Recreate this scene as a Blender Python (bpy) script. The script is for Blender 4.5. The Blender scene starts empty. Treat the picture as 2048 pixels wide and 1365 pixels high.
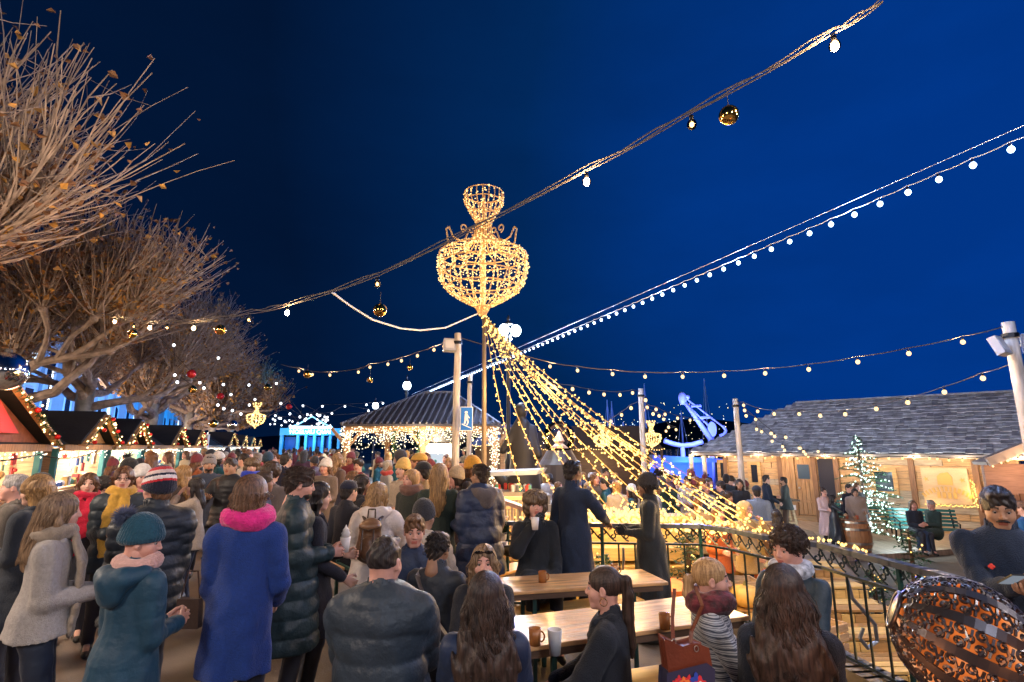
import bpy, math, random
import numpy as np
from mathutils import Vector, Matrix, Euler
R = math.radians
sc = bpy.context.scene
COL = sc.collection
random.seed(7)
rng = np.random.default_rng(7)

# ------------------------------------------------------------------ camera
F, CX, CY, H = 1050.0, 1024.0, 682.5, 1.9
TH = math.atan(210.5 / F); cT, sT = math.cos(TH), math.sin(TH)
cam_d = bpy.data.cameras.new("camera"); cam = bpy.data.objects.new("camera", cam_d); COL.objects.link(cam)
cam_d.sensor_width = 36; cam_d.lens = F / 2048 * 36; cam_d.clip_start = 0.05; cam_d.clip_end = 3000
cam.location = (0, 0, H); cam.rotation_euler = (R(90) + TH, 0, 0)
sc.camera = cam
def ray(px, py):
    u = (px - CX) / F; v = (CY - py) / F
    return Vector((u, cT - v * sT, sT + v * cT))
def at(px, py, Y):
    d = ray(px, py); k = Y / d.y
    return Vector((d.x * k, Y, H + d.z * k))
def atz(px, py, z):
    d = ray(px, py); k = (z - H) / d.z
    return Vector((d.x * k, d.y * k, z))

# ------------------------------------------------------------------ render / world
sc.render.engine = 'CYCLES'
sc.cycles.use_denoising = True
sc.cycles.max_bounces = 5; sc.cycles.diffuse_bounces = 2; sc.cycles.glossy_bounces = 3
sc.cycles.transmission_bounces = 4; sc.cycles.transparent_max_bounces = 6
sc.cycles.sample_clamp_indirect = 2.0; sc.cycles.sample_clamp_direct = 0
sc.cycles.caustics_reflective = False; sc.cycles.caustics_refractive = False
sc.view_settings.view_transform = 'Standard'; sc.view_settings.look = 'None'
sc.view_settings.exposure = 1.25; sc.view_settings.gamma = 1
W = bpy.data.worlds.new("World"); sc.world = W; W.use_nodes = True
def build_world():
    nt = W.node_tree; N = nt.nodes; L = nt.links; N.clear()
    out = N.new('ShaderNodeOutputWorld'); bg = N.new('ShaderNodeBackground')
    tc = N.new('ShaderNodeTexCoord')
    # night sky: deep blue, lifted by the town's blue floodlights towards the lake, thin uneven cloud
    dot = N.new('ShaderNodeVectorMath'); dot.operation = 'DOT_PRODUCT'; dot.inputs[1].default_value = (0.70, 0.62, 0.34)
    L.new(tc.outputs['Generated'], dot.inputs[0])
    ramp = N.new('ShaderNodeValToRGB'); e = ramp.color_ramp.elements
    e[0].position = 0.38; e[0].color = (0.0003, 0.0034, 0.0150, 1)
    e[1].position = 1.0; e[1].color = (0.0002, 0.0180, 0.122, 1)
    m = ramp.color_ramp.elements.new(0.72); m.color = (0.0002, 0.0088, 0.043, 1)
    L.new(dot.outputs['Value'], ramp.inputs[0])
    mp = N.new('ShaderNodeMapping'); mp.inputs['Scale'].default_value = (1.4, 1.4, 3.2)
    L.new(tc.outputs['Generated'], mp.inputs[0])
    nz = N.new('ShaderNodeTexNoise'); nz.inputs['Scale'].default_value = 1.6; nz.inputs['Detail'].default_value = 5; nz.inputs['Roughness'].default_value = 0.55
    L.new(mp.outputs[0], nz.inputs['Vector'])
    mr = N.new('ShaderNodeMapRange'); mr.inputs[1].default_value = 0.34; mr.inputs[2].default_value = 0.72; mr.inputs[3].default_value = 0.86; mr.inputs[4].default_value = 1.12
    L.new(nz.outputs[0], mr.inputs[0])
    mul = N.new('ShaderNodeVectorMath'); mul.operation = 'SCALE'
    L.new(ramp.outputs[0], mul.inputs[0]); L.new(mr.outputs[0], mul.inputs['Scale'])
    L.new(mul.outputs[0], bg.inputs[0]); bg.inputs[1].default_value = 1.0
    L.new(bg.outputs[0], out.inputs[0])
build_world()

# ------------------------------------------------------------------ tagging
def tag(o, label=None, category=None, group=None, kind=None):
    cat = category
    if label: o['label'] = label
    if cat: o['category'] = cat
    if group: o['group'] = group
    if kind: o['kind'] = kind
    return o
def empty(name, loc=(0, 0, 0), rz=0, **k):
    o = bpy.data.objects.new(name, None); COL.objects.link(o); o.location = loc; o.rotation_euler = (0, 0, rz)
    return tag(o, **k)
def copy_tree(o, parent=None):
    c = o.copy(); COL.objects.link(c)
    if parent is not None: c.parent = parent
    for ch in list(o.children): copy_tree(ch, c)
    return c

# ------------------------------------------------------------------ materials
_M = {}
def mat(key, col, rough=0.7, metal=0.0, var=0.0, scale=8.0, bump=0.0, bscale=None, sheen=0.0, stretch=None, spec=0.5, coat=0.0, detail=4):
    """colour varied by noise; bump by finer noise"""
    if key in _M: return _M[key]
    m = bpy.data.materials.new(key); m.use_nodes = True; nt = m.node_tree; N = nt.nodes; L = nt.links
    b = N['Principled BSDF']; b.inputs['Roughness'].default_value = rough; b.inputs['Metallic'].default_value = metal
    b.inputs['Base Color'].default_value = (*col, 1); b.inputs['Specular IOR Level'].default_value = spec
    if sheen: b.inputs['Sheen Weight'].default_value = sheen; b.inputs['Sheen Roughness'].default_value = 0.4
    if coat: b.inputs['Coat Weight'].default_value = coat; b.inputs['Coat Roughness'].default_value = 0.15
    tc = N.new('ShaderNodeTexCoord'); vec = tc.outputs['Object']
    if stretch:
        mp = N.new('ShaderNodeMapping'); mp.inputs['Scale'].default_value = stretch; L.new(vec, mp.inputs[0]); vec = mp.outputs[0]
    if var:
        n = N.new('ShaderNodeTexNoise'); n.inputs['Scale'].default_value = scale; n.inputs['Detail'].default_value = detail; L.new(vec, n.inputs['Vector'])
        r = N.new('ShaderNodeValToRGB'); L.new(n.outputs[0], r.inputs[0])
        r.color_ramp.elements[0].position = 0.3; r.color_ramp.elements[1].position = 0.7
        r.color_ramp.elements[0].color = (*[c * (1 - var) for c in col], 1)
        r.color_ramp.elements[1].color = (*[min(1, c * (1 + var)) for c in col], 1)
        L.new(r.outputs[0], b.inputs['Base Color'])
    if bump:
        n2 = N.new('ShaderNodeTexNoise'); n2.inputs['Scale'].default_value = bscale or scale * 4; n2.inputs['Detail'].default_value = 3; L.new(vec, n2.inputs['Vector'])
        bp = N.new('ShaderNodeBump'); bp.inputs['Strength'].default_value = min(1, bump); bp.inputs['Distance'].default_value = 0.01 * max(1, bump)
        L.new(n2.outputs[0], bp.inputs['Height']); L.new(bp.outputs[0], b.inputs['Normal'])
    _M[key] = m; return m
def emit(key, col, strength, sample=False):
    if key in _M: return _M[key]
    m = bpy.data.materials.new(key); m.use_nodes = True; nt = m.node_tree; nt.nodes.clear()
    o = nt.nodes.new('ShaderNodeOutputMaterial'); e = nt.nodes.new('ShaderNodeEmission')
    e.inputs[0].default_value = (*col, 1); e.inputs[1].default_value = strength; nt.links.new(e.outputs[0], o.inputs[0])
    if not sample: m.cycles.emission_sampling = 'NONE'
    _M[key] = m; return m
def glass(key, col=(1, 1, 1), rough=0.02):
    if key in _M: return _M[key]
    m = bpy.data.materials.new(key); m.use_nodes = True; nt = m.node_tree; N = nt.nodes; L = nt.links; N.clear()
    o = N.new('ShaderNodeOutputMaterial'); g = N.new('ShaderNodeBsdfGlossy'); g.inputs['Roughness'].default_value = rough
    t = N.new('ShaderNodeBsdfTransparent'); t.inputs[0].default_value = (*col, 1); fr = N.new('ShaderNodeFresnel'); fr.inputs[0].default_value = 1.6
    mx = N.new('ShaderNodeMixShader'); L.new(fr.outputs[0], mx.inputs[0]); L.new(t.outputs[0], mx.inputs[1]); L.new(g.outputs[0], mx.inputs[2]); L.new(mx.outputs[0], o.inputs[0])
    _M[key] = m; return m
def lamp(name, loc, power, col, radius=0.08, parent=None):
    l = bpy.data.lights.new(name, 'POINT'); l.energy = power; l.color = col; l.shadow_soft_size = radius
    o = bpy.data.objects.new(name, l); COL.objects.link(o); o.location = loc
    if parent: o.parent = parent
    return o

# ------------------------------------------------------------------ mesh collector
class MB:
    def __init__(s): s.V = []; s.Fc = []; s.n = 0; s.mi = []; s.cur = 0; s.attr = []
    def add(s, V, Fa, mi=None):
        V = np.asarray(V, float).reshape(-1, 3)
        s.V.append(V); s.Fc += [tuple(int(i) + s.n for i in f) for f in Fa]; s.n += len(V)
        s.mi += [s.cur if mi is None else mi] * len(Fa)
    def box(s, c, d, rot=None):
        x, y, z = [k / 2 for k in d]
        V = np.array([(-x, -y, -z), (x, -y, -z), (x, y, -z), (-x, y, -z), (-x, -y, z), (x, -y, z), (x, y, z), (-x, y, z)])
        if rot is not None: V = V @ np.array(rot.to_3x3() if hasattr(rot, 'to_3x3') else rot).T
        s.add(V + np.array(c), [(0, 3, 2, 1), (4, 5, 6, 7), (0, 1, 5, 4), (1, 2, 6, 5), (2, 3, 7, 6), (3, 0, 4, 7)])
    def beam(s, a, b, w, h, up=(0, 0, 1)):
        a = Vector(a); b = Vector(b); d = b - a; L = d.length
        if L < 1e-6: return
        d.normalize(); u = Vector(up); x = d.cross(u)
        if x.length < 1e-4: x = d.cross(Vector((0, 1, 0)))
        x.normalize(); z = x.cross(d)
        M = Matrix((x, d, z)).transposed()
        s.box((a + b) / 2, (w, L, h), M)
    def tube(s, pts, rad, n=6, cap=True):
        pts = [Vector(p) for p in pts]; m = len(pts)
        if not hasattr(rad, '__len__'): rad = [rad] * m
        V = []; up = Vector((0, 0, 1)); px = None
        for i, p in enumerate(pts):
            t = (pts[min(i + 1, m - 1)] - pts[max(i - 1, 0)])
            if t.length < 1e-9: t = Vector((0, 0, 1))
            t.normalize()
            x = t.cross(up) if px is None else px - t * px.dot(t)
            if x.length < 1e-3: x = t.cross(Vector((0, 1, 0)))
            if x.length < 1e-3: x = t.cross(Vector((1, 0, 0)))
            x.normalize(); px = x; y = t.cross(x)
            for k in range(n):
                a = 2 * math.pi * k / n
                V.append(p + x * (math.cos(a) * rad[i]) + y * (math.sin(a) * rad[i]))
        Fa = [(i * n + k, i * n + (k + 1) % n, (i + 1) * n + (k + 1) % n, (i + 1) * n + k) for i in range(m - 1) for k in range(n)]
        if cap and n > 2: Fa += [tuple(range(n - 1, -1, -1)), tuple((m - 1) * n + k for k in range(n))]
        s.add(V, Fa)
    def lathe(s, prof, c=(0, 0, 0), n=16, M=None):
        V = []; m = len(prof)
        for r, z in prof:
            for k in range(n):
                a = 2 * math.pi * k / n; V.append((r * math.cos(a), r * math.sin(a), z))
        V = np.array(V)
        if M is not None: V = V @ np.array(M).T
        Fa = [(i * n + k, i * n + (k + 1) % n, (i + 1) * n + (k + 1) % n, (i + 1) * n + k) for i in range(m - 1) for k in range(n)]
        Fa += [tuple(range(n - 1, -1, -1)), tuple((m - 1) * n + k for k in range(n))]
        s.add(V + np.array(c), Fa)
    def ball(s, c, r, n=10, m=6, sc_=(1, 1, 1)):
        prof = [(max(1e-4, math.sin(math.pi * i / m)) * r, -math.cos(math.pi * i / m) * r) for i in range(m + 1)]
        V = []; 
        for rr, z in prof:
            for k in range(n):
                a = 2 * math.pi * k / n; V.append((rr * math.cos(a) * sc_[0], rr * math.sin(a) * sc_[1], z * sc_[2]))
        Fa = [(i * n + k, i * n + (k + 1) % n, (i + 1) * n + (k + 1) % n, (i + 1) * n + k) for i in range(m) for k in range(n)]
        s.add(np.array(V) + np.array(c), Fa)
    def octa(s, c, r):
        V = np.array([(r, 0, 0), (-r, 0, 0), (0, r, 0), (0, -r, 0), (0, 0, r), (0, 0, -r)]) + np.array(c)
        s.add(V, [(0, 2, 4), (2, 1, 4), (1, 3, 4), (3, 0, 4), (2, 0, 5), (1, 2, 5), (3, 1, 5), (0, 3, 5)])
    def prism(s, poly, a, b, ax='y'):
        """2D poly (u,v) extruded along axis from a to b. ax y: (x,z)->(u,v); z: (x,y); x: (y,z)"""
        n = len(poly)
        def p(u, v, w): return {'y': (u, w, v), 'z': (u, v, w), 'x': (w, u, v)}[ax]
        V = [p(u, v, a) for u, v in poly] + [p(u, v, b) for u, v in poly]
        Fa = [tuple(range(n)), tuple(range(2 * n - 1, n - 1, -1))] + [(i, (i + 1) % n + 0, (i + 1) % n + n, i + n) for i in range(n)]
        s.add(V, Fa)
    def build(s, name, m=None, parent=None, smooth=False, loc=None, fix=True, **k):
        me = bpy.data.meshes.new(name)
        if s.V: me.from_pydata(np.vstack(s.V).tolist(), [], s.Fc)
        ms = m if isinstance(m, (list, tuple)) else [m]
        for q in ms:
            if q: me.materials.append(q)
        if len(ms) > 1: me.polygons.foreach_set('material_index', s.mi)
        if smooth: me.polygons.foreach_set('use_smooth', [True] * len(me.polygons))
        me.update()
        o = bpy.data.objects.new(name, me); COL.objects.link(o)
        if parent: o.parent = parent
        if loc is not None: o.location = loc
        return tag(o, **k)

# ------------------------------------------------------------------ signed-distance mesher (bodies, clothes, hair volumes)
def vnoise(P, f, seed=0):
    """cheap smooth pseudo-noise from summed sines"""
    r = np.random.default_rng(seed); o = np.zeros(P.shape[:-1])
    for i in range(5):
        k = r.normal(size=3); k = k / np.linalg.norm(k) * f * (0.7 + 0.8 * r.random()); ph = r.random() * 6.28
        o += np.sin(P @ k + ph)
    return o / 5
class SDF:
    def __init__(s, h): s.h = h; s.p = []; s.cuts = []; s.post = []
    def cap(s, a, b, ra, rb=None, k=0.02, flat=None, q=None, op='+'):
        s.p.append(('c', np.array(a, float), np.array(b, float), ra, ra if rb is None else rb, k, flat, q, op)); return s
    def ell(s, c, r, Rm=None, k=0.02, op='+'):
        s.p.append(('e', np.array(c, float), np.array(r, float), None if Rm is None else np.array(Rm), k, op)); return s
    def chain(s, pts, rads, **kw):
        for i in range(len(pts) - 1): s.cap(pts[i], pts[i + 1], rads[i], rads[i + 1], **kw)
        return s
    def cut(s, fn): s.cuts.append(fn); return s
    def mesh(s):
        lo = np.full(3, 1e9); hi = -lo
        bbs = []
        for p in s.p:
            if p[0] == 'c':
                r = max(p[3], p[4]) ; m = r + (p[7][2] if p[7] else 0)
                a = np.minimum(p[1], p[2]) - m; b = np.maximum(p[1], p[2]) + m; op = p[8]; k = p[5]
            else:
                m = max(p[2]) if p[3] is not None else p[2]
                a = p[1] - m; b = p[1] + m; op = p[5]; k = p[4]
            bbs.append((a - k - 3 * s.h, b + k + 3 * s.h))
            if op == '+': lo = np.minimum(lo, a); hi = np.maximum(hi, b)
        lo = lo - 3 * s.h; hi = hi + 3 * s.h; h = s.h
        n = np.ceil((hi - lo) / h).astype(int) + 1
        D = np.full(n, 0.5)
        for p, (a, b) in zip(s.p, bbs):
            i0 = np.clip(np.floor((a - lo) / h).astype(int), 0, n); i1 = np.clip(np.ceil((b - lo) / h).astype(int) + 1, 0, n)
            if np.any(i1 <= i0): continue
            X = lo[0] + h * np.arange(i0[0], i1[0]); Y = lo[1] + h * np.arange(i0[1], i1[1]); Z = lo[2] + h * np.arange(i0[2], i1[2])
            P = np.stack(np.meshgrid(X, Y, Z, indexing='ij'), -1)
            if p[0] == 'c':
                _, A, B, ra, rb, k, flat, q, op = p
                ba = B - A; L2 = max(1e-9, ba @ ba); t = np.clip(((P - A) @ ba) / L2, 0, 1)
                w = P - A - t[..., None] * ba; r = ra + (rb - ra) * t
                if flat is not None:
                    nn = np.array(flat[0], float); nn /= np.linalg.norm(nn); wn = w @ nn
                    w = w + nn * (wn * (1 / flat[1] - 1))[..., None]
                if q is not None:
                    s_ = t * math.sqrt(L2) if q[0] == 't' else (P[..., 2] if q[0] == 'z' else P @ np.array(q[0]))
                    r = r + q[2] * (np.abs(np.sin(math.pi * s_ / q[1])) ** 0.42 - 0.6)
                d = np.sqrt((w ** 2).sum(-1)) - r
                if flat is not None and flat[1] < 1: d = d * 0.8
            else:
                _, C, rr, Rm, k, op = p
                w = P - C
                if Rm is not None: w = w @ Rm
                k0 = np.sqrt(((w / rr) ** 2).sum(-1)); k1 = np.sqrt(((w / rr ** 2) ** 2).sum(-1)) + 1e-9
                d = k0 * (k0 - 1) / k1
            sl = tuple(slice(i0[j], i1[j]) for j in range(3)); E = D[sl]
            if op == '+':
                hh = np.clip(0.5 + 0.5 * (E - d) / k, 0, 1); D[sl] = E * (1 - hh) + d * hh - k * hh * (1 - hh)
            else:
                d = -d; hh = np.clip(0.5 - 0.5 * (E - d) / k, 0, 1); D[sl] = E * (1 - hh) + d * hh + k * hh * (1 - hh)
        if s.cuts or s.post:
            X, Y, Z = [lo[j] + h * np.arange(n[j]) for j in range(3)]
            P = np.stack(np.meshgrid(X, Y, Z, indexing='ij'), -1)
            for f in s.post: D = D + f(P)
            for f in s.cuts: D = np.maximum(D, f(P))
        D[0] = D[-1] = 0.5; D[:, 0] = D[:, -1] = 0.5; D[:, :, 0] = D[:, :, -1] = 0.5
        return surface_nets(D, lo, h)
def surface_nets(D, lo, h):
    S = D < 0
    c = np.zeros(np.array(D.shape) - 1, int)
    corners = [(i, j, k) for i in (0, 1) for j in (0, 1) for k in (0, 1)]
    nx, ny, nz = c.shape
    for (i, j, k) in corners: c += S[i:i + nx, j:j + ny, k:k + nz]
    act = (c > 0) & (c < 8); idx = np.argwhere(act)
    if len(idx) == 0: return np.zeros((0, 3)), np.zeros((0, 4), int)
    ids = np.full(c.shape, -1); ids[act] = np.arange(len(idx))
    acc = np.zeros((len(idx), 3)); cnt = np.zeros(len(idx))
    for ca in corners:
        for ax in range(3):
            if ca[ax] == 1: continue
            cb = list(ca); cb[ax] = 1
            da = D[idx[:, 0] + ca[0], idx[:, 1] + ca[1], idx[:, 2] + ca[2]]; db = D[idx[:, 0] + cb[0], idx[:, 1] + cb[1], idx[:, 2] + cb[2]]
            m = (da < 0) != (db < 0); t = np.where(m, da / np.where(m, da - db, 1), 0)
            q = np.tile(np.array(ca, float), (len(idx), 1)); q[:, ax] = t
            acc += q * m[:, None]; cnt += m
    V = lo + h * (idx + acc / cnt[:, None])
    Q = []
    for ax in range(3):
        a1, a2 = (ax + 1) % 3, (ax + 2) % 3
        sl0 = [slice(None)] * 3; sl1 = [slice(None)] * 3; sl0[ax] = slice(0, -1); sl1[ax] = slice(1, None)
        A = S[tuple(sl0)]; B = S[tuple(sl1)]; e = np.argwhere(A != B)
        if len(e) == 0: continue
        e = e[(e[:, a1] > 0) & (e[:, a2] > 0)]
        o1 = np.zeros(3, int); o1[a1] = 1; o2 = np.zeros(3, int); o2[a2] = 1
        g = lambda E: ids[E[:, 0], E[:, 1], E[:, 2]]
        q = np.stack([g(e), g(e - o1), g(e - o1 - o2), g(e - o2)], 1)
        ins = A[e[:, 0], e[:, 1], e[:, 2]]
        q[ins] = q[ins][:, ::-1]
        # winding: outward
        Q.append(q[:, ::-1] if True else q)
    Q = np.vstack(Q); Q = Q[(Q >= 0).all(1)]
    return V, Q
def np_mesh(name, V, Q, mats, smooth=True, mi=None):
    me = bpy.data.meshes.new(name)
    V = np.asarray(V, np.float32); n = len(V); Q = np.asarray(Q); f = len(Q); w = Q.shape[1] if f else 4
    me.vertices.add(n); me.vertices.foreach_set('co', V.ravel())
    me.loops.add(f * w); me.loops.foreach_set('vertex_index', Q.ravel().astype(np.int32))
    me.polygons.add(f); me.polygons.foreach_set('loop_start', np.arange(0, f * w, w, dtype=np.int32))
    me.polygons.foreach_set('loop_total', np.full(f, w, dtype=np.int32))
    for m in (mats if isinstance(mats, (list, tuple)) else [mats]): me.materials.append(m)
    if mi is not None: me.polygons.foreach_set('material_index', np.asarray(mi, np.int32))
    if smooth: me.polygons.foreach_set('use_smooth', np.ones(f, bool))
    me.update(calc_edges=True); me.validate()
    return me
def obj(name, me, parent=None, loc=None, **k):
    o = bpy.data.objects.new(name, me); COL.objects.link(o)
    if parent: o.parent = parent
    if loc is not None: o.location = loc
    return tag(o, **k)
def sobj(name, s, m, parent=None, **k):
    V, Q = s.mesh(); return obj(name, np_mesh(name, V, Q, m), parent, **k)
# ================================================================== SETTING
RZ = math.atan(0.4)
def row(c, Y, z=0): return (c - 0.4 * Y, Y, z)
ZG = -1.1; ZT = -0.95
asph = mat('asphalt', (0.15, 0.115, 0.09), 0.6, var=0.35, scale=1.3, bump=0.5, bscale=60)
def slab(name, poly, top, bottom, m, **k):
    b = MB(); b.prism(poly, bottom, top, 'z'); return b.build(name, m, **k)
rail_px = [(940, 1050), (1180, 1050), (1400, 1053), (1455, 1060), (1530, 1075), (1640, 1090), (1750, 1118), (1875, 1150)]
RAIL = [atz(x, y, 1.0) for x, y in rail_px]
RAIL[0] = Vector((-0.15, 6.6, 1.0))
RAIL.append(Vector((3.12, 3.2, 1.0))); RAIL.append(Vector((3.2, 2.2, 1.0)))
edge = [(p.x + 0.12, p.y + 0.12) for p in RAIL][::-1]
plaza = [(3.3, -30), (3.3, 2.0)] + edge + [(-0.15, 9.5), (0.9, 10.5), (3.0, 13.2), (2.2, 17), (-2.0, 26), (-14, 62), (-60, 160), (-120, 160), (-90, -30)]
slab('raised_deck', [(1.6, 10.6), (6.6, 10.6), (9.0, 16.5), (9, 19), (3.4, 19), (3.2, 13.4)], -.6, ZG - .1, mat('deck_dark', (.2, .14, .1), .6, var=.3, scale=3), kind='structure')
slab('plaza_ground', plaza, 0.0, -2.5, asph, kind='structure')
gm = mat('lower_ground', (0.12, 0.09, 0.07), 0.75, var=0.3, scale=0.9, bump=0.4, bscale=40)
b = MB(); b.add([(-60, -60, ZG), (400, -60, ZG), (400, 45, ZG), (-60, 45, ZG)], [(0, 1, 2, 3)]); b.build('lower_ground', gm, kind='structure')
wm = mat('lake_water', (0.004, 0.012, 0.03), 0.12, bump=0.6, bscale=0.8)
b = MB(); b.add([(-900, 44, -2), (1500, 44, -2), (1500, 1400, -2), (-900, 1400, -2)], [(0, 1, 2, 3)]); b.build('lake_water', wm, kind='structure')
# far shore
b = MB(); V = []; n = 80
for i in range(n + 1):
    x = -900 + i * 2400 / n; hz = 14 + 34 * math.exp(-((x - 420) / 260) ** 2) + 8 * math.sin(i * .5) + 60 * math.exp(-((x - 1100) / 300) ** 2)
    V += [(x, 900, -3), (x, 1010, hz)]
b.add(V, [(2 * i, 2 * i + 2, 2 * i + 3, 2 * i + 1) for i in range(n)])
b.build('far_hills', mat('hill', (0.02, 0.035, 0.03), 0.95), kind='structure')
lit = emit('shore_light', (1, .82, .5), 2.2); lit2 = emit('shore_light_cool', (.7, .85, 1), 2.0)
b = MB()
for i in range(190):
    px = random.uniform(1170, 1460) if i < 150 else random.uniform(700, 1150); yy = random.uniform(838, 886) if px < 1320 else random.uniform(805, 880)
    p = at(px, yy, 880); b.cur = 0 if random.random() < .75 else 1; b.octa(p, random.uniform(.35, .8))
b.build('shore_lights', [lit, lit2], kind='stuff', label='scattered tiny lights of the town on the far shore of the lake', category='lights')

# ---------------------------------------------------------------- wood etc.
def wood(key, col, stretch=(1, 1, 12), var=.35, rough=.6, coat=0, scale=3): return mat(key, col, rough, var=var, scale=scale, bump=.35, bscale=30, stretch=stretch, coat=coat, detail=6)
w_warm = wood('wood_warm', (.34, .18, .08)); w_dark = wood('wood_dark', (.09, .05, .03)); w_pale = wood('wood_pale', (.52, .36, .21))
w_white = wood('wood_white', (.50, .44, .38), (6, 6, 1)); m_black = mat('black_metal', (.012, .014, .018), .4, metal=.6)
m_green = mat('dark_green_metal', (.012, .05, .045), .4); m_roof = mat('dark_roof', (.010, .010, .013), .8, var=.4, scale=3, bump=.5, bscale=20)
needle = mat('fir_needles', (.025, .075, .03), .7, var=.5, scale=20)
m_cable = mat('cable', (.05, .04, .035), .6); m_cablew = mat('pale_cable', (.75, .75, .75), .5)
E_warm = emit('bulb_warm', (1, .60, .26), 1.25); E_clear = emit('bulb_clear', (1, .62, .28), 3); E_fairy = emit('fairy_warm', (1, .56, .14), 1.75); E_cool = emit('bulb_cool', (.50, .70, 1), 4)
E_white = emit('bulb_white', (.9, .93, 1), 2.5); E_gold = emit('fairy_gold', (1, .60, .20), 1.5)
m_gold = mat('gold_bauble', (.75, .45, .12), .12, metal=1); m_red = mat('red_bauble', (.6, .02, .02), .2, metal=.3)

# ---------------------------------------------------------------- bulbs, strings
def bulb_mesh(name, r, em):
    b = MB(); clear = em.name == 'bulb_clear'; b.cur = 0; b.ball((0, 0, -r * 1.1), r * (.46 if clear else 1), 10, 7, (1, 1, 1.3 if clear else 1.15)); b.cur = 1
    b.lathe([(r * .45, -r * .2), (r * .5, r * .9), (r * .3, r * 1.0)], n=8)
    if clear: b.cur = 2; b.ball((0, 0, -r * 1.1), r, 14, 10, (1, 1, 1.2))
    me = b.build(name, [em, m_black] + ([glass('bulb_glass', (1, .80, .58))] if clear else []), smooth=True); d = me.data; bpy.data.objects.remove(me); return d
BM = {}
def add_bulb(parent, loc, r, em, name='bulb'):
    key = (round(r, 4), em.name)
    if key not in BM: BM[key] = bulb_mesh('bulb', r, em)
    o = bpy.data.objects.new(name, BM[key]); COL.objects.link(o); o.parent = parent; o.location = loc; return o
def polyline(pts, sag=0.0, n=6):
    out = []
    for i in range(len(pts) - 1):
        a, c = Vector(pts[i]), Vector(pts[i + 1])
        for k in range(n):
            t = k / n; p = a.lerp(c, t); p.z -= sag * 4 * t * (1 - t); out.append(p)
    out.append(Vector(pts[-1])); return out
def string_lights(label, bulbs, anchors=None, r=.03, em=None, drop=.05, power=0, col=(1, .7, .38), every=2, group='strings of bulbs hung over the market', cabr=.008, cab=None, name='string_light', wires=1):
    em = em or E_warm
    pts = [Vector(q) + Vector((0, 0, drop)) for q in bulbs]
    if anchors: pts = ([Vector(anchors[0])] if anchors[0] is not None else []) + pts + ([Vector(anchors[1])] if anchors[1] is not None else [])
    o0 = pts[0]
    e = empty(name, o0, label=label, category='string light', group=group)
    b = MB()
    for w in range(wires):
        off = Vector((0.012 * w, 0.01 * w, .028 * w)); b.tube([p - o0 + off + Vector((0, 0, .012 * math.sin(i * 1.7 + w * 2) * (w > 0))) for i, p in enumerate(polyline(pts, 0.015))], cabr, 5)
    b.build('cable', cab or m_cable, e)
    for i, q in enumerate(bulbs):
        add_bulb(e, Vector(q) - o0, r, em)
        if power and i % every == 0: lamp('bulb_light', Vector(q) - o0 + Vector((0, 0, -r * 1.1)), power, col, .04, e)
    return e
def bauble(loc, r, m, label, h=.25, grp='baubles hanging from the light strings'):
    b = MB(); b.ball((0, 0, 0), r, 24, 14); b.cur = 1; b.lathe([(r * .16, r * .96), (r * .16, r * 1.15), (.002, r * 1.17)], n=8); b.tube([(0, 0, r), (0, 0, r + h)], .0025, 3)
    return b.build('bauble', [m, m_cable], smooth=True, loc=loc, label=label, category='bauble', group=grp)

# string A – big warm bulbs, passes over the camera's head to the upper right
def yA(px): return 1 / (1 / 9.5 + (px - 230) / (1668 - 230) * (1 / 2.5 - 1 / 9.5))
A = [(230, 640), (268, 650), (300, 652), (335, 652), (388, 652), (498, 635), (575, 620), (755, 562), (1173, 355), (1383, 240), (1668, 82)]
bA = [at(x, y, yA(x)) for x, y in A]
string_lights('thick cable with clear warm bulbs rising to the upper right in front of the chandelier', bA, [at(190, 630, 10), at(1765, 5, 2.32)], r=.030, em=E_clear, drop=.045, power=22, every=2, wires=3, cabr=.0048, cab=mat('old_cable', (.09, .075, .07), .8))
for x, y, r, mm, lb in [(1458, 231, 22, 0, 'large gold mirrored bauble high at the upper right under the cable'), (760, 621, 14, 1, 'gold bauble hanging left of the chandelier'), (441, 660, 11, 2, 'small gold bauble hanging in front of the tree crowns'), (265, 668, 9, 3, 'pale gold bauble beside the leftmost bulbs of the thick cable')]:
    Y = yA(x) + .05; bauble(at(x, y, Y), r * Y / 1050, m_gold, lb, h=.12)
# curved loose cable to the chandelier
b = MB(); LC = [(665, 586), (700, 612), (745, 640), (800, 657), (840, 661), (890, 656), (925, 641), (955, 628)]
b.tube(polyline([at(x, y, yA(665) + (x - 665) / 290 * (9.0 - yA(665))) for x, y in LC], 0, 3), .012, 6)
b.build('loose_cable', m_cablew, label='loose pale cable drooping from the thick cable to the chandelier tip', category='cable')
# string B – blue-white, level line parallel to the street
bB = []; Y = 4.6
while Y < 33: bB.append(Vector((7.1 - .4 * Y, Y, 4.93))); Y += .31
eB = string_lights('long straight string of blue white bulbs running level across the sky', bB, [Vector((5.5, 4.0, 5.0)), Vector((-6.4, 33.5, 5.0))], r=.032, cabr=.005, em=E_cool, drop=.05, power=260, col=(.35, .52, 1), every=6, cab=m_cablew)
b = MB(); b.tube([Vector((5.6, 4.0, 5.13)) - eB.location, Vector((-6.4, 33.5, 5.13)) - eB.location], .0035, 5); b.build('support_wire', m_cablew, eB)
def px_string(label, L, Y0, Y1, anchors=(None, None), r=.03, em=None, power=0, **k):
    power *= 3.2
    n = len(L); P = [at(x, y, Y0 + (Y1 - Y0) * (i / (n - 1))) for i, (x, y) in enumerate(L)]
    an = [at(*a) if a else None for a in anchors]
    return string_lights(label, P, an, r=r, em=em, power=power, **k)
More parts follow.
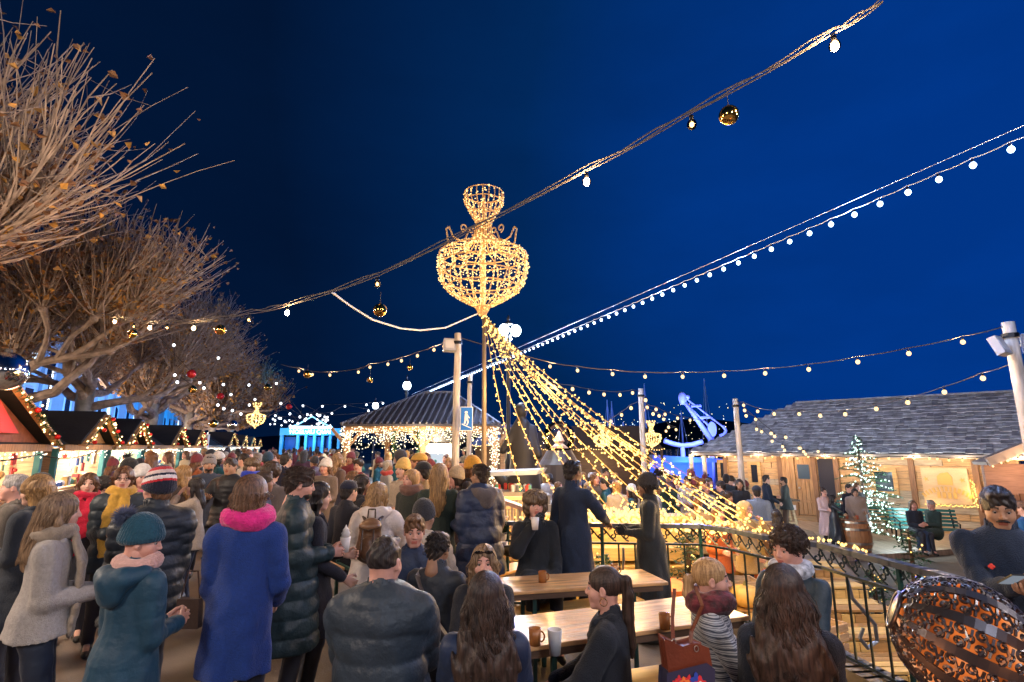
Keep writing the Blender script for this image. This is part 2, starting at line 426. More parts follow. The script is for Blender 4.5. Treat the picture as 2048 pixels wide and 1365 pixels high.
px_string('string of small warm bulbs between the tree and the pole with the blue sign', [(598, 740), (625, 747), (660, 748), (717, 742), (740, 732), (776, 726), (803, 719), (835, 709), (868, 697), (888, 690)], 13, 10.3, ((562, 729, 14), (913, 676, 10)), r=.03, power=10)
for x, y, r, lb in [(615, 749, 8, 'gold bauble low at the left end of the string by the tree'), (740, 760, 6, 'small gold bauble above the pavilion roof'), (820, 735, 6, 'small gold bauble left of the pole with floodlights')]:
    bauble(at(x, y, 12), r * 12 / 1050, m_gold, lb, h=.15)
px_string('string of warm bulbs sweeping from the sign pole across to the right pole top', [(1100, 730), (1155, 738), (1225, 745), (1290, 750), (1365, 750), (1448, 748), (1530, 743), (1617, 735), (1715, 720), (1817, 703), (1925, 680)], 10, 7.2, ((920, 676, 10), (2012, 652, 7)), r=.03, power=12)
px_string('short string of warm bulbs reaching the middle pole from the chandelier side', [(1108, 770), (1145, 775), (1178, 782), (1208, 786), (1240, 787), (1265, 783)], 12, 14, ((1040, 755, 11), (1281, 782, 14.2)), r=.04, power=10)
px_string('string of warm bulbs dropping left from the middle pole', [(1262, 813), (1243, 827), (1222, 840)], 14.4, 17, ((1281, 800, 14.2), (1200, 850, 18)), r=.045)
px_string('string of warm bulbs from the middle pole towards the blue crane', [(1291, 797), (1294, 812), (1312, 816), (1330, 826), (1355, 834), (1380, 838)], 14.2, 19, ((1283, 786, 14.2), (1412, 842, 21)), r=.045, power=8)
px_string('string of warm bulbs hanging down right of the middle pole', [(1286, 817), (1306, 825), (1318, 829), (1327, 836), (1337, 852), (1352, 857), (1332, 860)], 14.3, 20, ((1283, 800, 14.2), None), r=.045)
px_string('string of warm bulbs from the right pole to the pole by the cabin', [(1965, 752), (1888, 780), (1815, 801), (1752, 814), (1690, 825), (1640, 828), (1598, 825), (1548, 825), (1515, 820), (1487, 808)], 8, 13.6, ((2022, 728, 7), (1471, 803, 13.9)), r=.035, power=12)
for k_, (pts, lb) in enumerate([([(1489, 818), (1492, 829), (1511, 836), (1513, 856), (1523, 861), (1544, 880), (1565, 891), (1569, 898), (1598, 894)], 'lower strand of warm bulbs from the cabin pole down to the cabin eave'), ([(1542, 864), (1549, 870), (1571, 872), (1600, 894), (1607, 901), (1611, 906), (1636, 901), (1649, 908)], 'upper strand of warm bulbs from the cabin pole down to the cabin eave')]):
    px_string(lb, pts, 14.3, 18.5, ((1471, 800, 13.9), None), r=.04, power=6, every=3)
# small lights strung far off over the street, left
far_px = [(300, 655), (348, 688), (355, 762), (437, 714), (350, 748), (400, 763), (408, 774), (447, 767), (462, 787), (498, 768), (510, 797), (553, 765), (562, 805), (606, 810), (645, 811), (690, 811), (580, 826), (622, 829), (640, 829), (436, 808), (448, 815), (465, 819), (482, 826), (499, 808), (664, 825), (655, 833), (610, 838), (600, 832), (596, 845), (733, 808), (737, 820), (738, 826), (766, 805)]
for j in range(8):
    pts = sorted([(500 + j * 12 + random.uniform(0, 150 - j * 4), 832 + j * 5 + random.uniform(-5, 5)) for _ in range(8)])
    px_string('faint tiny lights over the far end of the street, %s' % ['highest row', 'second row from the top', 'third row from the top', 'fourth row from the top', 'fifth row from the top', 'sixth row from the top', 'seventh row from the top', 'lowest row'][j], pts, 34 + j * 4, 30 + j * 4, r=.06, em=E_white, power=34, every=4, col=(1, .85, .7), group='tiny far strings over the street')
for j in range(3):
    pts = sorted(far_px[j::3]); px_string('string of small white bulbs in front of the tree crowns, %s' % ['crossing all three crowns', 'looping under the crowns', 'nearest the far chandelier'][j], pts, 18, 26, r=.045, em=E_white, power=75, every=3, col=(1, .78, .55), group='strings among the trees', drop=.03)
for x, y, Y, c, lb in [(383, 748, 16, 1, 'red bauble hanging among the branches above the far chandelier'), (441, 793, 20, 1, 'small red bauble low among the branches'), (578, 814, 24, 1, 'tiny red bauble at the edge of the farthest crown'), (535, 775, 20, 0, 'gold ornament at the edge of the tree crown'), (385, 779, 17, 0, 'small gold ornament among the lower branches'), (427, 848, 17, 0, 'gold bauble just above the chalet roofs'), (465, 850, 16, 2, 'silver mirrored bauble just above the chalet roofs')]:
    bauble(at(x, y, Y), (.13 if c < 2 else .14), [m_gold, m_red, mat('silver', (.7, .75, .8), .1, metal=1)][c], lb, h=.3)
bauble(at(10, 742, 6.5), .24, mat('silver', (.7, .75, .8), .1, metal=1), 'big silver mirrored ball at the left edge above the red chalet', h=.4)

# ---------------------------------------------------------------- chandeliers
def chandelier(loc, s, label, grp, nb, lite, br):
    """loc = bottom tip; s = scale (1 = 2.5 m tall)"""
    prof = [(.05, 0), (.14, .17), (.42, .32), (.70, .52), (.81, .73), (.84, .95), (.84, 1.18), (.66, 1.27), (.32, 1.33), (.18, 1.53), (.145, 1.84), (.25, 2.04), (.38, 2.27), (.38, 2.46)]
    prof = [(r * s, z * s) for r, z in prof]
    e = empty('chandelier', loc, label=label, category='light chandelier', group=grp)
    fr = MB(); nr = 20 if not lite else 8
    for r, z in prof[1:]:
        if not lite: fr.tube([(r * math.cos(t), r * math.sin(t), z) for t in np.linspace(0, 2 * math.pi, 25)], .013 * s, 4, cap=False)
    for k in range(nr):
        a = 2 * math.pi * k / nr; fr.tube([(r * math.cos(a), r * math.sin(a), z) for r, z in prof], .012 * s, 4)
    fr.tube([(0, 0, 0), (0, 0, 2.42 * s)], .03 * s, 6)
    if not lite:
        for k in range(4):
            a = math.pi / 4 + math.pi / 2 * k; ca, sa = math.cos(a), math.sin(a)
            arm = [(.84, 1.18), (.90, 1.46), (.84, 1.52), (.74, 1.36), (.58, 1.32), (.45, 1.40), (.38, 1.56)]
            fr.tube(polyline([(r * s * ca, r * s * sa, z * s) for r, z in arm], 0, 4), .016 * s, 6)
            for cr, cz, sg in ((.48, 1.60, 1), (.30, 1.60, -1)):
                fr.tube([((cr + sg * .075 * (1 - t / 9) * math.cos(t)) * s * ca, (cr + sg * .075 * (1 - t / 9) * math.cos(t)) * s * sa, (cz + .075 * (1 - t / 9) * math.sin(t)) * s) for t in np.linspace(-1.5, 5.5, 18)], .014 * s, 6)
    fr.build('frame', mat('gilt_wire', (.62, .38, .16), .6, metal=.1), e)
    pts = []; seg = []
    for i in range(len(prof) - 1):
        (r0, z0), (r1, z1) = prof[i], prof[i + 1]; seg.append(math.hypot(r1 - r0, z1 - z0) * (r0 + r1 + .12 * s))
    tot = sum(seg)
    for i, sg in enumerate(seg):
        for _ in range(int(nb * sg / tot) + 1):
            t = random.random(); r = prof[i][0] * (1 - t) + prof[i + 1][0] * t; z = prof[i][1] * (1 - t) + prof[i + 1][1] * t
            a = random.random() * 6.283; a = round(a / (2 * math.pi / nr)) * 2 * math.pi / nr if random.random() < .6 else a
            r *= random.uniform(.96, 1.05); pts.append((r * math.cos(a), r * math.sin(a), z))
    for k in range(int(nb * .12)): pts.append((random.uniform(-.06, .06) * s, random.uniform(-.06, .06) * s, random.uniform(0, 2.3) * s))
    random.shuffle(pts)
    if not lite:
        mb = MB(); mb.octa((0, 0, 0), br * 1.15); t = mb.build('b', E_gold); me = t.data; bpy.data.objects.remove(t)
        for p in pts[:100]: obj('bulb', me, e, p)
        pts = pts[100:]
    st = MB()
    for p in pts: st.octa(p, br * random.uniform(.7, 1.1))
    st.build('small_bulbs', E_gold, e, kind='stuff')
    return e
tip = at(965, 632, 9.0); top = at(960, 392, 9.0); cs = (top.z - tip.z) / 2.42
ch = chandelier(tip, cs, 'big chandelier frame wound with golden lights on top of a thin pole', None, 2500, False, .0135)
for z, p in ((.5, 16), (1.0, 18), (2.2, 8)): lamp('glow', (0, -.0, z), p, (1, .62, .28), .5, ch)
for x, y, y2, Y, lb in [(510, 856, 806, 26, 'small golden chandelier light over the row of chalets'), (1205, 897, 850, 17, 'small golden chandelier light behind the strands of fairy lights'), (1304, 897, 843, 16, 'small golden chandelier light right of the middle pole')]:
    t = at(x, y, Y); s_ = (at(x, y2, Y).z - t.z) / 2.42; c = chandelier(t, s_, lb, 'small far chandeliers', 330, True, .022 * Y / 17); lamp('glow', (0, 0, .5), 25, (1, .65, .3), .3, c)
# pole carrying the chandelier
pb = at(975, 940, 9.2); b = MB(); b.tube([(tip.x + .06, 9.15, -.0), (tip.x + .03, 9.02, tip.z)], [.05, .035], 10)
b.build('chandelier_pole', mat('brown_pole', (.14, .10, .07), .6), label='thin brown pole carrying the big golden chandelier', category='pole')
# fairy-light strands fanning from the pole head
hub = Vector((tip.x + .03, 9.0, tip.z))
ends = [(1042, 978, 8.6), (1108, 985, 8.3), (1185, 1003, 7.6), (1232, 1035, 7.0), (1300, 1048, 6.45), (1345, 1049, 6.4), (1390, 1050, 6.35), (1430, 1055, 6.2), (1470, 1060, 6.0), (1500, 1066, 5.85), (1530, 1071, 5.7), (1565, 1078, 5.5), (1600, 1086, 5.35), (1785, 1120, 4.5)]
order = ['leftmost strand', 'second strand from the left', 'third strand from the left', 'fourth strand from the left', 'fifth strand from the left', 'sixth strand from the left', 'seventh strand from the left', 'eighth strand from the left', 'seventh strand from the right', 'fifth strand from the right', 'fourth strand from the right', 'third strand from the right', 'second strand from the right', 'rightmost strand']
order[8] = 'sixth strand from the right'
mbf = MB(); mbf.octa((0, 0, 0), .019); mbf.octa((.03, .01, .025), .014); t = mbf.build('b', E_fairy); FB = t.data; bpy.data.objects.remove(t)
for k, (x, y, Y) in enumerate(ends[:13]):
    e_ = at(x, y, Y); Ln = (e_ - hub).length; n = int(Ln / .13)
    o = empty('fairy_light_strand', hub, label='strand of golden fairy lights down from the chandelier pole, ' + order[k], category='string light', group='strands fanning down from the chandelier pole')
    P = []
    sag = .28 + .03 * (k % 3)
    for i in range(n + 1):
        t = i / n; p = hub.lerp(e_, t) - hub; p.z -= sag * 4 * t * (1 - t) * (1 - .3 * t); P.append(p)
    b = MB(); b.tube(P, .006, 4); b.build('cable', mat('gold_cable', (.35, .22, .08), .6), o)
    for i, p in enumerate(P):
        q = obj('bulb', FB, o, p + Vector((random.uniform(-.02, .02), random.uniform(-.02, .02), random.uniform(-.03, .0)))); q.rotation_euler = (random.random() * 6, random.random() * 6, 0)
    for t in (.35, .62, .88): lamp('glow', P[int(n * t)] + Vector((0, 0, -.06)), 7, (1, .6, .22), .1, o)

# ---------------------------------------------------------------- poles
def pole(px, ytop, Y, w, zb, label, floods=(), m=None, base=0.0):
    t = at(px, ytop, Y); e = empty('light_pole', (t.x, Y, zb), label=label, category='pole', group='poles holding up the light strings')
    b = MB(); n = int((t.z - zb) / .5) + 2
    b.tube([(random.uniform(-.006, .006), 0, (t.z - zb) * i / n) for i in range(n + 1)], [w / 2 * (1.1 - .2 * i / n) for i in range(n + 1)], 10)
    b.build('shaft', m or w_white, e, smooth=True)
    b = MB(); b.lathe([(w * .62, t.z - zb - .22), (w * .62, t.z - zb - .16)], n=10); b.build('strap', m_black, e)
    for (dx, dz, rz) in floods:
        fl = empty('floodlight', (dx, -.05, t.z - zb + dz)); fl.parent = e; fl.rotation_euler = (R(-20), 0, rz)
        b = MB(); b.prism([(-.12, -.13), (.12, -.13), (.10, .13), (-.10, .13)], -.05, .05, 'y'); b.beam((0, .05, 0), (-dx * .8, .09, .02), .03, .03); b.build('housing', mat('grey_plastic', (.32, .33, .37), .5), fl)
        b = MB(); b.box((0, -.053, 0), (.16, .006, .18)); b.build('lens', mat('lens', (.45, .46, .5), .2), fl)
    return e
pole(916, 667, 10.0, .14, 0, 'pale wooden pole with a floodlight, carrying the blue sign', [(-.16, -.25, .3)])
pole(940, 750, 13, .12, 0, 'slim pale pole just behind the blue sign')
pole(1281, 778, 14.2, .15, ZG, 'pale wooden pole in the middle distance beside the right small chandelier')
pole(1470, 798, 13.9, .15, ZG, 'pale square topped pole in front of the cabin')
pole(2015, 645, 7.0, .16, ZG, 'pale wooden pole with two floodlights at the right edge', [(-.22, -.34, .5), (.24, -.3, -.5)])
e = MB(); e.box((0, 0, .8), (.16, .12, 1.6)); e.build('wooden_post', wood('post_pinkish', (.45, .25, .2)), loc=(at(929, 880, 9.6).x, 9.6, 0), label='short reddish wooden post beside the sign pole', category='post')
# blue sign with a white figure on a slope
sgp = at(933, 838, 9.8); s_ = empty('blue_sign', sgp, label='blue sign with a white figure walking down a slope, on the pole', category='sign')
b = MB(); b.box((0, 0, 0), (.235, .012, .44)); b.build('border', mat('sign_white', (.8, .82, .85), .4), s_)
b = MB(); b.box((0, -.008, 0), (.21, .008, .415)); b.build('panel', mat('sign_blue', (.005, .14, .62), .35), s_)
b = MB(); yy = -.0145
b.prism([(.03 * math.cos(a) - .005, .03 * math.sin(a) * .9 + .115) for a in np.linspace(0, 5.9, 12)], yy - .003, yy, 'y')
b.prism([(-.03, .085), (.025, .08), (.03, .0), (-.035, -.01)], yy - .003, yy, 'y')
b.prism([(.02, .075), (.065, .015), (.05, .005), (.01, .05)], yy - .0035, yy - .0005, 'y')
b.prism([(-.03, -.005), (.005, -.005), (-.02, -.095), (-.05, -.095)], yy - .0035, yy - .0005, 'y'); b.prism([(0, -.003), (.03, -.003), (.045, -.06), (.02, -.12), (.0, -.115), (.02, -.06)], yy - .004, yy - .001, 'y')
b.prism([(-.085, -.085), (.09, -.165), (.09, -.18), (-.085, -.105)], yy - .003, yy, 'y'); b.build('pictogram', mat('sign_white', (.8, .82, .85), .4), s_)

# ---------------------------------------------------------------- street lamps with globes
def globe_lamp(px, py, Y, r, label, zb=0, globes=1, plinth=False, power=60):
    c = at(px, py, Y); e = empty('post_lamp', (c.x, Y, zb), label=label, category='street lamp', group='old globe street lamps'); hz = c.z - zb
    b = MB(); b.lathe([(.16, 0), (.16, .3), (.09, .5), (.07, 1.4), (.1, 1.5), (.055, 1.6), (.05, hz - r * 2.2), (.1, hz - r * 1.8), (.05, hz - r * 1.4), (.1, hz - r)], n=12)
    b.lathe([(.12, hz + r * .95), (.14, hz + r * 1.1), (.07, hz + r * 1.5), (.02, hz + r * 1.7), (.05, hz + r * 1.9), (.04, hz + r * 2.4), (.004, hz + r * 2.9)], n=12); b.build('post', mat('lamp_iron', (.03, .03, .035), .5, metal=.5), e, smooth=True)
    gm_ = emit('lamp_globe', (.82, .92, 1), 5.0, sample=False)
    for g in range(globes):
        dx = 0 if globes == 1 else (-.12, .2)[g]; b = MB(); b.ball((dx, (.0, .12)[g], hz), r, 16, 10, (1, 1, 1.15)); b.build('globe', gm_, e, smooth=True)
        lamp('lamp_light', (dx, 0, hz - r * 1.4), power, (.75, .88, 1), r, e)
    return e
globe_lamp(1017, 660, 14, .145, 'tall ornate lamp post with two white globes behind the chandelier pole', globes=2, power=230)
globe_lamp(814, 772, 26, .2, 'white globe street lamp above the pavilion roof ridge', power=350)
globe_lamp(751, 812, 34, .2, 'farther white globe street lamp left of the pavilion roof', power=450)
# plinth/statue base
pc = at(1048, 940, 12.6); stone = mat('pale_stone', (.30, .27, .24), .8, var=.25, scale=2, bump=.4, bscale=25)
e = empty('stone_plinth', (pc.x, 12.9, ZG), label='carved stone plinth with a dark bronze statue below the ornate lamp', category='plinth')
b = MB(); b.box((0, 0, .35), (2.4, 1.6, .7)); b.box((0, 0, .95), (2.0, 1.3, .5)); b.box((0, 0, 1.45), (1.5, 1.0, .5)); b.box((0, 0, 1.8), (1.2, .8, .2)); b.build('base', stone, e)
s = SDF(.04); s.cap((0, 0, 1.9), (0, 0, 2.9), .42, .30, k=.15).cap((0, 0, 2.9), (-.05, 0, 3.5), .28, .2, k=.15).ell((-.05, -.02, 3.85), (.15, .17, .19), k=.08).cap((-.2, 0, 3.4), (-.5, -.1, 2.9), .12, .08, k=.08).cap((.2, 0, 3.4), (.35, -.2, 2.8), .12, .08, k=.08).cap((-.3, 0, 2.0), (-.6, 0, 2.3), .16, .1, k=.1)
s.post.append(lambda P: vnoise(P, 9, 3) * .03); sobj('statue', s, mat('bronze', (.035, .03, .028), .55, metal=.3), e)
# snow globe
gc = at(1118, 876, 15.5); e = empty('snow_globe', (gc.x, 15.5, ZG), label='large clear snow globe on a dark base behind the fairy lights', category='snow globe'); hz = gc.z - ZG
b = MB(); b.ball((0, 0, hz), .48, 28, 18); b.build('dome', glass('dome_glass'), e, smooth=True)
b = MB(); b.lathe([(.62, 0), (.62, hz - .75), (.5, hz - .6), (.36, hz - .36), (.3, hz - .36)], n=24); b.build('base', mat('globe_base', (.05, .035, .03), .5), e, smooth=False)
b = MB(); b.lathe([(.28, hz - .3), (.1, hz - .15), (.16, hz - .1), (.02, hz + .2)], n=12); b.build('scenery', mat('snow_scene', (.7, .45, .3), .6), e)
lamp('glow', (0, 0, hz + .25), 12, (1, .5, .25), .05, e)
# ================================================================== TREES (pollarded planes)
bark = mat('plane_bark', (.30, .27, .22), .85, var=.5, scale=3, bump=.6, bscale=18)
twig = mat('twig_bark', (.30, .22, .165), .8, var=.45, scale=6, bump=.5, bscale=25)
leafm = [mat('leaf_yellow', (.48, .24, .05), .6, var=.5, scale=9), mat('leaf_brown', (.20, .09, .035), .7, var=.5, scale=9)]
def pollard(seed, Hh, nsh, near):
    rd = random.Random(seed); tr = MB(); cr = MB(); lf = MB()
    zt = 3.2; tr.tube([(0, 0, -.1), (.03, .02, 1.0), (-.02, .03, 2.2), (0, 0, zt)], [.30, .22, .2, .22], 10)
    knobs = []
    nl = 6
    for i in range(nl):
        a = 2 * math.pi * (i + rd.uniform(-.25, .25)) / nl; L = rd.uniform(2.2, 3.6)
        p = Vector((0, 0, zt - rd.uniform(0, .7))); d = Vector((math.cos(a), math.sin(a), rd.uniform(.25, .75))).normalized(); pts = [p.copy()]; rr = [.13]
        for s in range(7):
            d = (d + Vector((rd.uniform(-.5, .5), rd.uniform(-.5, .5), rd.uniform(-.35, .42)))).normalized(); p = p + d * L / 7; pts.append(p.copy()); rr.append(.115 - .010 * s + rd.uniform(0, .015))
            if s in (2, 4, 5) or (s == 3 and rd.random() < .6):
                q = p.copy(); d2 = (d + Vector((rd.uniform(-1, 1), rd.uniform(-1, 1), rd.uniform(-.1, .9)))).normalized(); ps = [q.copy()]; r2 = [.07]
                for s2 in range(4):
                    d2 = (d2 + Vector((rd.uniform(-.35, .35), rd.uniform(-.35, .35), rd.uniform(-.1, .35)))).normalized(); q = q + d2 * rd.uniform(.22, .45); ps.append(q.copy()); r2.append(.06 - .008 * s2)
                r2[-1] = .07; cr.tube(ps, r2, 6); cr.ball(q, .09, 7, 5); knobs.append((q.copy(), d2.copy()))
        rr[-1] = .09; cr.tube(pts, rr, 8); cr.ball(p, .12, 8, 6); knobs.append((p.copy(), d.copy()))
    for q, d in [(Vector((0, 0, zt + .2)), Vector((0, 0, 1)))]: cr.ball(q, .24, 8, 6); knobs.append((q, d))
    nk = max(1, nsh // len(knobs))
    for q, d in knobs:
        for j in range(nk):
            dd = (d * .25 + Vector((q.x, q.y, 0)).normalized() * .22 + Vector((rd.gauss(0, .42), rd.gauss(0, .42), rd.uniform(.25, 1.5)))).normalized()
            L = rd.uniform(.7, Hh) * (1 if dd.z > .3 else .6); p = q + dd * .1; ps = [p.copy()]; ns = 5
            for s in range(ns):
                dd = (dd + Vector((rd.uniform(-.2, .2), rd.uniform(-.2, .2), rd.uniform(-.06, .2)))).normalized(); p = p + dd * L / ns; ps.append(p.copy())
                if rd.random() < (.42 if near < 1.2 else .62):
                    lf.cur = rd.choice((0, 1, 1)); c = p + Vector((rd.uniform(-.08, .08), rd.uniform(-.08, .08), -rd.uniform(.02, .1))); a1 = Vector((rd.gauss(0, 1), rd.gauss(0, 1), rd.gauss(0, .6))).normalized(); a2 = a1.cross(Vector((rd.gauss(0, 1), rd.gauss(0, 1), rd.gauss(0, 1)))).normalized(); z = rd.uniform(.03, .062) * near
                    nrm = a1.cross(a2) * z * .5; lf.add([c - a1 * z, c - a2 * z * .8 + nrm, c + a1 * z * 1.1, c + a2 * z * .8 + nrm], [(0, 1, 2), (0, 2, 3)])
            w = rd.uniform(.006, .015) * near; cr.tube(ps, [w, w * .95, w * .85, w * .7, w * .55, w * .4], 3, cap=False)
            for _t in range(rd.choice((0, 1, 2))):
                i0 = rd.randint(1, 4); d3 = Vector((rd.gauss(0, 1), rd.gauss(0, 1), rd.uniform(.2, 1))).normalized(); cr.tube([ps[i0], ps[i0] + d3 * .25 * L / 2, ps[i0] + d3 * .5 * L / 2 + Vector((0, 0, .08))], [w * .6, w * .5, w * .3], 3, cap=False)
    e = empty('plane_tree', (0, 0, 0), category='tree', group='pollarded plane trees in a row behind the chalets')
    tr.build('trunk', bark, e, smooth=True); cr.build('crown', twig, e, smooth=False); lf.build('leaves', leafm, e, kind='stuff')
    return e
T1 = pollard(3, 2.5, 2500, 1.05); T2 = pollard(11, 2.6, 2600, 1.3); T3 = pollard(5, 2.4, 1600, 2.0)
cT_ = -7.7
tl = [(T1, 8.0, .3, 'nearest plane tree, its tall bare shoots reaching the upper left corner'), (T2, 13.2, 1.9, 'plane tree with brown leaves, second from the left edge'), (T1, 18.2, 3.6, 'plane tree with the pale trunk rising behind the first black chalet'), (T2, 26.8, 4.5, 'plane tree with the trunk behind the middle of the chalet row'), (T3, 36, 1.0, 'plane tree behind the small golden chandelier'), (T3, 46, 2.6, 'plane tree second from the far end of the row'), (T3, 58, 5.1, 'farthest plane tree at the end of the row by the blue gate')]
used = set()
for src, Y, rz, lb in tl:
    o = src if src.name not in used else copy_tree(src); used.add(src.name)
    o.location = row(cT_ + (-1.3 if Y < 9 else .2), Y - (.8 if Y < 9 else 0)); o.rotation_euler = (0, 0, rz); o['label'] = lb
    s = {8.0: 1.3, 13.2: 1.12, 18.2: 1.2, 26.8: 1.25, 36: 1.3, 46: 1.35, 58: 1.4}[Y]; o.scale = (s, s, s)

for i, (Y, nm_) in enumerate([(11.5, 'behind the first black chalet'), (20.5, 'between the second and third plane trees'), (31, 'behind the long black roof'), (41, 'behind the fifth plane tree'), (52, 'near the farthest plane trees')]):  # lamps added behind the chalets to brighten the dark tree crowns
    c = row(-8.8, Y); e = empty('post_lamp', c, label='small added globe lamp lighting the trees, ' + nm_, category='street lamp', group='added globe lamps under the plane trees')
    b = MB(); b.lathe([(.1, 0), (.05, .4), (.035, 2.9), (.07, 3.0)], n=8); b.build('post', m_black, e, smooth=True); b = MB(); b.ball((0, 0, 3.12), .12, 12, 8); b.build('globe', emit('tree_lamp_globe', (1, .9, .8), 2), e, smooth=True); lamp('lamp_light', (-.25, 0, 3.3), (110, 260, 420, 520, 520)[i], (1, .74, .54), .12, e)

# ================================================================== FACADES on the left, lit blue
fac = [mat('facade_pale', (.42, .42, .42), .8, var=.15, scale=.6), mat('facade_grey', (.33, .34, .36), .8, var=.15, scale=.6), mat('window_dark', (.01, .014, .025), .15)]
winlit = emit('window_lit', (.55, .75, 1), 1.1)
def facade(Y0, L, hgt, nb, arch, label, m):
    e = empty('town_house', row(-19, Y0), RZ, label=label, category='building', group='town houses behind the plane trees')
    b = MB(); b.box((-4, L / 2, hgt / 2), (8, L - .15, hgt)); b.build('wall', m, e)
    b = MB(); b.box((.15, L / 2, hgt + .1), (.7, L, .35)); b.box((.1, L / 2, 3.9), (.3, L - .1, .25)); b.box((.08, L / 2, hgt - .8), (.2, L - .1, .12)); b.build('cornice', m, e)
    b = MB(); b.prism([(-8, hgt + .28), (0.2, hgt + .28), (-1.5, hgt + 2.1), (-6.5, hgt + 2.1)], .1, L - .1, 'y'); b.build('roof', m_roof, e)
    w = L / nb
    for i in range(nb):
        y = (i + .5) * w
        b = MB(); b.box((.12, y - w / 2 + .25, hgt / 2), (.22, .35, hgt - .1)); b.build('pilaster', m, e)
        for fl in range(int((hgt - .6) // 3.2)):
            z0 = .5 + fl * 3.25; hw, hh = w * .24, 2.1 if fl else 2.4
            wd = MB(); pl = [(y - hw, z0), (y + hw, z0)]
            if arch or fl == 0: pl += [(y + hw * math.cos(a), z0 + hh - hw + hw * math.sin(a)) for a in np.linspace(0, math.pi, 9)]
            else: pl += [(y + hw, z0 + hh), (y - hw, z0 + hh)]
            pl2 = [((u - y) * 1.22 + y, (v - z0 - hh / 2) * 1.1 + z0 + hh / 2) for u, v in pl]
            wd.prism(pl2, .0, .07, 'x'); wn = wd.build('window', m, e)
            pn = MB(); pn.prism(pl, .072, .085, 'x'); pn.build('pane', winlit if (i * 7 + fl * 3 + int(Y0)) % 6 == 0 else fac[2], wn)
    return e
facade(14, 13, 13, 5, True, 'arched pale town house lit blue at the left edge behind the red chalet', fac[0])
facade(27.2, 14, 11, 5, False, 'grey town house lit blue behind the second plane tree', fac[1])
facade(41.4, 15, 14, 6, True, 'tall arched town house lit blue behind the pale tree trunk', fac[0])
facade(56.6, 16, 12, 6, False, 'grey town house lit blue beyond the middle chalets', fac[1])
facade(72.8, 18, 13, 6, True, 'farthest pale town house at the end of the chalet row', fac[0])
for Y in (16, 23, 31, 39, 47, 55, 64, 76):
    p = row(-13.6, Y, .25); b = MB(); b.lathe([(.18, 0), (.18, .2), (.13, .3)], n=10); b.box((0, 0, -.12), (.4, .4, .24)); o = b.build('floodlight', m_black, loc=p, label='ground floodlight throwing blue light on the town houses', category='floodlight', group='blue floodlights along the houses')
    sl = lamp('blue_light', (-.3, 0, 1.0), 9000, (.02, .30, 1.0), .15, o); sl.data = bpy.data.lights.new('blue_light', 'SPOT'); sl.data.energy = 2600; sl.data.color = (.02, .30, 1); sl.data.spot_size = R(150); sl.data.spot_blend = .5; sl.rotation_euler = (0, R(125), RZ); sl.data.shadow_soft_size = .15
vs = at(98, 780, 30); b = MB(); b.box((0, 0, 0), (.06, .18, 2.3)); o = b.build('backing', m_black); e = empty('lit_banner', vs, RZ, label='narrow vertical lit banner on the blue facade', category='sign'); o.parent = e
b = MB()
for i in range(17): b.box((.05, random.uniform(-.02, .02), -1.05 + i * .13), (.03, .13, .09 * random.uniform(.5, 1.1)))
b.build('lettering', emit('banner_light', (.75, .88, 1), 4), e)

# ================================================================== CHALETS
m_gable = wood('gable_wood', (.42, .22, .09), (1, 12, 1)); m_goods = [mat('goods%d' % i, c, .6) for i, c in enumerate([(.6, .05, .04), (.6, .5, .4), (.1, .3, .25), (.5, .3, .1), (.7, .7, .75), (.05, .1, .3)])]
E_shop = emit('shop_lamp', (1, .9, .75), 9)
def garland(parent, pts, lights=26, red=True, thick=.09, em=None, nm='garland'):
    b = MB(); pts = polyline(pts, 0, 8); n = len(pts)
    for i in range(n * 26):
        t = random.random() * (n - 1); k = int(t); p = pts[k].lerp(pts[min(k + 1, n - 1)], t - k); d = Vector((random.gauss(0, 1), random.gauss(0, 1), random.gauss(0, 1))).normalized(); q = p + d * thick * random.uniform(.6, 1.2); s_ = d.cross(Vector((.3, .5, .7))).normalized() * .012
        b.add([p - s_, p + s_, q], [(0, 1, 2)])
    g = b.build(nm, needle, parent)
    mb = MB(); 
    for i in range(lights):
        t = (i + .5) / lights * (n - 1); k = int(t); p = pts[k].lerp(pts[min(k + 1, n - 1)], t - k) + Vector((random.uniform(-1, 1), random.uniform(-1, 1), random.uniform(-1, 1))) * thick * .8; mb.octa(p, .022 * random.uniform(.8, 1.2))
    mb.build('small_lights', em or emit('garland_light', (1, .66, .26), 3.2), g, kind='stuff')
    if red:
        for i in range(5):
            t = (i + .5) / 5 * (n - 1); k = int(t); p = pts[k].lerp(pts[min(k + 1, n - 1)], t - k); mb = MB(); mb.ball(p + Vector((.08, 0, -.05)), .05, 10, 7); mb.build('red_ball', m_red, g, smooth=True)
    return g
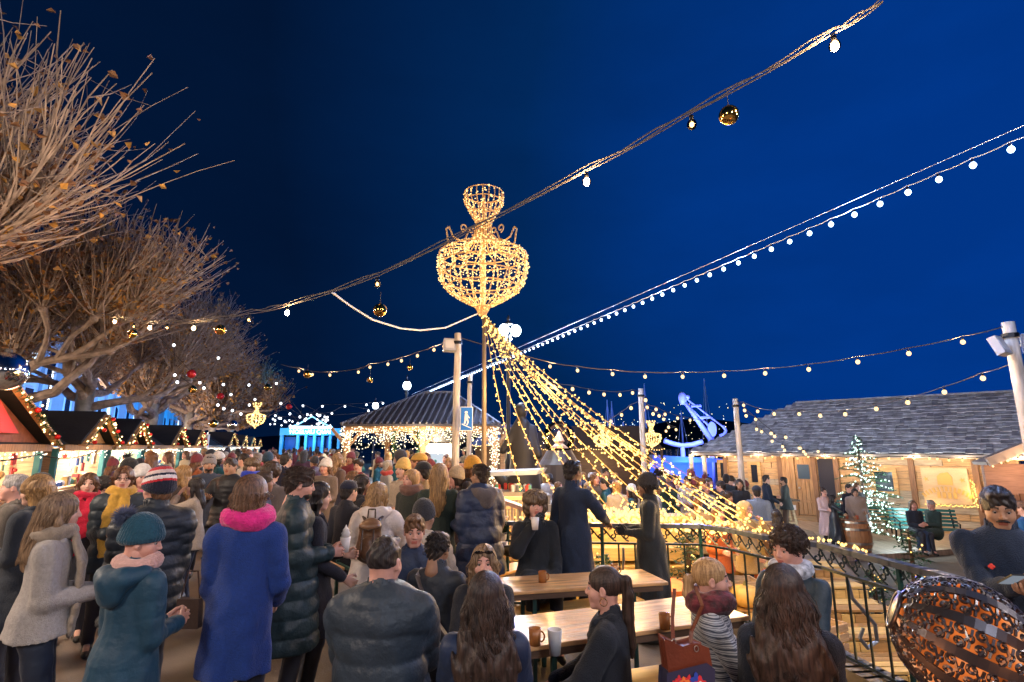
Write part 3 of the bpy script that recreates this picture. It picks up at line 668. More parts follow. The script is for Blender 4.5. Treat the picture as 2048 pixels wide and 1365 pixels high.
def chalet(Y, L, gy, gw, gh, label, wallm, big=False, light=(1, .85, .65), power=40, gm=None, roofh=.65):
    e = empty('market_chalet', row(-5.08, Y), RZ, label=label, category='market stall', group='wooden chalets in a row along the street')
    zE = 1.9; D = 2.3
    b = MB(); b.prism([(.12, zE + .04), (-D - .1, zE + .04), (-D / 2 - .4, zE + roofh + .1), (-D / 2 + .1, zE + roofh + .1)], 0.02, L - .02, 'y'); b.build('roof', m_roof, e)
    b = MB(); b.box((.14, L / 2, zE - .03), (.1, L - .02, .13)); b.build('fascia', m_gable, e)
    # cross gable
    if gw:
        y0, y1, ap = gy - gw / 2, gy + gw / 2, zE + gh
        b = MB(); b.prism([(y0 + .08, zE + .05), (y1 - .08, zE + .05), (gy, ap - .1)], .02, .07, 'x'); b.build('gable', gm or m_gable, e)
        b = MB()
        for ya in (y0, y1):
            a, c = Vector((-1.3, ya, zE + .03)), Vector((-1.3, gy, ap)); dx = Vector((1.62, 0, 0))
            b.add([a, a + dx, c + dx, c, a + Vector((0, 0, .09)), a + dx + Vector((0, 0, .09)), c + dx + Vector((0, 0, .09)), c + Vector((0, 0, .09))], [(0, 1, 2, 3), (7, 6, 5, 4), (0, 4, 5, 1), (1, 5, 6, 2), (2, 6, 7, 3), (3, 7, 4, 0)])
        b.build('gable_roof', m_roof, e)
        b = MB()
        for ya in (y0, y1): b.beam((.34, ya, zE + .02), (.34, gy, ap), .04, .14, (1, 0, 0))
        b.build('bargeboard', wood('barge', (.5, .28, .12)), e)
        garland(e, [(.40, y0 + .02, zE + .0), (.40, gy, ap - .04), (.40, y1 - .02, zE + .0)], lights=44 if big else 34, thick=.12 if big else .09)
        lamp('garland_glow', (.62, gy, zE + gh * .35), 9 if big else 6, (1, .66, .3), .15, e)
    # walls, posts, counter
    b = MB(); b.box((-D + .04, L / 2, zE / 2), (.06, L - .1, zE)); b.box((-D / 2, .06, zE / 2), (D - .06, .05, zE - .05)); b.box((-D / 2, L - .06, zE / 2), (D - .06, .05, zE - .05)); b.build('wall', wallm, e)
    for yy in (.08, L - .08): b = MB(); b.box((0.02, yy, zE / 2 - .02), (.1, .1, zE - .05)); b.build('post', mat('post_teal', (.05, .2, .2), .6), e)
    b = MB(); b.box((-.1, L / 2, .95), (.5, L - .3, .06)); b.box((0.05, L / 2, .48), (.05, L - .3, .9)); b.build('counter', w_warm, e)
    for r_ in range(3):
        b = MB(); z = 1.02 if r_ == 0 else 1.0 + .32 * r_; x = (-.15, -D + .35, -D + .35)[r_]
        if r_: b.box((x, L / 2, z - .02), (.25, L - .4, .03)); b.mi = [6] * len(b.mi)
        yy = .3
        while yy < L - .3:
            w = random.uniform(.06, .16); hh = random.uniform(.08, .24); b.cur = random.randint(0, 5)
            (b.box((x, yy, z + hh / 2), (.12, w, hh)) if random.random() < .6 else b.ball((x, yy, z + w / 2), w / 2, 8, 6)); yy += w + random.uniform(.01, .06)
        b.build('goods', m_goods + [w_warm], e, kind='stuff')
    hg = MB(); y_ = .25
    while y_ < L - .2:
        hg.cur = random.randint(0, 5); z_ = random.uniform(1.25, 1.7); x_ = random.uniform(-.5, -.05); w_ = random.uniform(.03, .07); (hg.ball((x_, y_, z_), w_, 8, 6) if random.random() < .5 else hg.box((x_, y_, z_), (.03, w_ * 2, w_ * 3))); hg.tube([(x_, y_, z_), (x_, y_, zE)], .004, 3); y_ += random.uniform(.05, .2)
    hg.build('hanging_goods', m_goods, e, kind='stuff')
    for yy in (L * .3, L * .72):
        b = MB(); b.box((-D + .1, yy, 1.45), (.03, random.uniform(.5, .8), random.uniform(.3, .5))); b.build('price_board', mat('board_%d' % (int(Y * 3 + yy) % 3), [(.05, .05, .06), (.5, .12, .08), (.6, .55, .45)][int(Y * 3 + yy) % 3], .6), e)
    n = max(2, int(L / 1.2))
    for i in range(n):
        yy = (i + .5) * L / n; b = MB(); b.cur = 0; b.ball((-.7, yy, zE - .22), .075, 12, 8); b.cur = 1; b.lathe([(.03, -.14), (.03, -.04)], c=(-.7, yy, zE), n=6); o = b.build('hanging_lamp', [E_shop, m_black], e, smooth=True)
        lamp('lamp_light', (-.7, yy, zE - .35), power / n, light, .1, e)
    # light curtain under the eave
    st = MB()
    for i in range(int(L * 16)): st.octa((.12 + random.uniform(-.04, .04), random.uniform(.05, L - .05), zE - .1 - abs(random.gauss(0, .09))), .017)
    st.build('eave_lights', emit('eave_white', (1, .86, .66), 1.8), e, kind='stuff')
    return e
wl = [wood('boards_cream', (.55, .42, .24), (1, 1, 12)), wood('boards_brown', (.38, .22, .11), (1, 1, 12)), wood('boards_sage', (.25, .32, .2), (1, 1, 12))]
c0 = chalet(5.3, 5.7, 3.0, 5.0, 1.15, 'red lit chalet with a big garlanded gable at the left edge', wl[0], True, (1, .75, .5), 110, gm=mat('red_gable', (.30, .10, .05), .6, var=.3))
b = MB(); b.prism([(1.2, 2.12), (4.3, 2.12), (3.0, 2.92)], .085, .16, 'x'); b.build('heart_panel', mat('red_cloth', (.7, .04, .02), .5), c0); lamp('glow', (.9, 2.6, 2.3), 22, (1, .3, .15), .2, c0)
chs = [(11.15, 3.1, 1.75, 2.6, .74, 'first black roofed chalet right of the red one', 1), (14.3, 3.2, 1.6, 2.5, .72, 'second black roofed chalet, with the pale sign board', 2), (17.6, 5.7, 3.9, 2.9, .74, 'third black roofed chalet from the left', 1), (23.4, 4.6, 2.5, 2.8, .7, 'fourth black roofed chalet from the left', 0), (28.1, 7.2, 3.6, 0, .62, 'long chalet with a bare black roof in the middle of the row', 1), (35.4, 8, 3.9, 6, .95, 'chalet with white sparkling gable beyond the long roof', 2), (43.6, 8, 4, 5, .9, 'second chalet beyond the long roof', 1), (51.8, 9, 4.5, 6, .9, 'last chalet but one of the far row', 0), (61, 10, 5, 6, .9, 'last chalet of the row beside the blue gate', 1)]
for Y, L, gy, gw, gh, lb, w in chs:
    chalet(Y, L, gy, gw, gh, lb, wl[w], light=(1, .86, .68) if Y < 24 else (.85, .9, 1), power=160 if Y < 20 else 280)
b = MB(); b.box((0, 0, 0), (.03, .55, .32)); b.build('sign_board', mat('white_board', (.8, .78, .72), .5), loc=row(-5.25, 14.1, 1.62), label='white board hanging in the second black roofed chalet', category='sign').rotation_euler = (0, 0, RZ)
b = MB(); b.tube(polyline([row(-4.9, 6, 1.80), row(-4.8, 10, 1.75), row(-4.85, 13, 1.8)], .12, 8), .012, 5); b.build('eave_cable', m_black, label='black cable looping under the eaves of the first chalets', category='cable')
b = MB(); b.box((0, 0, 1.25), (.14, .14, 2.5)); b.build('white_post', mat('white_paint', (.7, .7, .72), .5), loc=row(-4.6, 27.0, 0), label='white post in front of the long black roof', category='post')

# ---------------------------------------------------------------- far gate
g0 = at(620, 893, 58); e = empty('market_gate', (g0.x, 58, 0), R(6), label='blue lit entrance gate with a pointed crown and white lettering', category='gate')
gmx = mat('gate_blue', (.10, .35, .5), .6, var=.2, scale=1)
b = MB(); b.box((0, 0, 3.45), (6.4, .5, .75)); 
for x in (-3, -1.3, -.45, .45, 1.3, 2.1, 3): b.box((x, 0, 1.55), (.28, .4, 3.05))
b.build('frame', gmx, e)
b = MB(); b.box((-2.1, .25, 1.5), (1.3, .1, 2.8)); b.box((.9, .3, 1.5), (2.6, .1, 2.8)); b.build('panel', mat('gate_dark', (.01, .06, .2), .7), e)
b = MB(); cr_ = [(-2.2, 3.95), (-1.4, 4.25), (-.6, 4.75), (0, 5.1), (.5, 4.8), (1.0, 4.5), (1.6, 4.2), (2.2, 3.95)]
b.tube([(x, 0, z) for x, z in cr_], .07, 6); b.build('crown_outline', emit('gate_line', (.2, .65, 1), 1.6), e)
b = MB(); b.tube([(-2.2, -.32, 3.92), (2.2, -.32, 3.92)], .11, 8); b.build('light_tube', emit('gate_tube', (.6, .9, 1), 5), e)
def text(s, size, mtl, parent, loc, rot=(R(90), 0, 0), ext=.004, name='lettering', align='CENTER', space=1):
    c = bpy.data.curves.new(name, 'FONT'); c.body = s; c.size = size; c.extrude = ext; c.align_x = align; c.align_y = 'CENTER'; c.space_character = space; c.materials.append(mtl)
    t = bpy.data.objects.new(name, c); me = bpy.data.meshes.new_from_object(t); me.name = name; bpy.data.objects.remove(t); o = bpy.data.objects.new(name, me); COL.objects.link(o); o.location = loc; o.rotation_euler = rot
    if parent: o.parent = parent
    return o
text('NOËL AU QUAI', .62, emit('gate_text', (.75, .92, 1), 2.5), e, (0, -.27, 3.42), ext=.02)
lamp('blue_light', (0, -2.5, 5.5), 700, (.05, .45, 1), .2, e); lamp('blue_light', (0, -3, 2.4), 350, (.1, .5, 1), .2, e)

# ---------------------------------------------------------------- pavilion
pv = at(835, 893, 16); e = empty('pavilion', (pv.x, 16, 0), R(-2), label='open wooden pavilion with a dark ribbed hipped roof and curtains of lights', category='pavilion')
x0, x1, ze, za = -2.35, 2.45, 2.56, 3.75; xa = .15
b = MB(); y0_, y1_ = 0, 5; A_ = (xa - .5, 2.5, za); B_ = (xa + .5, 2.5, za); c = [(x0, y0_, ze), (x1, y0_, ze), (x1, y1_, ze), (x0, y1_, ze)]
V = c + [A_, B_] + [(p[0], p[1], p[2] - .06) for p in c]
b.add(V, [(0, 1, 5, 4), (1, 2, 5), (2, 3, 4, 5), (3, 0, 4), (0, 6, 7, 1), (1, 7, 8, 2), (2, 8, 9, 3), (3, 9, 6, 0), (6, 9, 8, 7)]); b.build('roof', mat('pav_roof', (.035, .03, .035), .5, var=.3, scale=4), e)
b = MB()
for i in range(25):
    t = i / 24; p = Vector(c[0]).lerp(Vector(c[1]), t); xt = p.x
    if xt < A_[0]: f = (xt - x0) / (A_[0] - x0)
    elif xt > B_[0]: f = (x1 - xt) / (x1 - B_[0])
    else: f = 1
    b.beam((p.x, p.y, p.z + .03), (p.x, p.y + 2.5 * f, ze + (za - ze) * f + .03), .05, .05)
b.beam(c[0], A_, .09, .09); b.beam(c[1], B_, .09, .09); b.beam(A_, B_, .12, .1); b.build('roof_ribs', mat('pav_rib', (.085, .075, .085), .5), e)
for x in (x0 + .15, .12, x1 - .15):
    for y in (.2, 4.8):
        b = MB(); b.box((x, y, ze / 2 - .05), (.16, .16, ze - .1)); b.beam((x, y, ze - .7), (x - .5, y, ze - .12), .08, .08, (0, 1, 0)); b.beam((x, y, ze - .7), (x + .5, y, ze - .12), .08, .08, (0, 1, 0)); b.build('post', w_warm, e)
b = MB(); b.box((.05, .2, ze - .13), (4.6, .12, .14)); b.box((.05, 4.8, ze - .13), (4.6, .12, .14)); b.box((x0 + .15, 2.5, ze - .14), (.12, 4.5, .13)); b.box((x1 - .15, 2.5, ze - .14), (.12, 4.5, .13)); b.build('beam', w_warm, e)
st = MB()
for i in range(1000):
    k = random.random(); x = random.uniform(x0, x1); y = 0.05 if k < .6 else random.uniform(.3, 3); st.octa((x, y, ze - .08 - abs(random.gauss(0, .27)) * (1.2 if k < .6 else .8)), .016)
for x in (x0 + .15, x1 - .15):
    for i in range(170): st.octa((x + random.uniform(-.14, .14), .1, random.uniform(.6, 2.4)), .017)
st.build('light_curtain', emit('curtain_light', (1, .80, .50), 2.0), e, kind='stuff')
for x in (-.75, .0): garland(e, [(x, .15, ze - .1), (x + .04, .1, 1.2)], lights=14, red=False, thick=.16, nm='fir_garland')
for x, y in ((-1.5, 1.2), (1.2, 1.2), (0, 3.2)): lamp('lamp_light', (x, y, 2.15), 80, (1, .78, .5), .25, e)
lamp('lamp_light', (0, -.5, 2.1), 60, (1, .78, .5), .25, e)
# bar hut inside
hb = at(872, 893, 19.5); e = empty('drinks_hut', (hb.x, 19.5, 0), label='small white hut with a dark tiled roof behind the pavilion post', category='hut')
b = MB(); b.box((0, .8, 1.0), (1.3, 1.4, 2.0)); b.build('wall', mat('white_paint', (.7, .7, .72), .5), e); b = MB(); b.box((0, .09, 1.2), (.8, .04, .9)); b.build('hatch', emit('hatch', (.8, .9, 1), .35), e)
b = MB(); b.prism([(-.9, 2.05), (.9, 2.05), (.55, 2.6), (-.55, 2.6)], -.15, 1.6, 'y'); b.build('roof', m_roof, e)
# dark tents / roofs in the background
for (xa_, ya_, Y, w, hgt, lb, col) in [(1010, 893, 24, 3.2, 1.6, 'dark blue tent roof left of the ornate lamp post', (.05, .09, .2)), (1215, 900, 26, 5.5, 1.9, 'long dark brown stall roof edged with fairy lights behind the small chandeliers', (.05, .03, .025)), (1110, 900, 30, 4.5, 1.6, 'dark stall behind the snow globe', (.06, .04, .035))]:
    p = at(xa_, ya_, Y); e = empty('market_tent', (p.x, Y, ZG), label=lb, category='tent'); hb = p.z - ZG
    b = MB(); b.prism([(-w / 2, hb), (w / 2, hb), (w / 2 - .9, hb + hgt * .6), (-w / 2 + .9, hb + hgt * .6)], 0, 3, 'y'); b.build('roof', mat('tent' + str(xa_), col, .7), e)
    b = MB(); b.box((0, 2.5, hb / 2), (w - .2, .05, hb)); b.build('back_wall', w_dark, e)
    st = MB()
    for i in range(46): st.octa((-w / 2 + w * i / 45, -.03, hb + .02 + random.uniform(-.04, .04)), .03)
    st.build('edge_lights', E_gold, e, kind='stuff'); lamp('lamp_light', (0, 1, hb - .4), 50, (1, .7, .4), .2, e)
    for x in (-w / 2 + .1, w / 2 - .1): b = MB(); b.box((x, .1, hb / 2), (.1, .1, hb)); b.build('post', w_dark, e)
# ================================================================== CABIN
cl = atz(1455, 1010, ZT); L_ = at(1450, 940, 23.5); R_ = at(2010, 940, 17.2)
cx0, cy0 = L_.x, L_.y; dv = Vector((R_.x - L_.x, R_.y - L_.y, 0)); CL = dv.length; caz = math.atan2(dv.y, dv.x)
cab = empty('log_cabin', (cx0, cy0, ZT), caz, label='long timber cabin with a grey shingle roof and bulbs along its eave', category='cabin')
def cabx(px):   # local x along the cabin wall for a pixel column
    d = ray(px, 940); A2 = np.array([[d.x, -dv.x / CL], [d.y, -dv.y / CL]]); s_ = np.linalg.solve(A2, np.array([cx0, cy0])); return s_[1]
def cabz(px, py):
    x = cabx(px); P = Vector((cx0, cy0, 0)) + dv / CL * x; d = ray(px, py); k = P.y / d.y; return H + d.z * k - ZT
EH = 2.62; w_cab = wood('cabin_boards', (.50, .30, .14), (1, 1, 9)); w_cab2 = wood('cabin_pale', (.45, .36, .26), (1, 1, 9)); w_door = wood('door_boards', (.40, .22, .10), (9, 9, 1))
rd = random.Random(4)
b = MB(); z = 0
while z < EH - .1:
    x = -.05
    while x < CL + .3:
        l = rd.uniform(1.6, 3.2); l = min(l, CL + .35 - x); b.cur = 0 if rd.random() < .6 else 1
        b.box((x + l / 2, .06 + rd.uniform(-.012, .012), z + .105), (l - .012, .10, .205)); x += l
    z += .22
b.box((CL / 2, 2.6, EH / 2), (CL, .1, EH)); b.box((0, 1.3, EH / 2), (.1, 2.5, EH)); b.box((CL + .3, 1.3, EH / 2), (.1, 2.5, EH)); b.build('wall', [w_cab, w_cab2], cab)
for px in (1452, 1560, 1630, 1672, 1822, 1950, 2005):
    x = cabx(px); b = MB(); b.beam((x, -.04, 0), (x + rd.uniform(-.03, .03), -.04, EH - .05), .17, .12, (0, 1, 0)); b.build('timber_post', wood('timber_dark', (.20, .10, .05), (9, 9, 1)), cab)
b = MB(); b.box((CL / 2, -.03, EH - .12), (CL + 1.2, .14, .2)); b.build('wall_plate', w_cab, cab)
# doors
def panel(px0, px1, py0, py1, y, nm, m, parent, dth=.05):
    x0, x1 = cabx(px0), cabx(px1); z0, z1 = cabz((px0 + px1) / 2, py1), cabz((px0 + px1) / 2, py0)
    b = MB(); b.box(((x0 + x1) / 2, y, (z0 + z1) / 2), (x1 - x0, dth, z1 - z0)); return b.build(nm, m, parent), (x0, x1, z0, z1)
for px0, px1 in ((1556, 1590), (1593, 1626)):
    d, (x0, x1, z0, z1) = panel(px0, px1, 915, 1030, -.04, 'door', w_door, cab)
    b = MB()
    for i in range(4): b.box((x0 + (x1 - x0) * (i + .5) / 4, -.075, (z0 + z1) / 2), ((x1 - x0) / 4 - .02, .02, z1 - z0 - .06))
    b.box(((x0 + x1) / 2, -.095, z0 + .5), (x1 - x0 - .04, .02, .1)); b.build('boards', w_door, d)
    if px0 > 1590:
        b = MB(); b.box(((x0 + x1) / 2 - .02, -.11, z1 - .55), (.42, .02, .55)); b.build('door_window', mat('door_glass', (.05, .08, .12), .2), d)
        b = MB(); b.ball((x0 + .08, -.12, z0 + 1.0), .04, 8, 6); b.build('handle', mat('steel', (.6, .6, .6), .3, metal=1), d)
    else: b = MB(); b.box(((x0 + x1) / 2, -.11, z0 + .3), (.5, .02, .18)); b.build('kick_plate', mat('white_paint', (.7, .7, .72), .5), d)
o_, _ = panel(1637, 1668, 918, 1030, -.035, 'doorway', mat('doorway_dark', (.02, .018, .03), .8), cab, .04)
def window(px0, px1, py0, py1):
    o, (x0, x1, z0, z1) = panel(px0, px1, py0, py1, -.02, 'window', mat('window_night', (.01, .015, .03), .15), cab, .03)
    b = MB(); t = .13
    b.box(((x0 + x1) / 2, -.05, z1 + t / 2), (x1 - x0 + 2 * t, .07, t)); b.box(((x0 + x1) / 2, -.05, z0 - t / 2), (x1 - x0 + 2 * t, .09, t)); b.box((x0 - t / 2, -.052, (z0 + z1) / 2), (t, .07, z1 - z0)); b.box((x1 + t / 2, -.052, (z0 + z1) / 2), (t, .07, z1 - z0)); b.build('window_frame', wood('frame_honey', (.55, .33, .13)), o)
window(1442, 1452, 926, 956); window(1503, 1516, 930, 965); window(1748, 1784, 944, 983)
# sign on the wall
sg, (x0, x1, z0, z1) = panel(1842, 1935, 936, 1008, -.12, 'wall_sign', wood('sign_pine', (.62, .42, .24), (1, 1, 3), var=.12), cab, .05)
gl = mat('gilt_letters', (.62, .36, .08), .4); xm = (x0 + x1) / 2; zm = (z0 + z1) / 2
wd = "LA BUVETTE"; b_ = []
for i, chh in enumerate("GRILLE & VIN"): pass
b = MB()  # relief: small house emblem between two stars, an arc of raised blocks, a short word
hx, hz_ = xm, z1 - .38
b.prism([(hx - .2, hz_ - .18), (hx + .2, hz_ - .18), (hx + .2, hz_ + .08), (hx + .1, hz_ + .24), (hx - .1, hz_ + .2), (hx - .2, hz_ + .1)], -.165, -.146, 'y')
for sx in (-.5, .45): b.prism([(hx + sx + (.09 if k % 2 else .035) * math.cos(k * math.pi / 5), hz_ + (.09 if k % 2 else .035) * math.sin(k * math.pi / 5)) for k in range(10)], -.165, -.146, 'y')
for k in range(13):
    a = R(130 - k * 80 / 12); r_ = .95; px_, pz_ = xm + r_ * math.cos(a), zm - 1.05 + r_ * math.sin(a)
    Mx = Matrix.Rotation(-(a - math.pi / 2), 3, 'Y'); b.box((px_, -.155, pz_), (.05 if k % 3 else .07, .02, .15), Mx)
for k in range(4): b.box((xm - .21 + k * .14, -.155, z0 + .28), (.09, .02, .2))
b.build('relief', gl, sg)
st = MB()
for i in range(30): st.octa((x1 + .08 + rd.uniform(-.05, .05), -.12, z0 + (z1 - z0) * .75 * i / 30 - .05), .022)
for i in range(34): st.octa((x0 + (x1 - x0) * i / 33, -.14, z0 - .05 + rd.uniform(-.03, .03)), .02)
st.build('sign_lights', E_fairy, sg, kind='stuff'); lamp('glow', (x1 + .1, -.35, z0 + .4), 5, (1, .6, .2), .1, sg); lamp('glow', (x0 + .2, -.4, z0 - .1), 3, (1, .6, .2), .1, sg)
# roof with individual shingles, hip at the left end
ov = .75; rz_ = 4.75; ry = 2.9; xr0 = 2.3
nrow = 15; m_sh = [mat('shingle_a', (.52, .54, .60), .75, var=.4, scale=4, bump=.5, bscale=30), mat('shingle_b', (.38, .39, .45), .75, var=.4, scale=4, bump=.5, bscale=30), mat('shingle_c', (.64, .66, .72), .75, var=.4, scale=4, bump=.5, bscale=30)]
b = MB(); xR = CL + 3.2
def rp(t): return (-ov + (ry + ov) * t, EH - .02 + (rz_ - EH) * t)
b.cur = 1; (ya, za_), (yb, zb_) = rp(0), rp(1)
b.add([(-1.1, ya, za_ - .06), (xR, ya, za_ - .06), (xR, yb, zb_ - .06), (xr0, yb, zb_ - .06)], [(0, 1, 2, 3)])
b.add([(-1.1, ya, za_ - .06), (xr0, yb, zb_ - .06), (-1.1, yb * 2 + ov, za_ - .06)], [(0, 1, 2)])
b.add([(-1.1, yb * 2 + ov, za_ - .06), (xr0, yb, zb_ - .06), (xR, yb, zb_ - .06), (xR, yb * 2 + ov, za_ - .06)], [(0, 1, 2, 3)])
sl = math.atan2(zb_ - za_, yb - ya)
for i in range(nrow):
    t0 = i / nrow; (y_, z_) = rp(t0); x = -1.1 + (xr0 + 1.1) * t0 + rd.uniform(-.1, .1)
    while x < xR:
        w = rd.uniform(.14, .34); b.cur = rd.choice((0, 0, 1, 2)); dl = rd.uniform(-.04, .05); th = rd.uniform(.02, .05)
        Mx = Matrix.Rotation(sl - .07 + rd.uniform(-.02, .02), 3, 'X')
        b.box((x + w / 2, y_ + .18 - dl, z_ + .13 - dl * .6 + rd.uniform(0, .015)), (w - .012, .46, th), Mx); x += w
b.cur = 1; b.box(((xr0 + xR) / 2, ry, rz_ + .05), (xR - xr0, .34, .07)); b.build('roof', m_sh, cab)
b = MB(); b.box(((xR - 1.1) / 2, -ov - .02, EH - .1), (xR + 1.1, .04, .12)); b.build('fascia', mat('fascia_pale', (.45, .38, .33), .6), cab)
# porch posts at the left end
for px in (1378, 1404): x = cabx(px); b = MB(); b.box((x + .35, -.45, EH / 2 - .06), (.14, .14, EH - .12)); b.build('porch_post', w_white, cab)
# bulbs along the eave
el = empty('string_light', (0, 0, 0), label='row of warm bulbs along the whole cabin eave', category='string light', group='strings of bulbs hung over the market'); el.matrix_world = cab.matrix_world.copy(); el.location = cab.location; el.rotation_euler = cab.rotation_euler
b = MB(); x = -1.0; P = []
while x < xR: P.append((x, -ov - .08, EH - .12 + rd.uniform(-.05, .03))); x += rd.uniform(.2, .42)
b.tube(P, .008, 4); b.build('cable', m_cable, el)
for i, p in enumerate(P[:100]):
    add_bulb(el, Vector(p) - Vector((0, 0, .03)), .034, E_warm)
    if i % 4 == 0: lamp('bulb_light', Vector(p) - Vector((0, .0, .1)), 21, (1, .74, .50), .06, el)
# deck
def loc2(px, py, z): p = atz(px, py, z); return (p.x, p.y)
dk = [loc2(1668, 1112, ZT), loc2(1780, 1108, ZT), loc2(1885, 1100, ZT), loc2(2150, 1080, ZT), (30, 19), (26, 30), (8, 30), (8.2, 20), loc2(1590, 1075, ZT)]
b = MB(); b.prism(dk, ZG - .01, ZT, 'z'); b.build('terrace_deck', wood('deck', (.34, .26, .20), (9, 1, 1), scale=1.2, rough=.45), kind='structure')
# shed at the right edge
shp = at(2015, 960, 13.5); e = empty('wooden_shed', (shp.x - .25, 13.5, ZT), R(-8), label='pinkish wooden shed with a plank fence at the right edge', category='shed')
b = MB(); 
for i in range(14): b.box((.1 + i * .21, 0, .85), (.195, .05, 1.7 + rd.uniform(-.06, .06)))
b.build('plank_fence', wood('fence_brown', (.22, .12, .08), (9, 9, 1)), e)
b = MB(); b.box((1.8, .6, 1.2), (3.4, .1, 2.4)); b.build('wall', mat('pink_boards', (.36, .22, .17), .7, var=.2, scale=3, stretch=(1, 1, 10)), e)
b = MB(); b.beam((-.15, .3, 2.42), (3.0, .3, 3.7), .5, .08, (0, 0, 1)); b.beam((-.15, .0, 2.46), (3.0, .0, 3.74), .06, .22, (0, 0, 1)); b.build('roof_edge', mat('fascia_pale', (.45, .38, .33), .6), e)
st = MB()
for i in range(16): t = i / 15; st.octa((-.1 + 3 * t, -.08, 2.36 + 1.25 * t), .03)
st.build('edge_lights', E_warm, e, kind='stuff'); lamp('glow', (.8, -.4, 2.3), 30, (1, .6, .35), .2, e)

# ---------------------------------------------------------------- firs
def fir(loc, h, r, label, nl, em, name='christmas_tree', seed=1, lrad=.02, power=0, lean=0):
    rr = random.Random(seed); e = empty(name, loc, label=label, category='fir tree', group='lit fir trees')
    b = MB(); b.tube([(0, 0, 0), (0, 0, h)], [.05 + h * .01, .01], 8); b.build('trunk', w_dark, e)
    b = MB(); n = int(h * 42); tips = []
    for i in range(n):
        t = (i + rr.random()) / n; z = h * (.06 + .92 * t); L = r * (1 - t) ** .85 * rr.uniform(.7, 1.12) + .06; a = rr.random() * 6.283; d = Vector((math.cos(a), math.sin(a), rr.uniform(-.05, .35))); side = Vector((-math.sin(a), math.cos(a), 0))
        p0 = Vector((0, 0, z)); ns = max(4, int(L / .05))
        for j in range(ns):
            u = (j + .5) / ns; p = p0 + d * L * u - Vector((0, 0, .22 * L * u * u)); w = .13 * (1 - .6 * u)
            for sg in (-1, 1):
                for q in range(2):
                    q2 = p + side * sg * w * rr.uniform(.6, 1.2) + d * .05 + Vector((0, 0, rr.uniform(-.05, .04))); k_ = d * .019
                    b.add([p - k_, p + k_, q2], [(0, 1, 2)])
            if rr.random() < .6: tips.append(p + side * rr.uniform(-w, w) + Vector((0, 0, .02)))
    b.build('foliage', needle, e)
    st = MB(); rr.shuffle(tips)
    for p in (tips * 3)[:nl]: st.octa(p + Vector((rr.uniform(-.03, .03), rr.uniform(-.03, .03), rr.uniform(-.02, .03))), lrad * rr.uniform(.7, 1.2))
    st.build('tree_lights', em, e, kind='stuff')
    if power:
        for z, f in ((.25, .75), (.55, .55)):
            for a in (3.6, 4.7, 5.8): lamp('glow', (r * f * 1.05 * math.cos(a), r * f * 1.05 * math.sin(a), h * z), power, (.75, .95, 1), .1, e)
    return e
E_tree = emit('tree_white', (.66, 1, .88), 2.2)
def gpt(px, py, z): p = atz(px, py, z); return p
f1 = at(1716, 900, 17.2); fir((f1.x, 17.2, ZT), 3.25, 1.35, 'large Christmas fir covered in white lights beside the cabin door', 420, E_tree, seed=2, lrad=.026, power=16)
f2 = at(1483, 900, 14.8); fir((f2.x, 14.8, ZT), 1.9, .62, 'narrow fir covered in white lights behind the cabin pole', 300, E_tree, seed=3, lrad=.022, power=6)
f3 = at(1326, 900, 17.5); fir((f3.x, 17.5, ZG), 2.3, .6, 'small pointed tree of golden lights right of the middle pole', 190, emit('tree_gold', (1, .82, .5), 4), seed=4, lrad=.026)
f4 = at(1408, 900, 19.5); fir((f4.x, 19.5, ZT), 1.9, .95, 'plain green fir left of the cabin corner', 30, E_tree, seed=5)
f5 = atz(1862, 1120, .1); fir((f5.x + .05, f5.y + .5, -.65), 1.15, .5, 'yellow lit fir branch tips beside the dark coated man with the phone', 12, E_fairy, seed=6)

# ---------------------------------------------------------------- barrels, bench, tables on the terrace
def barrel(loc, r, h, label):
    e = empty('barrel', loc, label=label, category='barrel')
    b = MB(); prof = [(r * .84, 0), (r * .95, h * .2), (r, h * .5), (r * .95, h * .8), (r * .84, h), (r * .8, h), (r * .8, h - .03), (.01, h - .03)]
    b.lathe(prof, n=24); b.build('staves', wood('oak', (.34, .15, .06), (8, 8, 1)), e, smooth=False)
    for z, f in ((.1, .90), (.28, .975), (.72, .975), (.93, .87)):
        b = MB(); b.lathe([(r * f + .002, h * z - .025), (r * f + .014, h * z - .025), (r * f + .012, h * z + .03), (r * f + .002, h * z + .03)], n=24); b.build('hoop', mat('hoop', (.55, .5, .45), .35, metal=1), e)
    return e
bp_ = atz(1713, 1102, ZT); barrel((bp_.x, bp_.y, ZT), .42, .84, 'wooden wine barrel used as a standing table at the edge of the deck')
for i, (dx, dy) in enumerate([(-.12, .05), (.1, -.05)]):
    b = MB(); b.lathe([(.03, 0), (.042, .11), (.038, .11), (.028, .01)], n=10); b.build('mug', mat('red_mug', (.5, .12, .06), .4), loc=(bp_.x + dx, bp_.y + dy, ZT + .84), label=['reddish mug on the left of the barrel top', 'reddish mug on the right of the barrel top'][i], category='mug', group='mugs on the barrel')
def bench(loc, rz, L, label):
    e = empty('park_bench', loc, rz, label=label, category='bench'); gm = mat('bench_green', (.01, .09, .085), .45)
    b = MB()
    for i in range(5): b.box((0, -.02 + i * .1, .44), (L, .075, .03))
    b.build('seat', gm, e); b = MB()
    for i in range(5): b.box((0, .48 + .028 * i, .53 + i * .1), (L, .025, .07))
    b.build('backrest', gm, e)
    for x in (-L / 2 + .12, L / 2 - .12):
        b = MB(); b.tube(polyline([(x, -.08, 0), (x, -.02, .42), (x, .45, .42), (x, .62, .98)], 0, 2), .025, 6); b.tube([(x, .45, .42), (x, .58, 0)], .025, 6); b.tube(polyline([(x, .0, .42), (x, -.05, .62), (x, .5, .68)], 0, 2), .02, 6); b.build('leg', m_black, e)
    return e
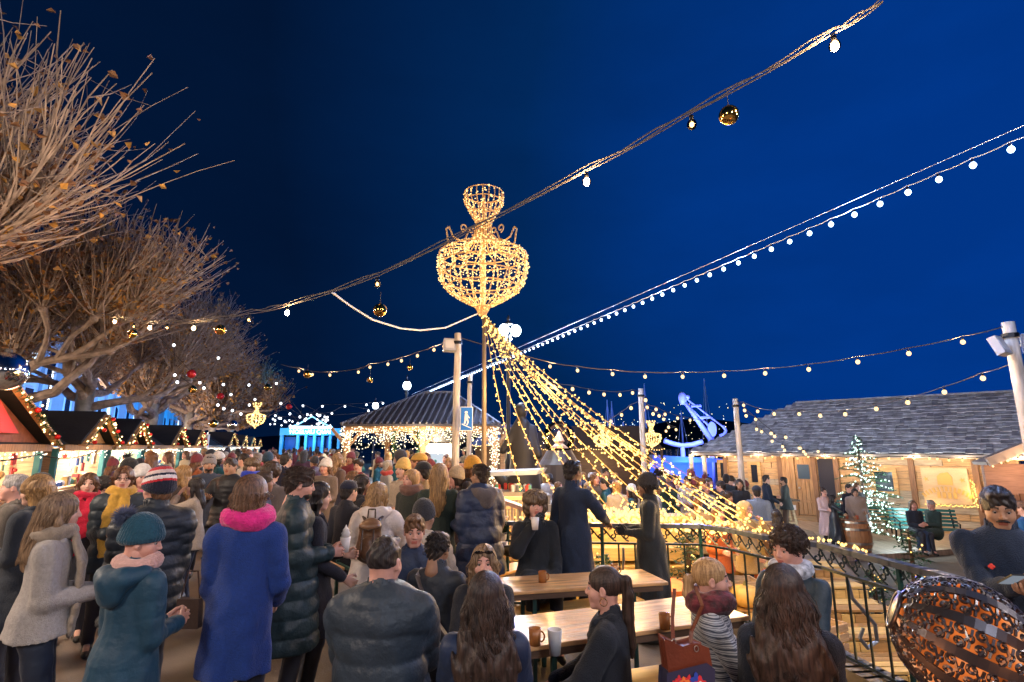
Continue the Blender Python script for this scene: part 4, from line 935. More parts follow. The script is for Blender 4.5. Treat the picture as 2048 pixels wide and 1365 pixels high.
q = atz(1880, 1092, ZT); bench((q.x - .15, q.y + .1, ZT), R(-22), 1.7, 'dark green slatted park bench on the deck with a couple sitting on it')
q = atz(1790, 1078, ZT); bench((q.x - .1, q.y + 1.4, ZT), R(-22), 1.9, 'dark green park bench behind the foot of the large fir')
def high_table(px, py, label, Y=18.0):
    p = at(px, 950, Y); e = empty('standing_table', (p.x, Y, ZT), label=label, category='table')
    b = MB(); b.box((0, 0, 1.12), (.75, .6, .05)); b.build('top', w_dark, e)
    for sx in (-1, 1):
        for sy in (-1, 1): b = MB(); b.beam((sx * .3, sy * .2, 0), (sx * .14, sy * .12, 1.1), .07, .07, (0, 1, 0)); b.build('leg', w_pale, e)
    b = MB(); b.box((0, 0, .42), (.5, .4, .05)); b.build('shelf', w_pale, e); return e
high_table(1563, 960, 'tall wooden table with splayed legs beside two standing men')

# ---------------------------------------------------------------- railing
RP = polyline(RAIL[:-2] + RAIL[-2:], 0, 6)
m_rail = mat('rail_iron', (.02, .035, .04), .38, metal=.4, coat=.3); e = empty('iron_railing', RAIL[1].copy() * 1.0, label='curved black wrought iron railing with a scrollwork frieze', category='railing'); e.location.z = 0; o0 = Vector((e.location.x, e.location.y, 0))
V = []
b = MB()
for i in range(len(RP) - 1): a, c = RP[i] - o0, RP[i + 1] - o0; ex = (c - a).normalized() * .012; b.beam(a - ex, c + ex, .09, .045)
b.build('handrail', mat('rail_top', (.10, .12, .17), .28, metal=.5), e)
for z in (.80, .12):
    b = MB()
    for i in range(len(RP) - 1): a, c = RP[i] - o0, RP[i + 1] - o0; a.z = c.z = z; ex = (c - a).normalized() * .008; b.beam(a - ex, c + ex, .035, .022)
    b.build('rail_bar', m_rail, e)
cum = [0]
for i in range(len(RP) - 1): cum.append(cum[-1] + (RP[i + 1] - RP[i]).length)
def along(s):
    i = 0
    while i < len(cum) - 2 and cum[i + 1] < s: i += 1
    t = (s - cum[i]) / max(1e-6, cum[i + 1] - cum[i]); p = RP[i].lerp(RP[i + 1], t); d = (RP[i + 1] - RP[i]).normalized(); return p, d
s_ = .1; k = 0
while s_ < cum[-1]:
    p, d = along(s_); p = p - o0
    if k % 6 == 0:
        b = MB(); b.tube([(p.x, p.y, .0), (p.x, p.y, .99)], .022, 6); b.build('upright', mat('rail_green', (.01, .06, .06), .4), e)
    else:
        b = MB(); b.tube([(p.x, p.y, .125), (p.x, p.y, .80)], .011, 5); b.build('baluster', m_rail, e)
    s_ += .185; k += 1
sc_b = MB(); s_ = .12; k = 0
while s_ < cum[-1] - .2:
    p, d = along(s_); sg = 1
    def pt(u, v): return Vector((p.x, p.y, 0)) - o0 + d * u + Vector((0, 0, .9 + v))
    sc_b.tube([pt(.09 * (1 - 2 * t) * 1.0, .075 * math.sin((t - .5) * 3.0)) for t in np.linspace(0, 1, 7)], .0095, 4)
    for c_, s2 in ((-.045, 1), (.055, -1)):
        sc_b.tube([pt(c_ + .035 * (1 - a / 9) * math.cos(a * s2 + 1.2), .02 * s2 + .035 * (1 - a / 9) * math.sin(a * s2 + 1.2)) for a in np.linspace(0, 6.5, 11)], .0085, 4)
    s_ += .145; k += 1
sc_b.build('scrollwork', m_rail, e)
for px_, py_ in ((1660, 1290), (1250, 1180)):
    s_ = 0; q = at(px_, py_, 4.9 if px_ > 1500 else 6.3)
    best = min(range(0, int(cum[-1] * 20)), key=lambda i: (along(i / 20)[0].xy - q.xy).length); p, d = along(best / 20)
    b = MB(); nrm = Vector((d.y, -d.x, 0)); nrm = nrm if nrm.dot(Vector((1, 1, 0))) > 0 else -nrm
    pts = [(.0, .75), (.03, .6), (.12, .5), (.22, .38), (.22, .25), (.12, .2), (.06, .28), (.1, .36)]; b.tube(polyline([Vector((p.x, p.y, z)) - o0 + nrm * (x + .03) for x, z in pts], 0, 3), .016, 6); b.build('scroll_bracket', mat('grey_iron', (.2, .22, .26), .4, metal=.5), e)
# bulbs lying along the handrail
b = MB(); 
for i in range(120):
    s_ = cum[-1] * (.03 + .62 * i / 120) ; p, d = along(s_); b.octa(p - o0 + Vector((0, .05, .035)) + Vector((rd.uniform(-.03, .03), rd.uniform(-.02, .05), rd.uniform(0, .03))), .0135)
st = b.build('rail_fairy_lights', E_fairy, loc=(o0.x, o0.y, 0), label='golden fairy lights wound along the black railing top', category='string light', kind='stuff')
# stone kerb under railing
b = MB()
for i in range(len(RP) - 1): a, c = RP[i].copy(), RP[i + 1].copy(); a.z = c.z = .045; ex = (c - a).normalized() * .02; b.beam(a - ex, c + ex, .3, .09)
b.build('kerb', mat('kerb_stone', (.2, .17, .14), .8, var=.3, scale=5, bump=.4), kind='structure')

# ---------------------------------------------------------------- sunken display behind the railing
m_ply = wood('yellow_boards', (.62, .42, .15), (1, 9, 9), var=.22)
DY = 8.05
e = empty('display_stand', (2.6, DY, ZG), label='stepped display of yellow lit boards seen through the railing bars', category='display stand')
b = MB()
for i in range(5):
    for j in range(4): b.cur = rd.choice((0, 0, 1)); b.box((.1 + rd.uniform(-.05, .05), -1.12 + i * .62 + j * .152, .37 + i * .16 + rd.uniform(-.004, .004)), (5.6, .138, .03))
    x = -2.7
    while x < 2.85: w = rd.uniform(.14, .24); b.cur = rd.choice((0, 0, 1)); b.box((x + w / 2, -1.19 + i * .62, .17 + i * .16 + rd.uniform(-.02, .0)), (w - .012, .03, .36)); x += w
b.build('steps', [m_ply, wood('boards_ochre', (.38, .22, .08), (1, 9, 9), var=.3)], e)
for k, (x, y, z, sx, sy, sz, rz_c) in enumerate([(-1.9, -.6, .56, .5, .4, .32, .2), (-.8, -.2, .72, .45, .4, .3, -.3), (.2, -.7, .56, .5, .35, .3, .1), (1.5, -.5, .56, .45, .4, .35, .5), (.9, .6, .88, .5, .4, .3, .0)]):
    ec = empty('wooden_crate', (2.6 + x, DY + y, ZG + z - .17), rz_c, label=['slatted crate left of the orange planter steps', 'slatted crate on the second board step', 'slatted crate on the front board step in the middle', 'slatted crate on the front board step at the right', 'slatted crate high on the back board step'][k], category='crate', group='crates on the lit board steps'); b = MB()
    for q_ in range(3): zz = sz * (q_ + .5) / 3; b.box((0, -sy / 2, zz), (sx, .02, sz / 3 - .025)); b.box((0, sy / 2, zz), (sx, .02, sz / 3 - .025)); b.box((-sx / 2, 0, zz), (.02, sy, sz / 3 - .025)); b.box((sx / 2, 0, zz), (.02, sy, sz / 3 - .025))
    b.build('slats', w_pale, ec); b = MB(); [b.box((a_ * (sx / 2 - .03), c_ * (sy / 2 - .03), sz / 2), (.04, .04, sz)) for a_ in (-1, 1) for c_ in (-1, 1)]; b.box((0, 0, .02), (sx - .05, sy - .05, .02)); b.build('frame', w_pale, ec)
b = MB()
for i in range(5): b.box((-.2, 2.1, .75 + i * .2), (5.2, .05, .19))
for x in (-2.6, -.9, .8, 2.3): b.box((x, 2.06, .9), (.1, .06, 1.3))
b.build('back_boards', m_ply, e)
b = MB(); b.prism([(-3.2, 1.1), (.3, 1.1), (.3, 1.3), (-3.2, 1.3)], 1.4, 2.0, 'y'); b.build('bar_top', m_ply, e)
e2 = empty('planter_box', (1.95, 7.5, ZG + .39), R(10), label='orange wooden planter box behind the railing', category='planter'); b = MB(); b.prism([(-.3, 0), (.3, 0), (.36, .75), (-.36, .75)], -.3, .3, 'y'); b.build('box', mat('orange_paint', (.65, .16, .03), .6, var=.2), e2); b = MB(); b.box((0, 0, .77), (.8, .68, .05)); b.build('rim', mat('orange_paint', (.65, .16, .03), .6), e2)
def pumpkin(loc, r, col, label):
    b = MB(); V = []; n = 24; m = 10
    for i in range(m + 1):
        th = math.pi * i / m
        for k in range(n):
            a = 2 * math.pi * k / n; rr_ = r * math.sin(th) * (1 + .07 * math.cos(8 * a)); V.append((rr_ * math.cos(a), rr_ * math.sin(a), -math.cos(th) * r * .78 + (-.1 * r if i > m - 2 else 0)))
    b.add(V, [(i * n + k, i * n + (k + 1) % n, (i + 1) * n + (k + 1) % n, (i + 1) * n + k) for i in range(m) for k in range(n)])
    e = empty('pumpkin', (loc[0], loc[1], loc[2] + r * .76), label=label, category='pumpkin', group='pumpkins behind the railing'); b.build('shell', mat('pumpkin' + str(col), col, .5, var=.2), e, smooth=True)
    b = MB(); b.tube([(0, 0, r * .6), (.01, 0, r * .85), (.04, 0, r * .98)], [.03, .02, .016], 6); b.build('stalk', mat('stalk', (.2, .18, .06), .7), e)
def on(px, py, z):
    d = ray(px, py)
    if px < 1530:
        for i in range(5):
            zs = ZG + .385 + .16 * i; k = (zs - H) / d.z; y = d.y * k
            if y < DY - 1.19 + .62 * (i + 1): y = max(y, DY - 1.05 + .62 * i); return Vector((d.x / d.y * y, y, zs))
    p = atz(px, py, ZG); return p
for px_, py_, z, r, c, lb in [(1493, 1160, -.2, .21, (.72, .45, .12), 'large pale yellow pumpkin behind the curly haired person'), (1520, 1118, .1, .14, (.62, .12, .02), 'small orange pumpkin on the upper step'), (1488, 1095, .15, .12, (.72, .5, .15), 'small pale pumpkin stacked high at the railing corner'), (1238, 1120, .0, .16, (.72, .5, .2), 'pale pumpkin left of the orange planter'), (1405, 1170, -.3, .15, (.6, .14, .03), 'orange pumpkin low behind the railing bars'), (1600, 1195, -.35, .16, (.6, .16, .03), 'orange pumpkin behind the curly haired person shoulder'), (1790, 1260, -.55, .17, (.7, .4, .1), 'yellow pumpkin near the fire globe')]:
    q = on(px_, py_ + 60 * r / .2, z); pumpkin((q.x, q.y, q.z), r, c, lb)
for i, (px_, py_, z, h) in enumerate([(1310, 1150, -.35, 1.0), (1385, 1140, -.25, 1.0), (1420, 1185, -.5, .8), (1555, 1150, -.35, .95), (1700, 1215, -.6, .9), (1210, 1190, -.55, .9), (1765, 1200, -.55, 1.0)]):
    q = on(px_, py_ + 45, z); h *= .8; fir((q.x, q.y + .1, q.z), h, h * .5, ['fir bush between the two standing people', 'fir bush behind the railing right of the pompom hat woman', 'low fir bush above the orange pumpkin', 'fir bush behind the curly haired person', 'fir bush behind the lower railing bars', 'low fir bush left of the orange planter', 'fir bush next to the yellow pumpkin'][i], 26, E_fairy, name='fir_bush', seed=20 + i, lrad=.014)
for i, (x, y, z) in enumerate([(.5, 7.4, .35), (2.0, 7.5, .45), (3.3, 6.9, .3), (3.9, 5.6, .15), (4.0, 4.6, .0), (2.9, 8.6, .7), (1.2, 9.2, .9)]):
    e = empty('glow_lantern', (x, y, z), label='warm hanging lantern lighting the display, ' + ['by the orange planter', 'behind the railing corner', 'over the steps', 'beyond the curly haired person', 'close to the fire globe', 'above the back boards', 'by the long counter'][i], category='lantern', group='lanterns lighting the display')
    b = MB(); b.lathe([(.03, -.05), (.045, -.03), (.045, .04), (.02, .07)], n=8); b.build('glass', E_fairy, e); b = MB(); b.lathe([(.05, .07), (.02, .12)], n=8); b.tube([(0, 0, .12), (0, 0, .25)], .004, 3); b.build('cap', m_black, e)
    lamp('lantern_light', (0, 0, -.12), 5.5, (1, .58, .16), .08, e)
# dense garlands of golden lights
for pts, lb in [([(1170, 1030, 7.6), (1240, 1032, 7.4), (1320, 1040, 7.1), (1400, 1048, 6.9), (1450, 1056, 6.6)], 'thick golden garland of lights piled just behind the railing'), ([(1120, 1045, 7.9), (1180, 1022, 8.4), (1260, 1018, 8.6), (1330, 1025, 8.4)], 'golden garland of lights along the far counter')]:
    P = polyline([at(*q) for q in pts], .05, 10); b = MB()
    for i in range(330): t = rd.random() * (len(P) - 1); k = int(t); p = P[k].lerp(P[k + 1], t - k); b.octa(p + Vector((rd.gauss(0, .07), rd.gauss(0, .08), rd.gauss(0, .045))), .018)
    b.build('light_garland', E_fairy, label=lb, category='garland', kind='stuff')
e = empty('long_counter', (2.0, 10.3, ZG), R(-4), label='long wooden counter glowing yellow behind the railing', category='counter')
b = MB(); b.box((0, 0, 1.72), (3.6, .5, .06)); b.box((0, -.15, .85), (3.4, .06, 1.65)); b.build('body', m_ply, e)
for x in (-1.2, 0, 1.2): lamp('glow', (x, -.9, 1.9), 8, (1, .6, .18), .25, e)
# pale lattice fence and ramp rail left of the standing man
fp = at(1015, 985, 8.8); e = empty('lattice_fence', (fp.x, 8.8, 0), R(8), label='pale wooden balustrade fence below the leftmost strand of lights', category='fence')
b = MB(); b.box((0, 0, 1.08), (.75, .07, .05)); b.box((0, 0, .93), (.75, .04, .03)); b.box((0, 0, .3), (.75, .04, .04))
for i in range(15): b.box((-.34 + i * .048, 0, .62), (.018, .02, .62))
for i in range(10): b.beam((-.34 + i * .07, 0, .945), (-.3 + i * .07, 0, 1.055), .014, .02, (0, 1, 0))
b.build('balustrade', wood('fence_cream', (.6, .45, .25)), e)
e = MB(); e.box((0, 0, .6), (.11, .11, 1.2)); e.build('red_post', mat('orange_paint', (.65, .16, .03), .6), loc=(at(993, 1020, 6.9).x, 6.9, 0), label='orange painted square post beside the navy puffer man', category='post')
e = MB(); a_, c_ = at(1000, 1000, 7.2), at(1062, 1022, 6.9); e.beam(a_, c_, .1, .05); 
for t in (.15, .4, .65, .9): p = a_.lerp(c_, t); e.beam(p, (p.x, p.y, .05), .03, .03)
e.build('ramp_handrail', mat('pale_rail', (.5, .45, .4), .5), label='pale sloping handrail beside the orange post', category='handrail')
e = empty('market_stand', (at(1000, 940, 9.8).x + .25, 9.9, 0), R(-12), label='small grey roofed stand crowded with jars near the chandelier pole', category='stand')
b = MB(); b.prism([(-.5, 1.45), (.55, 1.5), (.5, 1.42), (-.5, 1.38)], -.5, .5, 'y'); b.build('roof', mat('stand_roof', (.28, .33, .45), .5), e); b = MB(); b.box((0, .1, .55), (.8, .6, 1.1)); b.build('cabinet', stone, e)
b = MB()
for i in range(24): b.cur = rd.randint(0, 5); b.lathe([(.03, 1.1), (.035, 1.2), (.02, 1.22)], c=(rd.uniform(-.36, .36), rd.uniform(-.15, .35), 0), n=7)
b.build('jars', m_goods, e, kind='stuff')

# ---------------------------------------------------------------- blue harbour crane, masts, canopy
m_cr = mat('crane_white', (.6, .65, .75), .5)
cb = at(1400, 893, 44); e = empty('harbour_crane', (cb.x, 44, ZG), label='white boat crane with a slanting jib lit deep blue', category='crane'); base = Vector(e.location)
def cp(px, py, Y=44): return at(px, py, Y) - base
b = MB(); b.tube([cp(1366, 800), cp(1424, 882)], [.14, .24], 10); b.build('jib', m_cr, e, smooth=True)
b = MB(); t0_ = cp(1365, 797); b.ball(t0_, .5, 14, 10, (.7, .5, 1.1)); b.ball(t0_ + Vector((.4, 0, .1)), .22, 10, 8); b.build('pulley_head', m_cr, e, smooth=True)
b = MB(); b.tube([cp(1370, 796), cp(1447, 855)], .07, 5); b.tube([cp(1372, 808), cp(1420, 855)], .07, 5)
for px_, py_ in ((1390, 812), (1408, 835)): b.tube([cp(px_ - 8, py_ + 1), cp(px_ + 12, py_)], .12, 6)
b.build('stay_cables', m_cr, e)
b = MB(); q = cp(1424, 859); b.lathe([(.01, -.1), (.62, -.1), (.62, .1), (.01, .1)], n=20, M=Matrix.Rotation(R(90), 3, 'X')); o = b.build('drum', m_cr, e, smooth=False); o.location = q; o.scale = (.55, 1, 1)
b = MB(); b.tube(polyline([cp(1446, 852), cp(1452, 862), cp(1449, 868), cp(1440, 872)], 0, 3), .12, 6); b.build('hook', m_cr, e)
b = MB(); b.tube(polyline([cp(1328, 882), cp(1345, 888), cp(1365, 892), cp(1385, 890), cp(1405, 884)], 0, 4), .2, 8); b.build('hull_arm', m_cr, e, smooth=True)
b = MB(); b.tube([cp(1365, 892), Vector((cp(1365, 892).x, 0, 0))], .18, 8); b.tube([cp(1422, 884), Vector((cp(1422, 884).x, 0, 0))], .2, 8); b.build('pedestal', m_cr, e, smooth=True)
for p_, en in ((cp(1390, 850, 41), 900), (cp(1345, 870, 41), 700), (cp(1430, 880, 41), 500)): lamp('blue_light', p_, en, (.10, .14, 1), .3, e)
for px_, yt, lb in [(1408, 757, 'tall blue lit mast behind the crane jib'), (1362, 822, 'blue lit mast left of the crane jib'), (1214, 800, 'faint mast left of the middle pole'), (1223, 803, 'second faint mast left of the middle pole'), (1288, 768, 'mast just right of the middle pole'), (1246, 845, 'short mast behind the small chandeliers')]:
    t = at(px_, yt, 54); e = empty('boat_mast', (t.x, 54, -2), label=lb, category='mast', group='boat masts in the harbour'); b = MB(); b.tube([(0, 0, 0), (0, 0, t.z + 2)], [.12, .06], 6); b.build('spar', mat('mast', (.3, .5, .6), .4), e); b = MB(); b.tube([(.0, 0, t.z + 1.8), (-.9, 0, 1)], .02, 4); b.tube([(0, 0, t.z + 1.8), (.9, 0, 1)], .02, 4); b.build('stays', mat('mast', (.3, .5, .6), .4), e)
lamp_o = at(1380, 880, 50); e = empty('harbour_canopy', (at(1375, 915, 34).x, 34, ZG), label='low canopy lit deep blue below the crane', category='canopy')
b = MB(); b.prism([(-2.2, 2.0), (2.4, 2.0), (2.4, 2.2), (-2.2, 2.45)], 0, 2, 'y'); b.build('roof', mat('canopy_white', (.5, .5, .55), .6), e); b = MB(); b.box((0, 1.9, 1.0), (4.4, .08, 2.0)); b.build('wall', mat('canopy_white', (.5, .5, .55), .6), e)
for x in (-2, 2): b = MB(); b.box((x, .1, 1), (.12, .12, 2)); b.build('post', w_white, e)
lamp('blue_light', (0, -.8, 1.2), 500, (.02, .10, 1), .3, e); lamp('blue_light', (0, 0, 3.4), 500, (.02, .10, 1), .3, e)

# ---------------------------------------------------------------- beer tables and benches
m_top = mat('varnished_pine', (.60, .34, .15), .34, var=.6, scale=2.6, bump=1.0, bscale=7, coat=.35, stretch=(1, 9, 1), detail=9); m_bench = mat('bench_pine', (.60, .33, .08), .35, var=.25, scale=2, stretch=(1, 7, 1))
def beer_table(a, c, wdt, zt, label, top=m_top):
    """a,c world xy of near long edge ends"""
    a = Vector((a[0], a[1], 0)); c = Vector((c[0], c[1], 0)); d = (c - a); L = d.length; rz = math.atan2(d.y, d.x)
    e = empty('beer_table', a, rz, label=label, category='table', group='beer tables')
    b = MB(); b.box((L / 2, wdt / 2, zt - .014), (L, wdt, .028)); o = b.build('tabletop', top, e); md = o.modifiers.new('bevel', 'BEVEL'); md.width = .006; md.segments = 2
    b = MB(); b.box((L / 2, .02, zt - .05), (L - .1, .025, .04)); b.box((L / 2, wdt - .02, zt - .05), (L - .1, .025, .04)); b.build('apron', w_dark, e)
    for x in (.3, L - .3):
        b = MB()
        for y in (.06, wdt - .06): b.beam((x, y, 0), (x, y, zt - .03), .03, .03)
        b.box((x, wdt / 2, .25), (.025, wdt - .16, .025)); b.box((x, wdt / 2, zt - .07), (.03, wdt - .1, .03)); b.build('leg', m_green, e)
    return e
def beer_bench(a, c, wdt, zt, label):
    e = beer_table(a, c, wdt, zt, label, m_bench); e.name = 'beer_bench'; e['category'] = 'bench'; e['group'] = 'beer benches'; return e
def G(px, py, z=.76): p = atz(px, py, z); return (p.x, p.y)
beer_table(G(1000, 1186), G(1337, 1164), .50, .76, 'varnished table in the middle, between the sunglasses woman and the railing')
beer_bench(G(1030, 1232, .46), G(1290, 1200, .46), .25, .46, 'yellow bench in front of the middle varnished table')
beer_table(G(1020, 1300), G(1500, 1232), .56, .76, 'wet varnished table in front of the ponytail woman and the blonde woman')
beer_bench(G(1020, 1420, .46), G(1560, 1330, .46), .27, .46, 'bench on which the front row of women sit')
beer_table(G(880, 1110), G(1035, 1096), .55, .76, 'far table with the white plant pot on it')
beer_bench(G(885, 1080, .60), G(1035, 1062, .60), .28, .60, 'orange lit bench behind the white plant pot')
beer_bench(G(1000, 1150, .46), G(1065, 1130, .46), .28, .46, 'short end of a yellow bench next to the fur hat woman')
beer_table(G(655, 1140), G(690, 1135), .6, .76, 'end of a table behind the man holding a cream topped drink')
beer_table(G(745, 975, .76), G(600, 985, .76), .5, .76, 'yellow table far back on the left of the seated crowd')
# plant pot
pp = atz(985, 1097, .76); pp.y += .25; e = empty('plant_pot', (pp.x + .05, pp.y, .76), label='white pot with pale flowers and fir sprigs on the far table', category='plant pot')
b = MB(); b.lathe([(.06, 0), (.11, .06), (.115, .14), (.10, .14), (.09, .1), (.01, .09)], n=18); b.build('pot', mat('white_pot', (.65, .62, .6), .4), e, smooth=True)
b = MB(); 
for i in range(500):
    d = Vector((rd.gauss(0, 1), rd.gauss(0, 1), abs(rd.gauss(0, .9)))).normalized() * rd.uniform(.08, .24); s2 = d.cross(Vector((.2, .4, .9))).normalized() * .008; p = Vector((0, 0, .12)); b.add([p + d * .4 - s2, p + d * .4 + s2, p + d], [(0, 1, 2)])
b.build('sprigs', needle, e)
for i in range(9):
    b = MB(); a = rd.random() * 6.28; c = Vector((.1 * math.cos(a), .1 * math.sin(a), .2 + rd.uniform(0, .14)))
    for k in range(5): a2 = k * 1.257; b.ball(c + Vector((.018 * math.cos(a2), .018 * math.sin(a2), 0)), .014, 6, 4)
    b.build('flower', mat('petal', (.7, .6, .5), .5), e)
# cups
for px_, py_, z, lb in [(1112, 1318, .76, 'white cup on the wet table left of the ponytail woman'), (1008, 1112, .76, 'small white cup beside the plant pot')]:
    q = atz(px_, py_, z); b = MB(); b.lathe([(.030, 0), (.042, .13), (.038, .13), (.028, .01), (.001, .01)], n=14); b.build('cup', mat('white_cup', (.75, .7, .66), .4), loc=(q.x, q.y + .06, z), smooth=True, label=lb, category='cup', group='cups on the tables')

# ---------------------------------------------------------------- fire globe
fc = at(1925, 1282, 2.05); e = empty('fire_globe', (fc.x, 2.05, 0), label='pierced bronze fire globe with glowing scroll openings at the lower right', category='fire globe'); rg = .212
shell = mat('globe_bronze', (.04, .038, .045), .38, metal=.7, coat=.2)
b = MB(); b.ball((0, 0, 0), rg - .022, 32, 20); o = b.build('fire_glow', emit('fire_core', (1, .16, .03), .42), e, smooth=True); o.location = (0, 0, fc.z)
_m = emit('fire_core', (1, .16, .03), .42); nt = _m.node_tree; nz = nt.nodes.new('ShaderNodeTexNoise'); nz.inputs['Scale'].default_value = 5; tcn = nt.nodes.new('ShaderNodeTexCoord'); rp_ = nt.nodes.new('ShaderNodeValToRGB'); el_ = rp_.color_ramp.elements; el_[0].position = .38; el_[0].color = (.25, .05, .01, 1); el_[1].position = .72; el_[1].color = (1, .66, .36, 1); mm_ = rp_.color_ramp.elements.new(.55); mm_.color = (.85, .20, .04, 1)
nt.links.new(tcn.outputs['Object'], nz.inputs['Vector']); nt.links.new(nz.outputs[0], rp_.inputs[0]); nt.links.new(rp_.outputs[0], [n for n in nt.nodes if n.type == 'EMISSION'][0].inputs[0])
# shell: 5 solid bands as meridian ribs plus scroll filigree between them; axis tilted
b = MB(); ax = Matrix.Rotation(R(-30), 3, 'Z') @ Matrix.Rotation(R(22), 3, 'Y') @ Matrix.Rotation(R(90), 3, 'Y')
def sp(lat, lon, r): v = Vector((math.cos(lat) * math.cos(lon), math.cos(lat) * math.sin(lon), math.sin(lat))) * r; return ax @ v
NB = 12
for k in range(NB):
    lon = 2 * math.pi * k / NB; wdt = .085
    if k in (0, 1, 2): wdt = .26
    n = 24; V = []
    for i in range(n + 1):
        lat = -math.pi / 2 + math.pi * i / n
        for s2 in (-1, 1): V.append(sp(lat, lon + s2 * wdt, rg + .002)); 
        for s2 in (1, -1): V.append(sp(lat, lon + s2 * wdt, rg - .006))
    b.add(V, [(4 * i + j, 4 * i + (j + 1) % 4, 4 * i + 4 + (j + 1) % 4, 4 * i + 4 + j) for i in range(n) for j in range(4)])
for s2 in (-1, 1):
    n = 18; V = []
    for i in range(5):
        lat = s2 * (math.pi / 2 - i * .08)
        for k in range(n): V.append(sp(lat, 2 * math.pi * k / n, rg + .004))
    b.add(V, [(i * n + k, i * n + (k + 1) % n, (i + 1) * n + (k + 1) % n, (i + 1) * n + k) for i in range(4) for k in range(n)])
for k in range(NB):
    lon = 2 * math.pi * (k + .5) / NB
    for i in range(9):
        lat = -1.05 + i * .26
        for s2 in (-1, 1):
            cl_, cn_ = lat, lon + s2 * .10 / math.cos(lat) ** .3; rr_ = .085
            b.tube([sp(cl_ + rr_ * (1 - a / 8.5) * math.sin(a) * s2, cn_ + rr_ * (1 - a / 8.5) * math.cos(a) * s2 / max(.35, math.cos(lat)), rg - .002) for a in np.linspace(0, 7, 13)], .0062, 4)
        b.tube([sp(lat + .0, lon - .16, rg - .002), sp(lat + .10, lon, rg - .002), sp(lat, lon + .16, rg - .002)], .006, 4)
        b.tube([sp(lat + .13 + .035 * math.sin(a), lon + .05 * math.cos(a), rg - .002) for a in np.linspace(0, 6.28, 11)], .005, 4, cap=False); b.tube([sp(lat + .13, lon - .15, rg - .002), sp(lat + .13, lon - .05, rg - .002)], .005, 4); b.tube([sp(lat + .13, lon + .05, rg - .002), sp(lat + .13, lon + .15, rg - .002)], .005, 4)
o = b.build('pierced_shell', shell, e, smooth=False); o.location = (0, 0, fc.z)
b = MB(); b.tube([sp(1.26, a, rg + .004) for a in np.linspace(0, 6.283, 25)], .008, 6, cap=False); b.tube([sp(-1.26, a, rg + .004) for a in np.linspace(0, 6.283, 25)], .008, 6, cap=False); o = b.build('collar', shell, e, smooth=True); o.location = (0, 0, fc.z)
b = MB(); b.lathe([(.16, 0), (.16, .03), (.05, .08), (.04, fc.z - rg - .05), (.13, fc.z - rg + .02)], n=16); b.build('stand', shell, e, smooth=True)
for d_ in ((-.33, -.12, .0), (.05, -.42, .05)): lamp('fire_light', Vector(d_) + Vector((0, 0, fc.z - .05)), 2.2, (1, .35, .12), .1, e)
# added fill lamps, out of view, put in to brighten the nearest people
for i, (x, y, z, p, c) in enumerate([(-3.2, -1.6, 4.2, 330, (1, .80, .66)), (2.2, -2.4, 4.4, 270, (.80, .84, 1)), (-6.0, 3.2, 3.6, 340, (1, .78, .6)), (5.6, 1.2, 4.2, 240, (.9, .8, .8))]):
    e = empty('post_lamp', (x, y, 0), label='added fill lamp standing out of view, ' + ['over the left walkway', 'over the tables', 'in front of the nearest chalet', 'beyond the railing end'][i], category='street lamp')
    b = MB(); b.lathe([(.12, 0), (.06, .4), (.04, z - .3), (.09, z - .2)], n=10); b.build('post', m_black, e, smooth=True); b = MB(); b.ball((0, 0, z), .22, 16, 10); b.build('globe', emit('fill_lamp_globe', (1, .88, .72), 4), e, smooth=True)
    lamp('lamp_light', (0, 0, z - .35), p, c, .35, e)
# ================================================================== PEOPLE
def N3(v): v = np.array(v, float); return v / (np.linalg.norm(v) + 1e-9)
def ik(S, T, l1, l2, hint):
    S, T, hint = map(lambda q: np.array(q, float), (S, T, hint)); d = T - S; L = np.linalg.norm(d); L2 = min(L, (l1 + l2) * .995); d = d / (L + 1e-9); T = S + d * L2
    a = (l1 * l1 - l2 * l2 + L2 * L2) / (2 * L2); h = math.sqrt(max(1e-6, l1 * l1 - a * a)); n = hint - d * (hint @ d); n = N3(n)
    return S + d * a + n * h, T
def rotz(a): return np.array(Matrix.Rotation(a, 3, 'Z'))
def rotx(a): return np.array(Matrix.Rotation(a, 3, 'X'))
SK = {'fair': (.62, .36, .27), 'pink': (.60, .31, .24), 'tan': (.42, .23, .14), 'brown': (.26, .13, .075), 'dark': (.10, .05, .032)}
def skin_mats(tone):
    c = SK[tone]
    m = mat('skin_' + tone, c, .48, var=.08, scale=25, bump=.08, bscale=160); m.node_tree.nodes['Principled BSDF'].inputs['Subsurface Weight'].default_value = .0
    return [m, mat('lip_' + tone, (c[0] * .75, c[1] * .42, c[2] * .42), .4), mat('brow_' + ('d' if tone != 'fair' else 'f'), (.05, .03, .02) if tone != 'fair' else (.14, .08, .04), .8), mat('eye_white', (.34, .30, .28), .3), mat('iris', (.03, .02, .015), .15)]
_HT = {}
